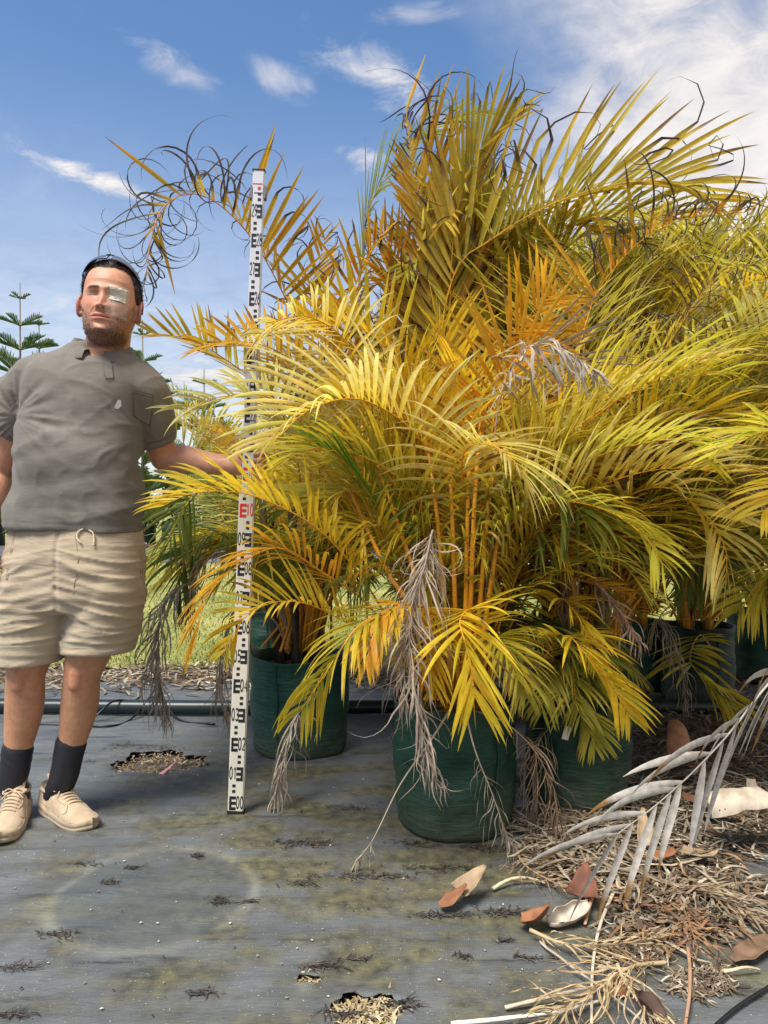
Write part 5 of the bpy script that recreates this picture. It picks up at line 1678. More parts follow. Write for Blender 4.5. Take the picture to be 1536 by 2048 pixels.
def build_person():
    root = empty('person', (bx(60), YC, 0))
    off = np.array(root.location)
    tag(root, 'man in grey polo shirt and khaki shorts, dressing over one eye, holding the staff', 'person')

    # ---------- skin: one continuous body
    pcs = [head_piece()] + ear_piece(-1) + ear_piece(1)
    neck0, neck1 = np.array((bx(207), YC + 0.02, bz(745))), to_world(np.array((0, 0.018, -0.055)))
    pcs.append(limb([neck0, (neck0 + neck1) / 2, neck1], [0.080, 0.070, 0.070], 28))
    pcs.append(ring_loft(smooth_rings([(bx(150), YC, bz(1170), 0.16, 0.115), (bx(152), YC, bz(1080), 0.185, 0.125), (bx(158), YC, bz(950), 0.185, 0.12), (bx(168), YC, bz(840), 0.185, 0.115),
                                       (bx(176), YC, bz(770), 0.18, 0.10), (bx(184), YC, bz(725), 0.14, 0.075), (bx(190), YC, bz(700), 0.08, 0.05)]), 40))
    # his left arm (picture right) to the staff
    shL, elL = np.array((bx(282), YC, bz(788))), np.array((bx(330, 2.62), 2.60, bz(918, 2.62)))
    hold = STAFF[0] + STAFF[1] @ np.array((0, 0, 1.205))
    wrL = hold + np.array((-0.062, 0.030, -0.014))
    pcs.append(limb([(bx(255), YC, bz(785)), shL, (shL + elL) / 2 + (0.008, -0.005, 0.006), elL], [0.045, 0.052, 0.055, 0.044], 24))
    pcs.append(limb([elL, elL * 0.7 + wrL * 0.3 + (0, 0, 0.004), elL * 0.35 + wrL * 0.65, wrL], [0.044, 0.050, 0.040, 0.030], 24))
    palm = wrL + np.array((0.050, 0.012, 0.008))
    pcs.append(limb([wrL, palm * 0.5 + wrL * 0.5, palm], [0.030, 0.036, 0.036], 20, 0.62, (0, 1, 0), 14))
    for k, (dz, l, r) in enumerate(((0.033, 0.080, 0.0098), (0.012, 0.088, 0.0100), (-0.009, 0.083, 0.0096), (-0.029, 0.067, 0.0086))):
        b = palm + np.array((0.012, 0.004, dz))
        # round the far edge of the staff and back over its face
        P = [b, b + (0.024, 0.004, 0.002), b + (0.046, -0.010, 0.002), b + (0.050, -0.036, 0.0), b + (0.036, -0.052, -0.002), b + (0.020, -0.052, -0.003)]
        pcs.append(limb(np.array(P[:6 if k < 3 else 5]), [r, r, r * 0.97, r * 0.92, r * 0.86, r * 0.74][:6 if k < 3 else 5], 12, m=24))
    t = palm + np.array((-0.020, -0.012, 0.020))
    pcs.append(limb([t, t + (0.016, -0.026, 0.020), t + (0.030, -0.040, 0.030), t + (0.046, -0.046, 0.034)], [0.014, 0.0125, 0.0105, 0.0085], 12, m=18))
    # his right arm (picture left) hanging at his side
    shR, elR, wrR = np.array((bx(62), YC, bz(780))), np.array((bx(-16), 2.50, bz(950))), np.array((bx(-34, 2.40), 2.39, bz(1050, 2.40)))
    pcs.append(limb([(bx(100), YC, bz(780)), shR, (shR + elR) / 2 + (-0.004, 0, 0), elR], [0.046, 0.054, 0.056, 0.046], 24))
    pcs.append(limb([elR, elR * 0.7 + wrR * 0.3, elR * 0.35 + wrR * 0.65, wrR], [0.046, 0.053, 0.042, 0.031], 24))
    pR = wrR + np.array((0.022, -0.022, -0.062))
    pcs.append(limb([wrR, (wrR + pR) / 2, pR], [0.030, 0.038, 0.036], 20, 0.6, (1, 0.2, 0), 14))
    for k, (dy, l, r) in enumerate(((-0.030, 0.076, 0.0098), (-0.010, 0.084, 0.010), (0.010, 0.078, 0.0095), (0.028, 0.062, 0.0086))):
        pcs.append(finger(pR + np.array((0.004, dy, -0.014)), (0.18, -0.1 - dy * 2, -1), (0, 1, 0), l, r, (-0.2, -0.35, -0.3)))
    t = wrR + np.array((0.020, -0.030, -0.020))
    pcs.append(limb([t, t + (0.014, -0.022, -0.022), t + (0.022, -0.034, -0.048), t + (0.026, -0.036, -0.070)], [0.014, 0.0125, 0.0105, 0.0085], 12, m=18))
    # legs
    def leg(hip, knee, calf, shin, ankle):
        pcs.append(limb([hip[:3], (np.array(hip[:3]) + knee[:3]) / 2, knee[:3]], [hip[3], (hip[3] + knee[3]) / 2 + 0.008, knee[3]], 26))
        pcs.append(limb([knee[:3], calf[:3], shin[:3], ankle[:3]], [knee[3], calf[3], shin[3], ankle[3]], 26, m=50))
    leg((bx(85), YC, bz(1170), 0.098), (bx(51), YC + 0.0, bz(1352), 0.060), (bx(38), YC + 0.035, bz(1425), 0.061), (bx(22), YC + 0.045, bz(1510), 0.044), (bx(13), YC + 0.045, bz(1575), 0.040))
    leg((bx(212), YC, bz(1170), 0.098), (bx(165), YC - 0.005, bz(1350), 0.058), (bx(151), YC + 0.03, bz(1420), 0.060), (bx(131), YC + 0.045, bz(1500), 0.044), (bx(113), YC + 0.05, bz(1570), 0.039))
    pcs.append(limb([(bx(166), YC - 0.048, bz(1338)), (bx(163), YC - 0.046, bz(1362))], [0.026, 0.024], 14, m=8))
    pcs.append(limb([(bx(53), YC - 0.046, bz(1340)), (bx(50), YC - 0.044, bz(1364))], [0.026, 0.024], 14, m=8))
    V, Fc, Nn = remesh(pcs, 0.0034, 2, 'skin')
    # finer faces over the face, pulled back onto the sculpted surface
    H = to_head(V)
    reg = (np.abs(H[:, 0]) < 0.068) & (H[:, 1] < -0.03) & (H[:, 2] > -0.122) & (H[:, 2] < 0.07)
    bm = bmesh.new()
    bm.from_mesh(make_mesh('tmp', V, Fc))
    bm.verts.ensure_lookup_table()
    es = [e for e in bm.edges if reg[e.verts[0].index] and reg[e.verts[1].index]]
    bmesh.ops.subdivide_edges(bm, edges=es, cuts=1, use_grid_fill=True)
    bmesh.ops.triangulate(bm, faces=[f for f in bm.faces if len(f.verts) > 4])
    bm.verts.index_update()
    V = np.array([v.co[:] for v in bm.verts], float)
    Fc = [tuple(v.index for v in f.verts) for f in bm.faces]
    bm.free()
    H = to_head(V)
    idx = np.where((np.abs(H[:, 0]) < 0.066) & (H[:, 1] < -0.032) & (H[:, 2] > -0.118) & (H[:, 2] < 0.066))[0]
    tt = -math.pi / 2 + np.linspace(-1.35, 1.35, 260)
    for i in idx:
        S = head_xyz(np.full(260, H[i, 2]), tt)
        yy = np.interp(H[i, 0], S[:, 0], S[:, 1])
        k = float(sstep(0.064 - abs(H[i, 0]), 0, 0.012) * sstep(H[i, 2], -0.118, -0.105) * sstep(0.066 - H[i, 2], 0, 0.012))
        H[i, 1] += (yy - H[i, 1]) * k
    V[idx] = to_world(H[idx])
    # skin colour: redder face and knees, darker beard, brows, lips
    H = to_head(V)
    base = srgb(200, 148, 120)
    C = np.tile(base, (len(V), 1))
    mott = np.array([mnoise.noise(Vector(p * 14)) for p in V])
    C *= (1 + 0.10 * mott)[:, None]
    legm = sstep(-V[:, 2], -0.62, -0.55)[:, None]
    C = C * (1 - legm) + legm * srgb(192, 142, 108) * (1 + 0.12 * mott)[:, None]
    for kx, kz in ((166, 1348), (52, 1350)):
        kd = np.exp(-(((V[:, 0] - bx(kx)) / 0.045) ** 2 + ((V[:, 2] - bz(kz)) / 0.05) ** 2))[:, None] * (V[:, 1] < YC)[:, None]
        C = C * (1 - 0.35 * kd) + 0.35 * kd * srgb(190, 116, 92)
    x, y, z = H[:, 0], H[:, 1], H[:, 2]
    ax = np.abs(x)
    hd = (z > -0.16) & (z < 0.14) & (ax < 0.11) & (np.abs(y) < 0.14)
    face = (hd & (y < 0)).astype(float)
    nz = np.array([mnoise.noise(Vector(p * 160)) if h else 0.0 for p, h in zip(V, hd)])
    nz2 = np.array([mnoise.noise(Vector(p * 520)) if h else 0.0 for p, h in zip(V, hd)])

    def paint(mask, col):
        nonlocal C
        mk = (np.clip(mask, 0, 1) * hd)[:, None]
        C = C * (1 - mk) + np.asarray(col) * mk
    paint(face * (gs(ax, 0.042, 0.022) * gs(z, -0.030, 0.02) * 0.45 + gs(x, 0, 0.018) * gs(z, -0.032, 0.02) * 0.4), srgb(206, 122, 100))
    paint(face * gs(z, 0.05, 0.03) * 0.25, srgb(204, 140, 112))
    paint(sstep(ax, 0.078, 0.085) * 0.5, srgb(204, 120, 100))
    line = np.interp(ax, [0, 0.02, 0.034, 0.05, 0.068, 0.076], [-0.084, -0.084, -0.056, -0.052, -0.030, 0.0])
    beard = sstep(line - z, -0.006, 0.012) * sstep(0.035 - y, 0, 0.03)
    chin = gs(x, 0, 0.024) * sstep(z, -0.112, -0.100) * sstep(-0.080 - z, -0.004, 0.004)
    beard = beard * (1 - 0.85 * chin) * sstep(z, -0.150, -0.135)
    beard = np.maximum(beard, 0.9 * gs(z, -0.0575, 0.0062) * sstep(0.034 - ax, 0, 0.01))
    beard = np.maximum(beard, 0.85 * gs(ax, 0.034, 0.006) * gs(z, -0.075, 0.016))
    strong = sstep(-z, 0.085, 0.112)
    paint(beard * (0.36 + 0.34 * strong + 0.22 * nz + 0.28 * nz2), srgb(52, 42, 40))
    lips = sstep(0.027 - ax, 0, 0.006) * (gs(z, -0.0660, 0.0036) * 0.75 + gs(z, -0.0785, 0.0045) * 0.7)
    paint(face * lips, srgb(176, 96, 92))
    paint(face * gs(z, -0.0722, 0.0016) * sstep(0.029 - ax, 0, 0.005), srgb(70, 36, 36))
    brow = gs(z - (0.017 - 0.10 * np.maximum(ax - 0.030, 0) ** 1.0), 0, 0.0042) * sstep(ax, 0.010, 0.016) * sstep(0.052 - ax, 0, 0.008)
    paint(face * brow * (0.9 + 0.3 * nz2), srgb(58, 44, 40))
    eye = gs(ax, 0.0325, 0.0125) * gs(z - (-0.0045 + 0.06 * (ax - 0.032)), 0, 0.0026)
    paint(face * np.clip(eye * 2.2, 0, 1), srgb(38, 26, 26))
    paint(face * gs(ax, 0.030, 0.016) * gs(z, 0.004, 0.006) * 0.3, srgb(150, 92, 78))  # shade of the eye sockets, painted into the skin colour
    paint(face * gs(ax, 0.0075, 0.0035) * gs(z, -0.0475, 0.0028) * 0.85, srgb(56, 28, 28))
    # stubble
    rb = np.random.default_rng(8)
    cand = np.where(hd & (beard > 0.35) & (y < 0.02))[0]
    pick = rb.choice(cand, 3000)
    bp0 = H[pick] + rb.normal(0, 0.0012, (len(pick), 3))
    bd = unit(np.stack([H[pick, 0] * 4, H[pick, 1] * 5, np.full(len(pick), -0.45)], 1) + rb.normal(0, 0.35, (len(pick), 3)))
    bl = rb.uniform(0.0012, 0.0034, len(pick))[:, None] * np.where(H[pick, 2] < -0.09, 1.5, 1.0)[:, None]
    bs = unit(np.cross(bd, rb.normal(0, 1, bd.shape))) * 0.0005
    bv = np.stack([bp0 - bs, bp0 + bs, bp0 + bd * bl + bs * 0.3, bp0 + bd * bl - bs * 0.3], 1).reshape(-1, 3)
    BEARD = (to_world(bv), np.arange(len(bv)).reshape(-1, 4), np.repeat(srgb(66, 52, 46) * rb.uniform(0.5, 1.6, (len(pick), 1)), 4, 0))
    body = link('body', make_mesh('body', V - off, Fc, M_SKIN, np.clip(C, 0.01, 0.9)), root)

    # ---------- hair
    n, zs = 150, np.linspace(-0.045, 0.127, 80)
    th = np.linspace(0, 2 * math.pi, n, endpoint=False) - math.pi
    hv = np.vstack([head_xyz(np.full(n, q), th, 0.0) for q in zs])
    hx, hy, hz = hv[:, 0], hv[:, 1], hv[:, 2]
    # hairline: high over the forehead, down in front of the ears
    fr = np.interp(np.abs(hx), [0, 0.03, 0.05, 0.062, 0.072, 0.08], [0.086, 0.087, 0.084, 0.074, 0.046, -0.010])
    fr = np.where(hy > 0.0, np.interp(hy, [0.0, 0.02, 0.05, 0.11], [-0.030, 0.025, -0.02, -0.05]), fr)
    wob = np.array([0.005 * mnoise.noise(Vector(p * 90)) for p in hv])
    depth = hz - fr + wob
    th_ = np.clip(depth / 0.012, 0, 1)
    nr = unit(np.stack([hx / 0.08 ** 2, hy / 0.095 ** 2, np.maximum(hz, 0) / 0.125 ** 2], 1))
    lump = np.array([mnoise.noise(Vector(p * 70)) + 0.6 * mnoise.noise(Vector(p * 200)) for p in hv])
    hv2 = hv + nr * ((0.0005 + 0.0075 * th_ * (0.75 + 0.35 * sstep(hz, 0.03, 0.1)) + 0.0022 * lump * th_))[:, None]
    hf = np.array([(i * n + j, i * n + (j + 1) % n, (i + 1) * n + (j + 1) % n, (i + 1) * n + j) for i in range(len(zs) - 1) for j in range(n)])
    hf = hf[(depth[hf] > 0).all(1)]
    parts = [(to_world(hv2), hf, np.tile(srgb(52, 42, 40), (len(hv2), 1)) * (1 + 0.5 * np.clip(lump, -0.6, 0.8))[:, None])]
    rng = np.random.default_rng(3)
    pick = rng.choice(np.where(depth > 0.002)[0], 5200)
    p0 = hv2[pick] + rng.normal(0, 0.0012, (len(pick), 3))
    dr = unit(nr[pick] * 0.35 + rng.normal(0, 0.35, (len(pick), 3)) + np.array((0.25, -0.5, 0.15)))
    ln = rng.uniform(0.003, 0.008, len(pick))[:, None]
    sd = unit(np.cross(dr, rng.normal(0, 1, dr.shape))) * 0.0006
    sv = np.stack([p0 - sd, p0 + sd, p0 + dr * ln + sd * 0.3, p0 + dr * ln - sd * 0.3], 1).reshape(-1, 3)
    parts.append((to_world(sv), np.arange(len(sv)).reshape(-1, 4), np.repeat(srgb(60, 48, 44) * rng.uniform(0.5, 1.6, (len(pick), 1)), 4, 0)))
    link('beard', make_mesh('beard', BEARD[0] - off, BEARD[1], M_HAIR, BEARD[2]), root)
    hV, hF, hC = join(parts)
    link('hair', make_mesh('hair', hV - off, hF, M_HAIR, hC), root)

    # ---------- dressing over his left eye
    def patch(x0, x1, z0, z1, o, nx=20, nzz=24, wr=0.0008, rnd=0.3):
        V = []
        for j in range(nzz):
            q = z0 + (z1 - z0) * j / (nzz - 1)
            for i in range(nx):
                X = x0 + (x1 - x0) * i / (nx - 1) + 0.0015 * math.sin(j * 1.7) * (i in (0, nx - 1))
                t = -math.pi / 2 + np.linspace(-0.2, 1.45, 120)
                S = head_xyz(np.full(120, q), t)
                k = np.argmin(np.abs(S[:, 0] - X))
                V.append(S[k])
        V = np.array(V).reshape(nzz, nx, 3)
        for _ in range(5):
            V[1:-1, 1:-1] = (V[:-2, 1:-1] + V[2:, 1:-1] + V[1:-1, :-2] + V[1:-1, 2:]) / 4
        V = V.reshape(-1, 3)
        V += unit(V * (1.2, 1.0, 0.0)) * o + np.array([unit(v * (1.0, 1.0, 0)) * wr * (mnoise.noise(Vector(v * 130)) + 0.4) for v in V])
        f = [(j * nx + i, j * nx + i + 1, (j + 1) * nx + i + 1, (j + 1) * nx + i) for j in range(nzz - 1) for i in range(nx - 1)]
        return to_world(V), np.array(f)

    V, Fc = patch(0.0125, 0.064, -0.062, 0.030, 0.0018, wr=0.0012)
    tape = link('eye_dressing', make_mesh('eye_dressing', V - off, Fc, M_TAPE), root)
    V, Fc = patch(0.0175, 0.058, -0.016, 0.024, 0.0034, wr=0.0028)
    link('gauze_pad', make_mesh('gauze_pad', V - off, Fc, M_PLAIN, np.tile(srgb(204, 198, 184), (len(V), 1))), tape)

    # ---------- polo shirt
    Q = [(bx(151), YC, bz(1062), 0.219, 0.152, -0.05), (bx(151), YC, bz(1050), 0.221, 0.154, -0.05), (bx(152), YC, bz(1015), 0.216, 0.157, -0.03), (bx(157), YC - 0.006, bz(960), 0.203, 0.157),
         (bx(161), YC - 0.008, bz(900), 0.197, 0.152), (bx(166), YC, bz(850), 0.197, 0.145), (bx(172), YC, bz(800), 0.207, 0.140), (bx(176), YC + 0.004, bz(755), 0.210, 0.130),
         (bx(182), YC + 0.012, bz(722), 0.168, 0.106), (bx(188), YC + 0.02, bz(705), 0.128, 0.086), (bx(196), YC + 0.02, bz(690), 0.096, 0.072)]
    pcs = [ring_loft(smooth_rings(Q, 5), 64, 2.35)]
    sl0, sl1 = np.array((bx(74), YC + 0.005, bz(760))), np.array((bx(5), YC + 0.015, bz(862)))
    pcs.append(limb([(bx(118), YC + 0.01, bz(750)), sl0, (sl0 + sl1) / 2 + (-0.012, 0, 0.010), sl1], [0.076, 0.080, 0.081, 0.076], 30)[:2])
    sr0 = np.array((bx(276), YC + 0.005, bz(772)))
    sr1 = shL * 0.30 + elL * 0.70
    pcs.append(limb([(bx(240), YC + 0.01, bz(750)), sr0, (sr0 + sr1) / 2 + (0.012, 0, 0.004), sr1], [0.078, 0.084, 0.077, 0.068], 30)[:2])
    V, Fc, Nn = remesh(pcs, 0.0062, 5, 'shirt')
    # cut the sleeve ends and the hem flat by pressing the rounded caps back
    for e0, e1, lim in ((sl0, sl1, 0.004), (sr0, sr1, 0.004)):
        a = unit(e1 - e0)
        s = (V - e1) @ a
        near = np.linalg.norm(V - e1, axis=1) < 0.16
        over = near & (s > lim)
        V[over] -= np.outer(s[over] - lim - 0.0 * s[over], a)
    X, Yv, Zv = V[:, 0], V[:, 1], V[:, 2]
    arm = np.array((bx(52), YC - 0.06, bz(838)))          # armpit at picture left
    armr = np.array((bx(287), YC - 0.06, bz(872)))
    disp = np.zeros(len(V))
    for i, p in enumerate(V):
        v = Vector(p)
        f = 0.0075 * mnoise.noise(v * 7)
        # drag folds running out from the armpits
        for c, sg, am in ((arm, 1, 0.6), (armr, -1, 0.12)):
            dx, dz = (p[0] - c[0]) * sg, p[2] - c[2]
            r = math.hypot(dx, dz)
            if r < 0.34 and p[1] < YC + 0.08:
                an = math.atan2(dz, dx)
                w = am * math.exp(-((r - 0.11) / 0.085) ** 2)
                f += 0.017 * w * (1 - abs(2.2 * mnoise.noise(Vector((an * 3.4 + sg, r * 2.0, 2.0 * sg))))) - 0.008 * w
        # the cloth hanging from the chest in a few long soft drapes
        f += 0.011 * sstep(-p[2], -bz(800), -bz(900)) * mnoise.noise(Vector((p[0] * 7.5 + 1.6 * p[2], p[2] * 1.6, 4.0)))
        f += 0.006 * mnoise.noise(Vector((p[0] * 4 + p[2] * 9, p[2] * 9 - p[0] * 5, 8.0 + p[1] * 3)))
        # small sharp creases
        cz = max(0.0, 1 - abs(3.0 * mnoise.noise(Vector((p[0] * 9 - p[2] * 5, p[2] * 15 + p[0] * 6, 3.0 + p[1] * 4)))))
        f += 0.006 * cz ** 2 * (0.4 + 1.2 * max(0.0, mnoise.noise(v * 5)))
        # soft slanting folds over the belly, gathers at the hem
        t = p[2] - 0.25 * (p[0] - bx(150))
        bel = sstep(p[2], bz(1070), bz(1000)) * sstep(-p[2], -bz(860), -bz(930))
        f += 0.013 * bel * (1 - abs(2 * mnoise.noise(Vector((p[0] * 3.0 + 0.7 * t, t * 9.0, p[1] * 2)))) - 0.4)
        hem = sstep(-p[2], -bz(960), -bz(1055))
        f += 0.008 * hem * mnoise.noise(Vector((p[0] * 16, p[1] * 10, p[2] * 3)))
        disp[i] = f
    V = V + Nn * disp[:, None]
    # open at the throat
    V[:, 1] += 0.06 * gs(V[:, 0], bx(209), 0.026) * sstep(V[:, 2], bz(728), bz(708)) * (V[:, 1] < YC)
    # hem band and sleeve bands
    band = gs(V[:, 2], bz(1047) - 0.05 * (V[:, 0] - bx(151)), 0.003)
    V -= Nn * (0.0018 * band)[:, None]
    C = np.tile(srgb(120, 114, 105), (len(V), 1))
    pale_mid = np.exp(-(((V[:, 0] - bx(190)) / 0.10) ** 2 + ((V[:, 2] - bz(930)) / 0.16) ** 2))  # shirt colour slightly paler around the middle
    C = C * (1 - 0.22 * pale_mid[:, None]) + 0.22 * pale_mid[:, None] * srgb(140, 138, 134)
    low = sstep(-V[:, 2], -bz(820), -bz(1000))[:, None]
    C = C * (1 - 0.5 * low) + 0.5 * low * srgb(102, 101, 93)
    shirt = link('polo_shirt', make_mesh('polo_shirt', V - off, Fc, M_SHIRT, C), root)

    from mathutils.bvhtree import BVHTree
    tree = BVHTree.FromPolygons([Vector(p) for p in V], [tuple(f) for f in Fc])

    def front(px, py, lift=0.002):
        """point of the shirt front seen at that pixel"""
        d = Vector(((px - CX) / F, 1.0, -(py - CY) / F)).normalized()
        h = tree.ray_cast(Vector((0, 0, CAM_H)), d)
        return np.array(h[0]) - np.array(d) * lift if h[0] is not None else W(px, py, YC - 0.12)

    def patch_px(poly_l, poly_r, m, k, lift):
        Vp = []
        for i in range(m):
            t = i / (m - 1)
            for j in range(k):
                u = j / (k - 1)
                a = np.array(poly_l[0]) * (1 - t) + np.array(poly_l[1]) * t
                b2 = np.array(poly_r[0]) * (1 - t) + np.array(poly_r[1]) * t
                q = a * (1 - u) + b2 * u
                Vp.append(front(q[0], q[1], lift))
        Fp = np.array([(i * k + j, i * k + j + 1, (i + 1) * k + j + 1, (i + 1) * k + j) for i in range(m - 1) for j in range(k - 1)])
        return np.array(Vp), Fp

    SH = srgb(120, 114, 105)
    Vp, Fp = patch_px(((266, 778), (269, 832)), ((307, 790), (300, 852)), 14, 12, 0.0035)
    pocket = link('pocket', make_mesh('pocket', Vp - off, Fp, M_SHIRT, np.tile(SH * 0.97, (len(Vp), 1))), shirt)
    g = Geo()
    for pts in (((266, 778), (287, 784), (307, 790)), ((266, 778), (268, 805), (269, 832)), ((269, 832), (285, 843), (300, 852)), ((307, 790), (304, 820), (300, 852)), ((266, 784), (287, 790), (307, 796))):
        g.tube(spline([front(*q, 0.0045) for q in pts], 10), 0.0011, 5, SH * 0.62)
    link('stitching', g.mesh('stitching', M_SHIRT, off=off), pocket)
    Vp, Fp = patch_px(((207, 716), (210, 756)), ((222, 718), (227, 756)), 10, 6, 0.0028)
    link('placket', make_mesh('placket', Vp - off, Fp, M_SHIRT, np.tile(SH, (len(Vp), 1))), shirt)
    g = Geo()
    g.tube(spline([front(x, y, 0.004) for x, y in ((208, 720), (211, 755), (227, 756))], 16), 0.0011, 5, SH * 0.55)
    g.tube(spline([front(x, y, 0.004) for x, y in ((222, 720), (225, 738), (227, 755))], 10), 0.0009, 5, SH * 0.5)
    link('placket_stitching', g.mesh('placket_stitching', M_SHIRT, off=off), shirt)
    # collar: a turned-down band open at the throat
    nc = neck0 * 0.42 + neck1 * 0.58
    cen = np.array((bx(205), YC + 0.015, bz(700)))
    m = 60
    ph = np.linspace(-math.pi / 2 + 0.30, 1.5 * math.pi - 0.22, m)
    rows = []
    for lay, (rr, dz) in enumerate(((0.079, -0.012), (0.080, 0.012), (0.083, 0.026), (0.089, 0.028), (0.097, 0.014), (0.104, -0.004), (0.110, -0.020), (0.111, -0.026), (0.106, -0.022))):
        row = []
        for i, a in enumerate(ph):
            fr = max(0.0, -math.sin(a))                       # towards the throat
            edge = min(1.0, min(i, m - 1 - i) / 9.0)
            zdrop = -0.040 * fr ** 1.6 + 0.010 * max(0, math.sin(a))
            k = rr * (1.0 + 0.10 * fr) + 0.002 * math.sin(a * 5 + lay)
            if lay >= 4:
                k += 0.010 * fr * (1 - edge)
            wav = 0.004 * math.sin(a * 7.0 + 1) * (lay >= 4)
            row.append((cen[0] + k * 1.03 * math.cos(a) + 0.006 * fr, cen[1] + k * 0.98 * math.sin(a), cen[2] + dz * (0.75 + 0.25 * edge) + zdrop + wav - 0.016 * math.cos(a)))
        rows.append(row)
    Vc = np.array(rows).reshape(-1, 3)
    Fcol = np.array([(i * m + j, i * m + j + 1, (i + 1) * m + j + 1, (i + 1) * m + j) for i in range(len(rows) - 1) for j in range(m - 1)])
    link('collar', make_mesh('collar', Vc - off, Fcol, M_SHIRT, np.tile(SH * 0.92, (len(Vc), 1))), shirt)
    # white paint spot on the chest
    q = [front(x, y, 0.002) for x, y in ((229, 813), (236, 799), (242, 801), (243, 812), (236, 818), (229, 817))]
    link('paint_spot', make_mesh('paint_spot', np.array(q) - off, [tuple(range(6))], M_PLAIN, np.tile(srgb(196, 194, 190), (6, 1))), shirt)
    # sleeve hems
    for e0, e1, r in ((sl0, sl1, 0.088), (sr0, sr1, 0.070)):
        a = unit(e1 - e0)
        c0 = e1 - a * 0.020
        rad = []
        P = []
        for t in np.linspace(0, 2 * math.pi, 40, endpoint=True):
            u1 = unit(np.cross(a, (0, 1, 0)))
            u2 = np.cross(a, u1)
            dirv = u1 * math.cos(t) + u2 * math.sin(t)
            h = tree.ray_cast(Vector(c0 + dirv * 0.2), Vector(-dirv))
            P.append(np.array(h[0]) + dirv * 0.0008 if h[0] is not None else c0 + dirv * r)
        g = Geo()
        g.tube(np.array(P), 0.0011, 5, SH * 0.6, caps=False)
        link('hem_stitching', g.mesh('hem_stitching', M_SHIRT, off=off), shirt)

    # ---------- shorts
    pcs = [ring_loft(smooth_rings([(bx(152), YC, bz(1030), 0.190, 0.128), (bx(152), YC, bz(1060), 0.208, 0.138), (bx(151), YC, bz(1110), 0.222, 0.150), (bx(149), YC, bz(1160), 0.224, 0.150),
                                   (bx(146), YC, bz(1200), 0.218, 0.144), (bx(146), YC, bz(1222), 0.20, 0.12)], 5), 56, 2.4)]
    pcs.append(ring_loft(smooth_rings([(bx(84), YC, bz(1150), 0.120, 0.135), (bx(78), YC, bz(1205), 0.122, 0.135), (bx(72), YC, bz(1255), 0.116, 0.128, 0.02), (bx(64), YC - 0.002, bz(1308), 0.101, 0.118, 0.03),
                                       (bx(62), YC - 0.002, bz(1322), 0.101, 0.118, 0.03)], 5), 48, 2.2))
    pcs.append(ring_loft(smooth_rings([(bx(214), YC, bz(1150), 0.120, 0.135), (bx(213), YC, bz(1205), 0.118, 0.135), (bx(206), YC, bz(1255), 0.115, 0.128), (bx(198), YC - 0.002, bz(1288), 0.116, 0.118, 0.02),
                                       (bx(197), YC - 0.002, bz(1302), 0.116, 0.118, 0.02)], 5), 48, 2.2))
    V, Fc, Nn = remesh(pcs, 0.0056, 4, 'shorts')
    disp = np.zeros(len(V))
    for i, p in enumerate(V):
        sg = 1 if p[0] > bx(146) else -1
        # whisker folds: mostly level, fanning from the crotch
        t = p[2] + 0.22 * sg * (p[0] - bx(146)) * sstep(p[2], bz(1300), bz(1180))
        lo = sstep(-p[2], -bz(1070), -bz(1130)) * (1 - 0.75 * sstep(-p[2], -bz(1275), -bz(1310)))
        f = 0.0080 * lo * max(0.0, 1 - abs(2.4 * mnoise.noise(Vector((p[0] * 4.2, t * 24, sg * 3 + p[1] * 3))))) ** 2.2
        f += 0.0050 * lo * mnoise.noise(Vector((p[0] * 7, t * 60, 5 + p[1] * 5)))
        f += 0.0055 * mnoise.noise(Vector((p[0] * 5, p[1] * 5, p[2] * 5)))
        f += 0.004 * sstep(p[2], bz(1090), bz(1045)) * mnoise.noise(Vector((p[0] * 45, p[1] * 45, p[2] * 3)))
        hemz = bz(1316) if sg < 0 else bz(1294)
        f -= 0.0022 * math.exp(-((p[2] - hemz - 0.016) / 0.0028) ** 2)
        disp[i] = f
    mid = gs(V[:, 0], bx(150) + 0.02 * (V[:, 2] - bz(1150)), 0.006) * (V[:, 1] < YC) * sstep(V[:, 2], bz(1235), bz(1190))
    V = V + Nn * (disp - 0.006 * mid)[:, None]
    C = np.tile(srgb(176, 160, 136), (len(V), 1))
    nz = np.array([mnoise.noise(Vector(p * 9)) for p in V])
    C *= (1 + 0.10 * nz)[:, None]
    shorts = link('shorts', make_mesh('shorts', V - off, Fc, M_SHORTS, C), root)
    tree = BVHTree.FromPolygons([Vector(p) for p in V], [tuple(f) for f in Fc])
    g = Geo()
    KH = srgb(190, 170, 140)
    for pts in (((28, 1062), (22, 1100), (12, 1160)), ((31, 1062), (25, 1100), (15, 1160)), ((280, 1062), (284, 1110), (286, 1160)), ((276, 1062), (280, 1110), (282, 1160)),
                ((150, 1070), (156, 1120), (148, 1175), (145, 1215)),):
        g.tube(spline([front(*q, 0.0012) for q in pts], 16), 0.0013, 5, KH * 0.62)
    link('seam', g.mesh('seam', M_SHORTS, off=off), shorts)
    g = Geo()
    g.tube(spline([front(*q, 0.006) for q in ((166, 1058), (156, 1064), (154, 1076), (162, 1086))], 16), 0.0028, 6, srgb(206, 192, 166))
    g.tube(spline([front(*q, 0.006) for q in ((178, 1060), (186, 1066), (188, 1080), (187, 1092))], 16), 0.0028, 6, srgb(206, 192, 166))
    link('drawstring', g.mesh('drawstring', M_SHORTS, off=off), shorts)

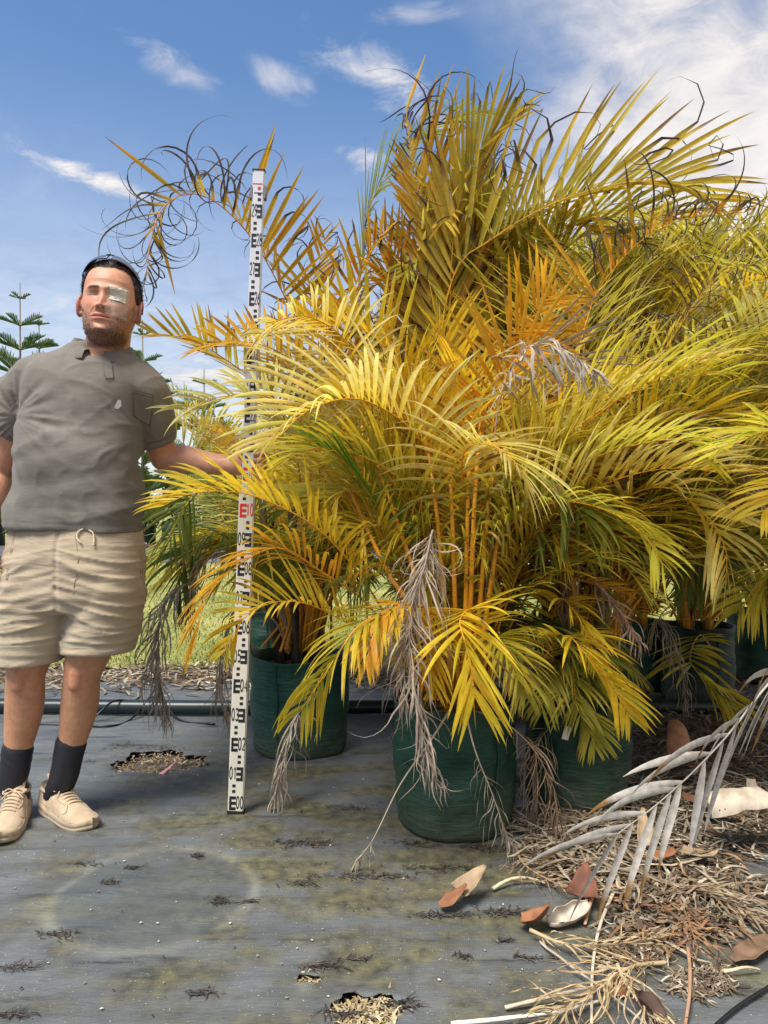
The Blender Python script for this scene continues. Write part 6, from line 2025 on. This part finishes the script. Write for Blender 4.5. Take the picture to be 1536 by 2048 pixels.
    # ---------- socks and shoes
    for side, (hx, hy), (tx, ty), (cx_, cz_), (kx, kz) in (('l', (92, 1621), (183, 1664), (131, 1500), (112, 1572)), ('r', (40, 1628), (4, 1684), (22, 1512), (12, 1575))):
        heel, toe = G(hx, hy), G(tx, ty)
        fd = unit((toe - heel) * (1, 1, 0))
        ln = 0.292
        mid = (toe + heel) / 2
        heel = mid - fd * ln / 2
        sd = np.cross((0, 0, 1.0), fd)
        loc = lambda u, s, z: heel + fd * (u * ln) + sd * s + np.array((0, 0, z))
        ank = np.array((bx(kx), YC + (0.05 if side == 'l' else 0.045), bz(kz)))
        top = np.array((bx(cx_), YC + 0.045, bz(cz_)))
        foot = loc(0.24, 0, 0.075)
        V, Fc = limb([top + (0, 0, 0.012), top * 0.5 + ank * 0.5, ank, foot], [0.0505, 0.0480, 0.0455, 0.041], 26, m=30)
        rid = np.array([0.0009 * math.sin(p[2] * 900) for p in V])
        V = V + unit((V - ank) * (1, 1, 0)) * rid[:, None]
        link('sock', make_mesh('sock', V - off, Fc, M_PLAIN, np.tile(srgb(36, 36, 42), (len(V), 1))), root)
        TAN = srgb(188, 166, 138)
        us = np.linspace(0, 1, 34)
        wv = np.interp(us, [0, .03, .1, .22, .36, .5, .66, .8, .9, .97, 1], [.016, .030, .036, .038, .039, .044, .050, .048, .040, .024, .008])
        hv_ = np.interp(us, [0, .05, .15, .26, .36, .46, .58, .7, .82, .92, 1], [.098, .103, .098, .100, .106, .095, .080, .066, .056, .047, .030])
        sh = np.interp(us, [0, 1], [0.0, 0.004]) * (1 if side == 'r' else -1)
        rows = []
        n = 26
        for u, w, h, o_ in zip(us, wv, hv_, sh):
            row = []
            for j in range(n):
                a = math.pi * j / (n - 1)
                c_, s_ = math.cos(a), math.sin(a)
                e = 2.5 if u > 0.5 else 3.0
                X = abs(c_) ** (2 / e) * (1 if c_ > 0 else -1) * w * (1.0 - 0.12 * (s_ ** 3) * (u < 0.5))
                Z = 0.026 + (h - 0.026) * s_ ** (2 / (2.0 if u > 0.45 else 2.6))
                row.append(loc(u, X + o_, Z))
            rows.append(row)
        V = np.array(rows).reshape(-1, 3)
        for i in range(len(V)):
            V[i] += 0.0016 * np.array(mnoise.noise_vector(Vector(V[i] * 45)))
        Fc = np.array([(i * n + j, i * n + j + 1, (i + 1) * n + j + 1, (i + 1) * n + j) for i in range(len(us) - 1) for j in range(n - 1)])
        C = np.tile(TAN, (len(V), 1))
        shoe = link('shoe', make_mesh('shoe', V - off, Fc, M_SHOE, C), root)
        # sole: two layers with a pinched waist
        g = Geo()
        m = 60
        t = np.linspace(0, 2 * math.pi, m, endpoint=False)
        rows = []
        for z, k, dk in ((0.001, 0.985, 0.0), (0.006, 1.0, 0.003), (0.014, 1.0, 0.0042), (0.0165, 1.0, 0.0015), (0.019, 1.0, 0.0042), (0.030, 1.0, 0.004), (0.036, 0.98, 0.001), (0.036, 0.5, -0.01)):
            for a in t:
                u = 0.5 - 0.5 * math.cos(a)
                w = np.interp(u, us, wv) + dk
                s_ = 1 if a < math.pi else -1
                uu = 0.5 + (u - 0.5) * (1 + dk * 6)
                rows.append(loc(uu, s_ * w * k * abs(math.sin(a)) ** 0.08 if 0.004 < u < 0.996 else 0, z + (0.009 * max(0, 0.25 - u) / 0.25 + 0.010 * max(0, u - 0.86) / 0.14) * (z > 0.0) * (1 if z > 0.01 or u > 0.86 else 0) + (0.006 if u < 0.25 and z > 0.016 else 0)))
        R8 = len(rows) // m
        g.add(np.array(rows), [(i * m + j, i * m + (j + 1) % m, (i + 1) * m + (j + 1) % m, (i + 1) * m + j) for i in range(R8 - 1) for j in range(m)] + [tuple(range(m - 1, -1, -1))], srgb(178, 158, 130))
        link('sole', g.mesh('sole', M_SHOE, off=off), shoe)
        # tongue
        rows = []
        for u, z, w in ((0.44, 0.098, 0.024), (0.38, 0.110, 0.027), (0.335, 0.124, 0.029), (0.305, 0.140, 0.030), (0.292, 0.150, 0.029), (0.284, 0.152, 0.026)):
            rows.append([loc(u - 0.05 * (q * q), w * q, z - 0.004 * q * q) for q in np.linspace(-1, 1, 9)])
        Vt = np.array(rows).reshape(-1, 3)
        back = Vt + fd * -0.009
        k = 9
        Ft = [(i * k + j, i * k + j + 1, (i + 1) * k + j + 1, (i + 1) * k + j) for i in range(5) for j in range(8)]
        nb = len(Vt)
        Ft += [tuple(nb + q for q in f[::-1]) for f in Ft]
        Ft += [(5 * k + j, 5 * k + j + 1, nb + 5 * k + j + 1, nb + 5 * k + j) for j in range(8)]
        Ft += [(i * k + e, (i + 1) * k + e, nb + (i + 1) * k + e, nb + i * k + e) for i in range(5) for e in (0, 8)]
        link('tongue', make_mesh('tongue', np.vstack([Vt, back]) - off, Ft, M_SHOE, np.tile(TAN * 1.04, (2 * nb, 1))), shoe)
        # padded collar
        P = [loc(u, s, z) for u, s, z in ((0.36, 0.032, 0.104), (0.28, 0.033, 0.094), (0.19, 0.033, 0.090), (0.10, 0.029, 0.093), (0.045, 0.014, 0.099), (0.032, 0, 0.101), (0.045, -0.014, 0.099), (0.10, -0.029, 0.093), (0.19, -0.033, 0.090),
                                         (0.28, -0.033, 0.094), (0.36, -0.032, 0.104))]
        g = Geo()
        g.tube(spline(P, 50), 0.0065, 9, TAN * 0.98)
        link('ankle_collar', g.mesh('ankle_collar', M_SHOE, off=off), shoe)
        # laces and bow, panel edges
        g = Geo()
        top_at = lambda u: np.interp(u, us, hv_)
        for i, u in enumerate(np.linspace(0.40, 0.64, 6)):
            z = top_at(u) + 0.003
            g.tube(spline([loc(u - 0.01, -0.024, z - 0.007), loc(u, -0.010, z + 0.0005), loc(u + 0.015, 0.010, z), loc(u + 0.02, 0.024, z - 0.008)], 10), 0.0026, 6, TAN * 1.1)
        z = top_at(0.39) + 0.006
        for s in (-1, 1):
            g.tube(spline([loc(0.39, 0, z), loc(0.385, s * 0.018, z + 0.006), loc(0.41, s * 0.034, z - 0.006), loc(0.42, s * 0.022, z - 0.004), loc(0.395, 0.002 * s, z)], 20), 0.0024, 6, TAN * 1.12)
            g.tube(spline([loc(0.39, 0, z), loc(0.44, s * 0.016, z - 0.002), loc(0.47, s * 0.034, z - 0.02)], 10), 0.0022, 6, TAN * 1.12)
        link('laces', g.mesh('laces', M_SHOE, off=off), shoe)
        g = Geo()

        def surf_pt(u, a):
            w, h = np.interp(u, us, wv), np.interp(u, us, hv_)
            o_ = np.interp(u, us, sh)
            c_, s_ = math.cos(a), math.sin(a)
            e = 2.5 if u > 0.5 else 3.0
            X = abs(c_) ** (2 / e) * (1 if c_ > 0 else -1) * w * (1.0 - 0.12 * (s_ ** 3) * (u < 0.5))
            return loc(u, (X + o_) * 1.015, 0.026 + (h - 0.026) * s_ ** (2 / (2.0 if u > 0.45 else 2.6)) + 0.001)
        for s in (0, 1):
            f_ = (lambda a: a) if s == 0 else (lambda a: math.pi - a)
            for path in (((0.64, 1.2), (0.70, 0.8), (0.66, 0.45), (0.72, 0.25), (0.85, 0.22)), ((0.36, 1.1), (0.42, 0.9), (0.52, 0.9), (0.62, 1.1)), ((0.30, 0.9), (0.36, 0.55), (0.48, 0.35), (0.60, 0.2)),
                         ((0.02, 0.5), (0.12, 0.45), (0.22, 0.25), (0.34, 0.15))):
                g.tube(spline([surf_pt(u, f_(a)) for u, a in path], 18), 0.0015, 5, TAN * 0.86)
        link('panel_edge', g.mesh('panel_edge', M_SHOE, off=off), shoe)

    # ---------- sunglasses pushed up on the head
    sg = empty('sunglasses', to_world(np.array((0, -0.06, 0.11))))
    tag(sg, 'dark wraparound sunglasses pushed up on top of the man\'s hair', 'sunglasses')
    so = np.array(sg.location)

    def glass_pt(phi, v):
        """phi round the front of the head, v 0 lower rim .. 1 upper rim"""
        zc = 0.104 - 0.044 * (abs(phi) / 1.2) ** 2.2
        rx, ry = 0.0845, 0.088
        low = np.array((rx * math.sin(phi), -ry * math.cos(phi) + 0.012, zc))
        up = np.array((rx * 0.80 * math.sin(phi), -ry * 0.66 * math.cos(phi) + 0.016, zc + 0.026 * (1 - 0.35 * (abs(phi) / 1.2) ** 2)))
        p = low * (1 - v) + up * v
        bul = 0.006 * math.sin(math.pi * v)
        return p + np.array((0.8 * math.sin(phi), -0.7, 0.7)) * (bul + 0.0095)
    for s in (-1, 1):
        k, q = 18, 9
        V = np.array([to_world(glass_pt(s * (0.10 + 1.05 * i / (k - 1)), j / (q - 1) * (1 - 0.25 * (i / (k - 1)) ** 3) + (0.12 * (i < 2)))) for i in range(k) for j in range(q)])
        Fc = np.array([(i * q + j, i * q + j + 1, (i + 1) * q + j + 1, (i + 1) * q + j) for i in range(k - 1) for j in range(q - 1)])
        link('lens', make_mesh('lens', V - so, Fc, M_LENS), sg)
        g = Geo()
        rim = [glass_pt(s * (0.08 + 1.1 * i / 16), 0.0) for i in range(17)] + [glass_pt(s * (1.18 - 1.1 * i / 16), 0.98 - 0.22 * ((16 - i) / 16) ** 3) for i in range(17)]
        rim.append(rim[0])
        g.tube(to_world(np.array(rim)), 0.0017, 6, srgb(30, 30, 34))
        link('frame', g.mesh('frame', M_BLACK, off=so), sg)
        g = Geo()
        e = glass_pt(s * 1.18, 0.3)
        g.tube(to_world(spline([e, (s * 0.088, 0.0, 0.040), (s * 0.0885, 0.030, 0.022), (s * 0.084, 0.055, 0.000)], 14)), 0.0022, 6, srgb(34, 34, 38))
        link('temple', g.mesh('temple', M_BLACK, off=so), sg)
    g = Geo()
    g.tube(to_world(spline([glass_pt(-0.12, 0.5), glass_pt(0, 0.7), glass_pt(0.12, 0.5)], 8)), 0.0026, 6, srgb(30, 30, 34))
    link('bridge', g.mesh('bridge', M_BLACK, off=so), sg)


def mat_skin():
    m, nt, b = material('skin')
    L = nt.links
    at = nd(nt, 'ShaderNodeAttribute', attribute_name='col')
    tc = nd(nt, 'ShaderNodeTexCoord')
    n1 = nd(nt, 'ShaderNodeTexNoise', i_Scale=55.0, i_Detail=5.0)
    L.new(tc.outputs['Object'], n1.inputs['Vector'])
    v = ramp(nt, n1.outputs['Fac'], ((0.3, (0.86, 0.84, 0.84)), (0.7, (1.08, 1.06, 1.05))))
    L.new(mixc(nt, 1.0, at.outputs['Color'], v, 'MULTIPLY'), b.inputs['Base Color'])
    b.inputs['Roughness'].default_value = 0.5
    b.inputs['Specular IOR Level'].default_value = 0.35
    b.inputs['Subsurface Weight'].default_value = 0.15
    b.inputs['Subsurface Radius'].default_value = (0.008, 0.003, 0.0015)
    b.inputs['Subsurface Scale'].default_value = 1.0
    n2 = nd(nt, 'ShaderNodeTexNoise', i_Scale=420.0, i_Detail=3.0)
    L.new(tc.outputs['Object'], n2.inputs['Vector'])
    bp = nd(nt, 'ShaderNodeBump', i_Strength=0.18, i_Distance=0.0012)
    L.new(n2.outputs['Fac'], bp.inputs['Height'])
    L.new(bp.outputs[0], b.inputs['Normal'])
    return m


def mat_cloth(name, weave=900.0, blot=(0.78, 1.18), bscale=6.0, stain=None, fold=0.0, rough=0.85):
    m, nt, b = material(name)
    L = nt.links
    at = nd(nt, 'ShaderNodeAttribute', attribute_name='col')
    tc = nd(nt, 'ShaderNodeTexCoord')
    n1 = nd(nt, 'ShaderNodeTexNoise', i_Scale=bscale, i_Detail=7.0, i_Roughness=0.6)
    L.new(tc.outputs['Object'], n1.inputs['Vector'])
    v = ramp(nt, n1.outputs['Fac'], ((0.3, (blot[0],) * 3), (0.7, (blot[1],) * 3)))
    c = mixc(nt, 1.0, at.outputs['Color'], v, 'MULTIPLY')
    if stain is not None:
        n3 = nd(nt, 'ShaderNodeTexNoise', i_Scale=9.0, i_Detail=8.0, i_Roughness=0.7)
        L.new(tc.outputs['Object'], n3.inputs['Vector'])
        s = ramp(nt, n3.outputs['Fac'], ((0.56, (0, 0, 0)), (0.72, (0.4,) * 3)))
        c = mixc(nt, s, c, stain)
    L.new(c, b.inputs['Base Color'])
    b.inputs['Roughness'].default_value = rough
    b.inputs['Specular IOR Level'].default_value = 0.2
    b.inputs['Sheen Weight'].default_value = 0.15
    n2 = nd(nt, 'ShaderNodeTexNoise', i_Scale=weave, i_Detail=2.0)
    L.new(tc.outputs['Object'], n2.inputs['Vector'])
    h = n2.outputs['Fac']
    mp = nd(nt, 'ShaderNodeMapping')
    mp.inputs['Scale'].default_value = (1, 1, 4.5)
    mp.inputs['Rotation'].default_value = (0, 0.2, 0)
    L.new(tc.outputs['Object'], mp.inputs[0])
    n4 = nd(nt, 'ShaderNodeTexNoise', i_Scale=11.0, i_Detail=5.0, i_Distortion=0.4)
    L.new(mp.outputs[0], n4.inputs['Vector'])
    ad = nd(nt, 'ShaderNodeMath', operation='MULTIPLY_ADD', i_1=fold * 10)
    L.new(n4.outputs['Fac'], ad.inputs[0])
    L.new(h, ad.inputs[2])
    bp = nd(nt, 'ShaderNodeBump', i_Strength=0.5, i_Distance=0.0018)
    L.new(ad.outputs[0], bp.inputs['Height'])
    L.new(bp.outputs[0], b.inputs['Normal'])
    return m


M_SKIN = mat_skin()
M_HAIR = mat_attr('short_hair', rough=0.6, var=0.3, scale=300)
M_SHIRT = mat_cloth('grey_polo_knit', stain=srgb(148, 144, 136), fold=0.22)
M_SHORTS = mat_cloth('khaki_cotton', blot=(0.88, 1.08), fold=0.6, bscale=9)
M_SHOE = mat_cloth('tan_suede', weave=500, blot=(0.80, 1.12), bscale=30, stain=srgb(150, 128, 104))
M_TAPE, _nt, _b = material('clear_tape')
_b.inputs['Base Color'].default_value = (*srgb(222, 214, 200), 1)
_b.inputs['Roughness'].default_value = 0.35
_b.inputs['Alpha'].default_value = 0.28
M_LENS, _nt, _b = material('dark_lens')
_b.inputs['Base Color'].default_value = (0.10, 0.12, 0.16, 1)
_b.inputs['Roughness'].default_value = 0.08
_b.inputs['Specular IOR Level'].default_value = 0.7
build_person()

# ------------------------------------------------------------------ fallen husks, stalks and fronds
def husk(px, py, ln, wd, heading, label, col_out, col_in, arc=2.4, pitch=0.0, taper=(0.5, 1.0, 0.7, 0.1), curl=0.0, seed=0, roll=0.0, z=0.0, cat='husk'):
    """a dry leaf sheath: a rolled, tapering shell with two faces"""
    c = G(px, py)
    c[2] = mat_height(c[0], c[1]) + 0.006 + z
    m, n = 18, 13
    d = np.array((math.cos(heading) * math.cos(pitch), math.sin(heading) * math.cos(pitch), math.sin(pitch)))
    s0 = unit(np.cross((0, 0, 1.0), d))
    u0 = np.cross(d, s0)
    V = []
    for i in range(m):
        t = i / (m - 1)
        w = wd * np.interp(t, [0, 0.3, 0.7, 1], taper)
        a = arc * (1 - 0.35 * t)
        ctr = d * ln * (t - 0.5) + u0 * curl * 0.12 * (t - 0.3) ** 2
        for j in range(n):
            v = (j / (n - 1) - 0.5) * a + roll
            r = w / max(a, 0.6)
            q = ctr + s0 * r * math.sin(v) * 1.2 + u0 * r * (1 - math.cos(v))
            q = q + 0.006 * np.array(mnoise.noise_vector(Vector((q[0] * 26 + seed, q[1] * 26, q[2] * 26))))
            V.append(q)
    V = np.array(V)
    th = 0.0016
    inn = V + u0 * th + np.array((0, 0, 0.0005))
    F1 = [(i * n + j, i * n + j + 1, (i + 1) * n + j + 1, (i + 1) * n + j) for i in range(m - 1) for j in range(n - 1)]
    k = len(V)
    F2 = [tuple(k + q for q in f[::-1]) for f in F1]
    edge = [i * n for i in range(m)] + [(m - 1) * n + j for j in range(1, n)] + [i * n + n - 1 for i in range(m - 2, -1, -1)] + list(range(n - 2, 0, -1))
    F3 = [(edge[i], edge[(i + 1) % len(edge)], k + edge[(i + 1) % len(edge)], k + edge[i]) for i in range(len(edge))]
    A = np.vstack([V, inn])
    A[:, 2] -= min(0.0, A[:, 2].min()) - 0.0
    C = np.vstack([np.tile(col_out, (k, 1)), np.tile(col_in, (k, 1))])
    C *= 0.72 * np.array([1 + 0.35 * mnoise.noise(Vector((p[0] * 40 + seed, p[1] * 40, p[2] * 40))) for p in A])[:, None]
    o = link('palm_husk', make_mesh('palm_husk', A, F1 + F2 + F3, M_HUSK, np.clip(C, 0.01, 0.9)), None, c)
    return tag(o, label, cat, 'fallen palm sheaths on the mat')


def build_litter():
    CR, TN, RB, OR, DB, BR = srgb(216, 200, 178), srgb(186, 160, 128), srgb(118, 76, 60), srgb(170, 118, 84), srgb(84, 64, 56), srgb(140, 112, 90)
    husk(1140, 1852, 0.12, 0.085, 0.35, 'cream curled husk lying like a shell on the mat', CR, srgb(230, 216, 196), 4.6, 0.05, (0.6, 1.0, 0.8, 0.25), 0.5, 1, roll=0.5)
    husk(1168, 1812, 0.09, 0.075, 1.2, 'red-brown triangular sheath standing behind the cream shell husk', RB, srgb(130, 82, 62), 1.3, 0.75, (1.0, 0.8, 0.5, 0.12), 0.0, 2, z=0.028)
    husk(1074, 1864, 0.085, 0.07, -0.5, 'crumpled red-brown husk on a pale stalk', RB * 1.15, OR, 2.0, 0.3, (0.4, 1.0, 0.9, 0.5), 0.6, 3, z=0.012)
    husk(948, 1800, 0.105, 0.075, 0.75, 'pale trumpet-shaped sheath with its stalk pointing away', CR * 0.93, TN, 2.6, 0.45, (1.0, 0.9, 0.5, 0.12), 0.1, 4, z=0.02)
    husk(908, 1818, 0.085, 0.045, 0.4, 'orange scrap of sheath tucked behind the trumpet-shaped one', OR, OR * 0.9, 0.8, 0.4, (0.5, 1.0, 0.7, 0.3), 0.2, 5, z=0.012)
    husk(1488, 1712, 0.24, 0.15, 0.05, 'largest cream husk arched over a dark hollow at the picture edge', DB, CR, 3.3, 0.0, (0.9, 1.0, 0.9, 0.6), -0.3, 6, roll=3.1, z=0.085)
    husk(1352, 1572, 0.16, 0.10, 1.35, 'upright orange sheath with a dark mouth in the leaf heap', DB, OR * 0.95, 2.6, 0.85, (1.0, 0.95, 0.7, 0.3), 0.0, 7, roll=3.14, z=0.12)
    husk(1288, 1706, 0.12, 0.05, 1.3, 'slim brown sheath leaning in the heap near the middle bag', srgb(176, 116, 84), TN, 2.2, 0.7, (0.9, 1.0, 0.6, 0.2), 0.0, 8, z=0.035)
    husk(1312, 2046, 0.05, 0.07, 1.5, 'dark brown rolled sheath cut by the bottom of the picture', DB, DB * 1.2, 2.2, 0.35, (0.5, 1.0, 0.9, 0.3), 0.0, 9, roll=0.6, z=0.02)
    husk(1505, 1915, 0.15, 0.05, 0.5, 'long tan blade of sheath at the right edge of the mat', TN, BR, 1.2, 0.08, (0.25, 0.8, 1.0, 0.5), 0.0, 10, z=0.008)
    husk(1160, 1690, 0.10, 0.055, 0.1, 'flat rust-orange leaf scrap before the tagged bag', srgb(184, 112, 72), OR, 0.7, 0.05, (0.3, 1.0, 0.9, 0.2), 0.1, 11)
    husk(1062, 1686, 0.035, 0.035, 0.3, 'tiny orange scrap among thin stems by the middle bag', OR, OR, 1.0, 0.2, (0.5, 1.0, 0.8, 0.3), 0.2, 12)
    husk(1420, 1650, 0.19, 0.06, 2.5, 'brown striped sheath lying across the leaf heap', BR, srgb(140, 96, 70), 1.6, 0.12, (0.4, 1.0, 0.9, 0.4), 0.2, 13, z=0.04)
    husk(1505, 1620, 0.07, 0.035, 1.3, 'short bone-white sheath stump standing in the leaf heap', srgb(224, 208, 186), CR, 2.0, 0.7, (0.7, 1.0, 0.9, 0.8), 0.0, 14, z=0.05)
    husk(1395, 1735, 0.11, 0.05, -0.9, 'torn cream sheath with ragged ends under the grey frond', srgb(222, 206, 170), TN, 1.4, 0.15, (0.9, 1.0, 0.6, 0.9), 0.2, 15, z=0.02)
    husk(1320, 1745, 0.09, 0.045, 0.2, 'ochre leaf scrap lying on the combed dead frond', srgb(196, 140, 88), OR, 0.9, 0.05, (0.4, 1.0, 0.8, 0.4), 0.2, 16, z=0.035)
    husk(1240, 1985, 0.06, 0.04, 0.4, 'pale orange scrap near the bottom beside the dark sheath', srgb(222, 178, 128), OR, 0.9, 0.15, (0.5, 1.0, 0.9, 0.3), 0.2, 17)
    st = [((1240, 1762), (1205, 1830), (1186, 1910), (1183, 2010), 'pale curved stalk running towards the camera from the leaf heap', 0.0048, CR * 0.95),
          ((1352, 1790), (1372, 1860), (1380, 1950), (1362, 2060), 'brown bent stalk standing out at the right of the pale one', 0.0052, srgb(176, 140, 112)),
          ((1080, 1882), (1150, 1930), (1230, 1975), (1310, 2022), 'thin grey stalk from the crumpled husk to the bottom', 0.0036, srgb(176, 164, 146)),
          ((1010, 2010), (1100, 1985), (1180, 1955), (1250, 1925), 'cream stalk end pointing left, the upper of two', 0.0048, srgb(206, 190, 166)),
          ((902, 2044), (1010, 2030), (1110, 2005), (1200, 1960), 'whitest stalk end pointing left at the bottom', 0.0055, srgb(222, 212, 194)),
          ((985, 1772), (1020, 1752), (1055, 1740), (1090, 1736), 'short green-white stalk of the trumpet-shaped sheath', 0.006, srgb(200, 188, 156)),
          ((1085, 1656), (1130, 1652), (1180, 1650), (1230, 1650), 'straight pale stalk lying in front of the tagged bag', 0.0045, srgb(206, 196, 166)),
          ((1080, 1730), (1150, 1705), (1210, 1690), (1270, 1672), 'slanting cream stalk crossing the thin stems', 0.005, srgb(200, 184, 156)),
          ((1448, 1938), (1470, 1928), (1495, 1915), (1520, 1900), 'straw-coloured stalk ending in the tan blade', 0.005, srgb(200, 180, 150)),
          ((1475, 1775), (1495, 1755), (1515, 1738), (1530, 1726), 'short cream stalk sticking out under the largest husk', 0.005, srgb(206, 192, 168)),
          ((1195, 1772), (1186, 1785), (1178, 1800), (1170, 1815), 'stub of orange stalk above the red-brown sheath', 0.0065, srgb(196, 150, 110))]
    for a, b, c, d, lab, r, col in st:
        P = spline([G(*q, z=0.016 + 0.012 * k % 2) for k, q in enumerate((a, b, c, d))], 24)
        P[:, 2] = [mat_height(x, y) + 0.010 + 0.012 * math.sin(i / 23 * 3.1) for i, (x, y) in enumerate(P[:, :2])]
        g = Geo()
        g.tube(P, np.linspace(r, r * 0.6, 24) * (1 + 0.06 * np.sin(np.arange(24) * 1.9)), 8, col, flat=0.7)
        tag(link('frond_stalk', g.mesh('frond_stalk', M_HUSK)), lab, 'stalk', 'dry frond stalks on the mat')
    rng = np.random.default_rng(77)
    fl = [([(1300, 1790), (1370, 1782), (1450, 1800), (1536, 1850)], 'combed grey-brown dead frond lying below the largest husk', dict(L=0.16, n=40, wid=0.009, fwd=(0.75, 0.3))),
          ([(1330, 1925), (1260, 1935), (1180, 1990), (1100, 2040)], 'bundle of straw-coloured dead leaflets at the bottom of the heap', dict(L=0.17, n=26, wid=0.007, fwd=(0.7, 0.3))),
          ([(1235, 1930), (1250, 1965), (1275, 2000), (1310, 2040)], 'fan of pale dead leaflets spreading beside the curved stalk', dict(L=0.13, n=14, wid=0.008, fwd=(0.6, 0.3))),
          ([(1360, 1800), (1380, 1850), (1390, 1880), (1400, 1900)], 'rusty dead leaflets clumped around the brown bent stalk', dict(L=0.12, n=18, wid=0.007, fwd=(1.2, 0.6))),
          ([(1030, 1690), (1050, 1730), (1120, 1770), (1200, 1790)], 'wiry tan dead frond curled by the foot of the middle bag', dict(L=0.11, n=26, wid=0.005, fwd=(0.8, 0.4))),
          ([(1060, 1860), (1120, 1885), (1190, 1892), (1330, 1875)], 'string of thin straw leaflets behind the crossing stalks', dict(L=0.12, n=20, wid=0.006, fwd=(0.4, 0.2)))]
    for k, (pts, lab, kw) in enumerate(fl):
        q = [G(*p, z=0.028) for p in pts]
        dc = (srgb(176, 160, 138), srgb(196, 176, 142), srgb(204, 188, 160), srgb(166, 134, 106), srgb(158, 138, 112), srgb(190, 172, 142))[k]
        rib, col, P, rr, sc = frond_arrays(rng, q, dead=True, hang=0.0, deadcol=dc, v=0.1, droop=0.12, t0=0.05, r0=0.005, **kw)
        zz = np.array([mat_height(x, y) for x, y in rib[..., 1, :2].reshape(-1, 2)]).reshape(rib.shape[:2])
        rib[..., 2] = np.clip(rib[..., 2], zz[..., None] + 0.003, zz[..., None] + 0.05) + rng.uniform(0, 0.004, rib[..., 2].shape)
        r = empty('fallen_frond', q[0] * (1, 1, 0))
        off = np.array(r.location)
        for i in range(len(rib)):
            V, Fc, C = ribs_vf(rib[i:i + 1], col[i:i + 1])
            link('leaflet', make_mesh('leaflet', V - off, Fc, M_DEAD, C), r)
        V, Fc, C = rachis_vf(P, rr, sc)
        link('rachis', make_mesh('rachis', V - off, Fc, M_HUSK, C), r)
        tag(r, lab, 'fallen frond', 'dead fronds on the mat')


build_litter()
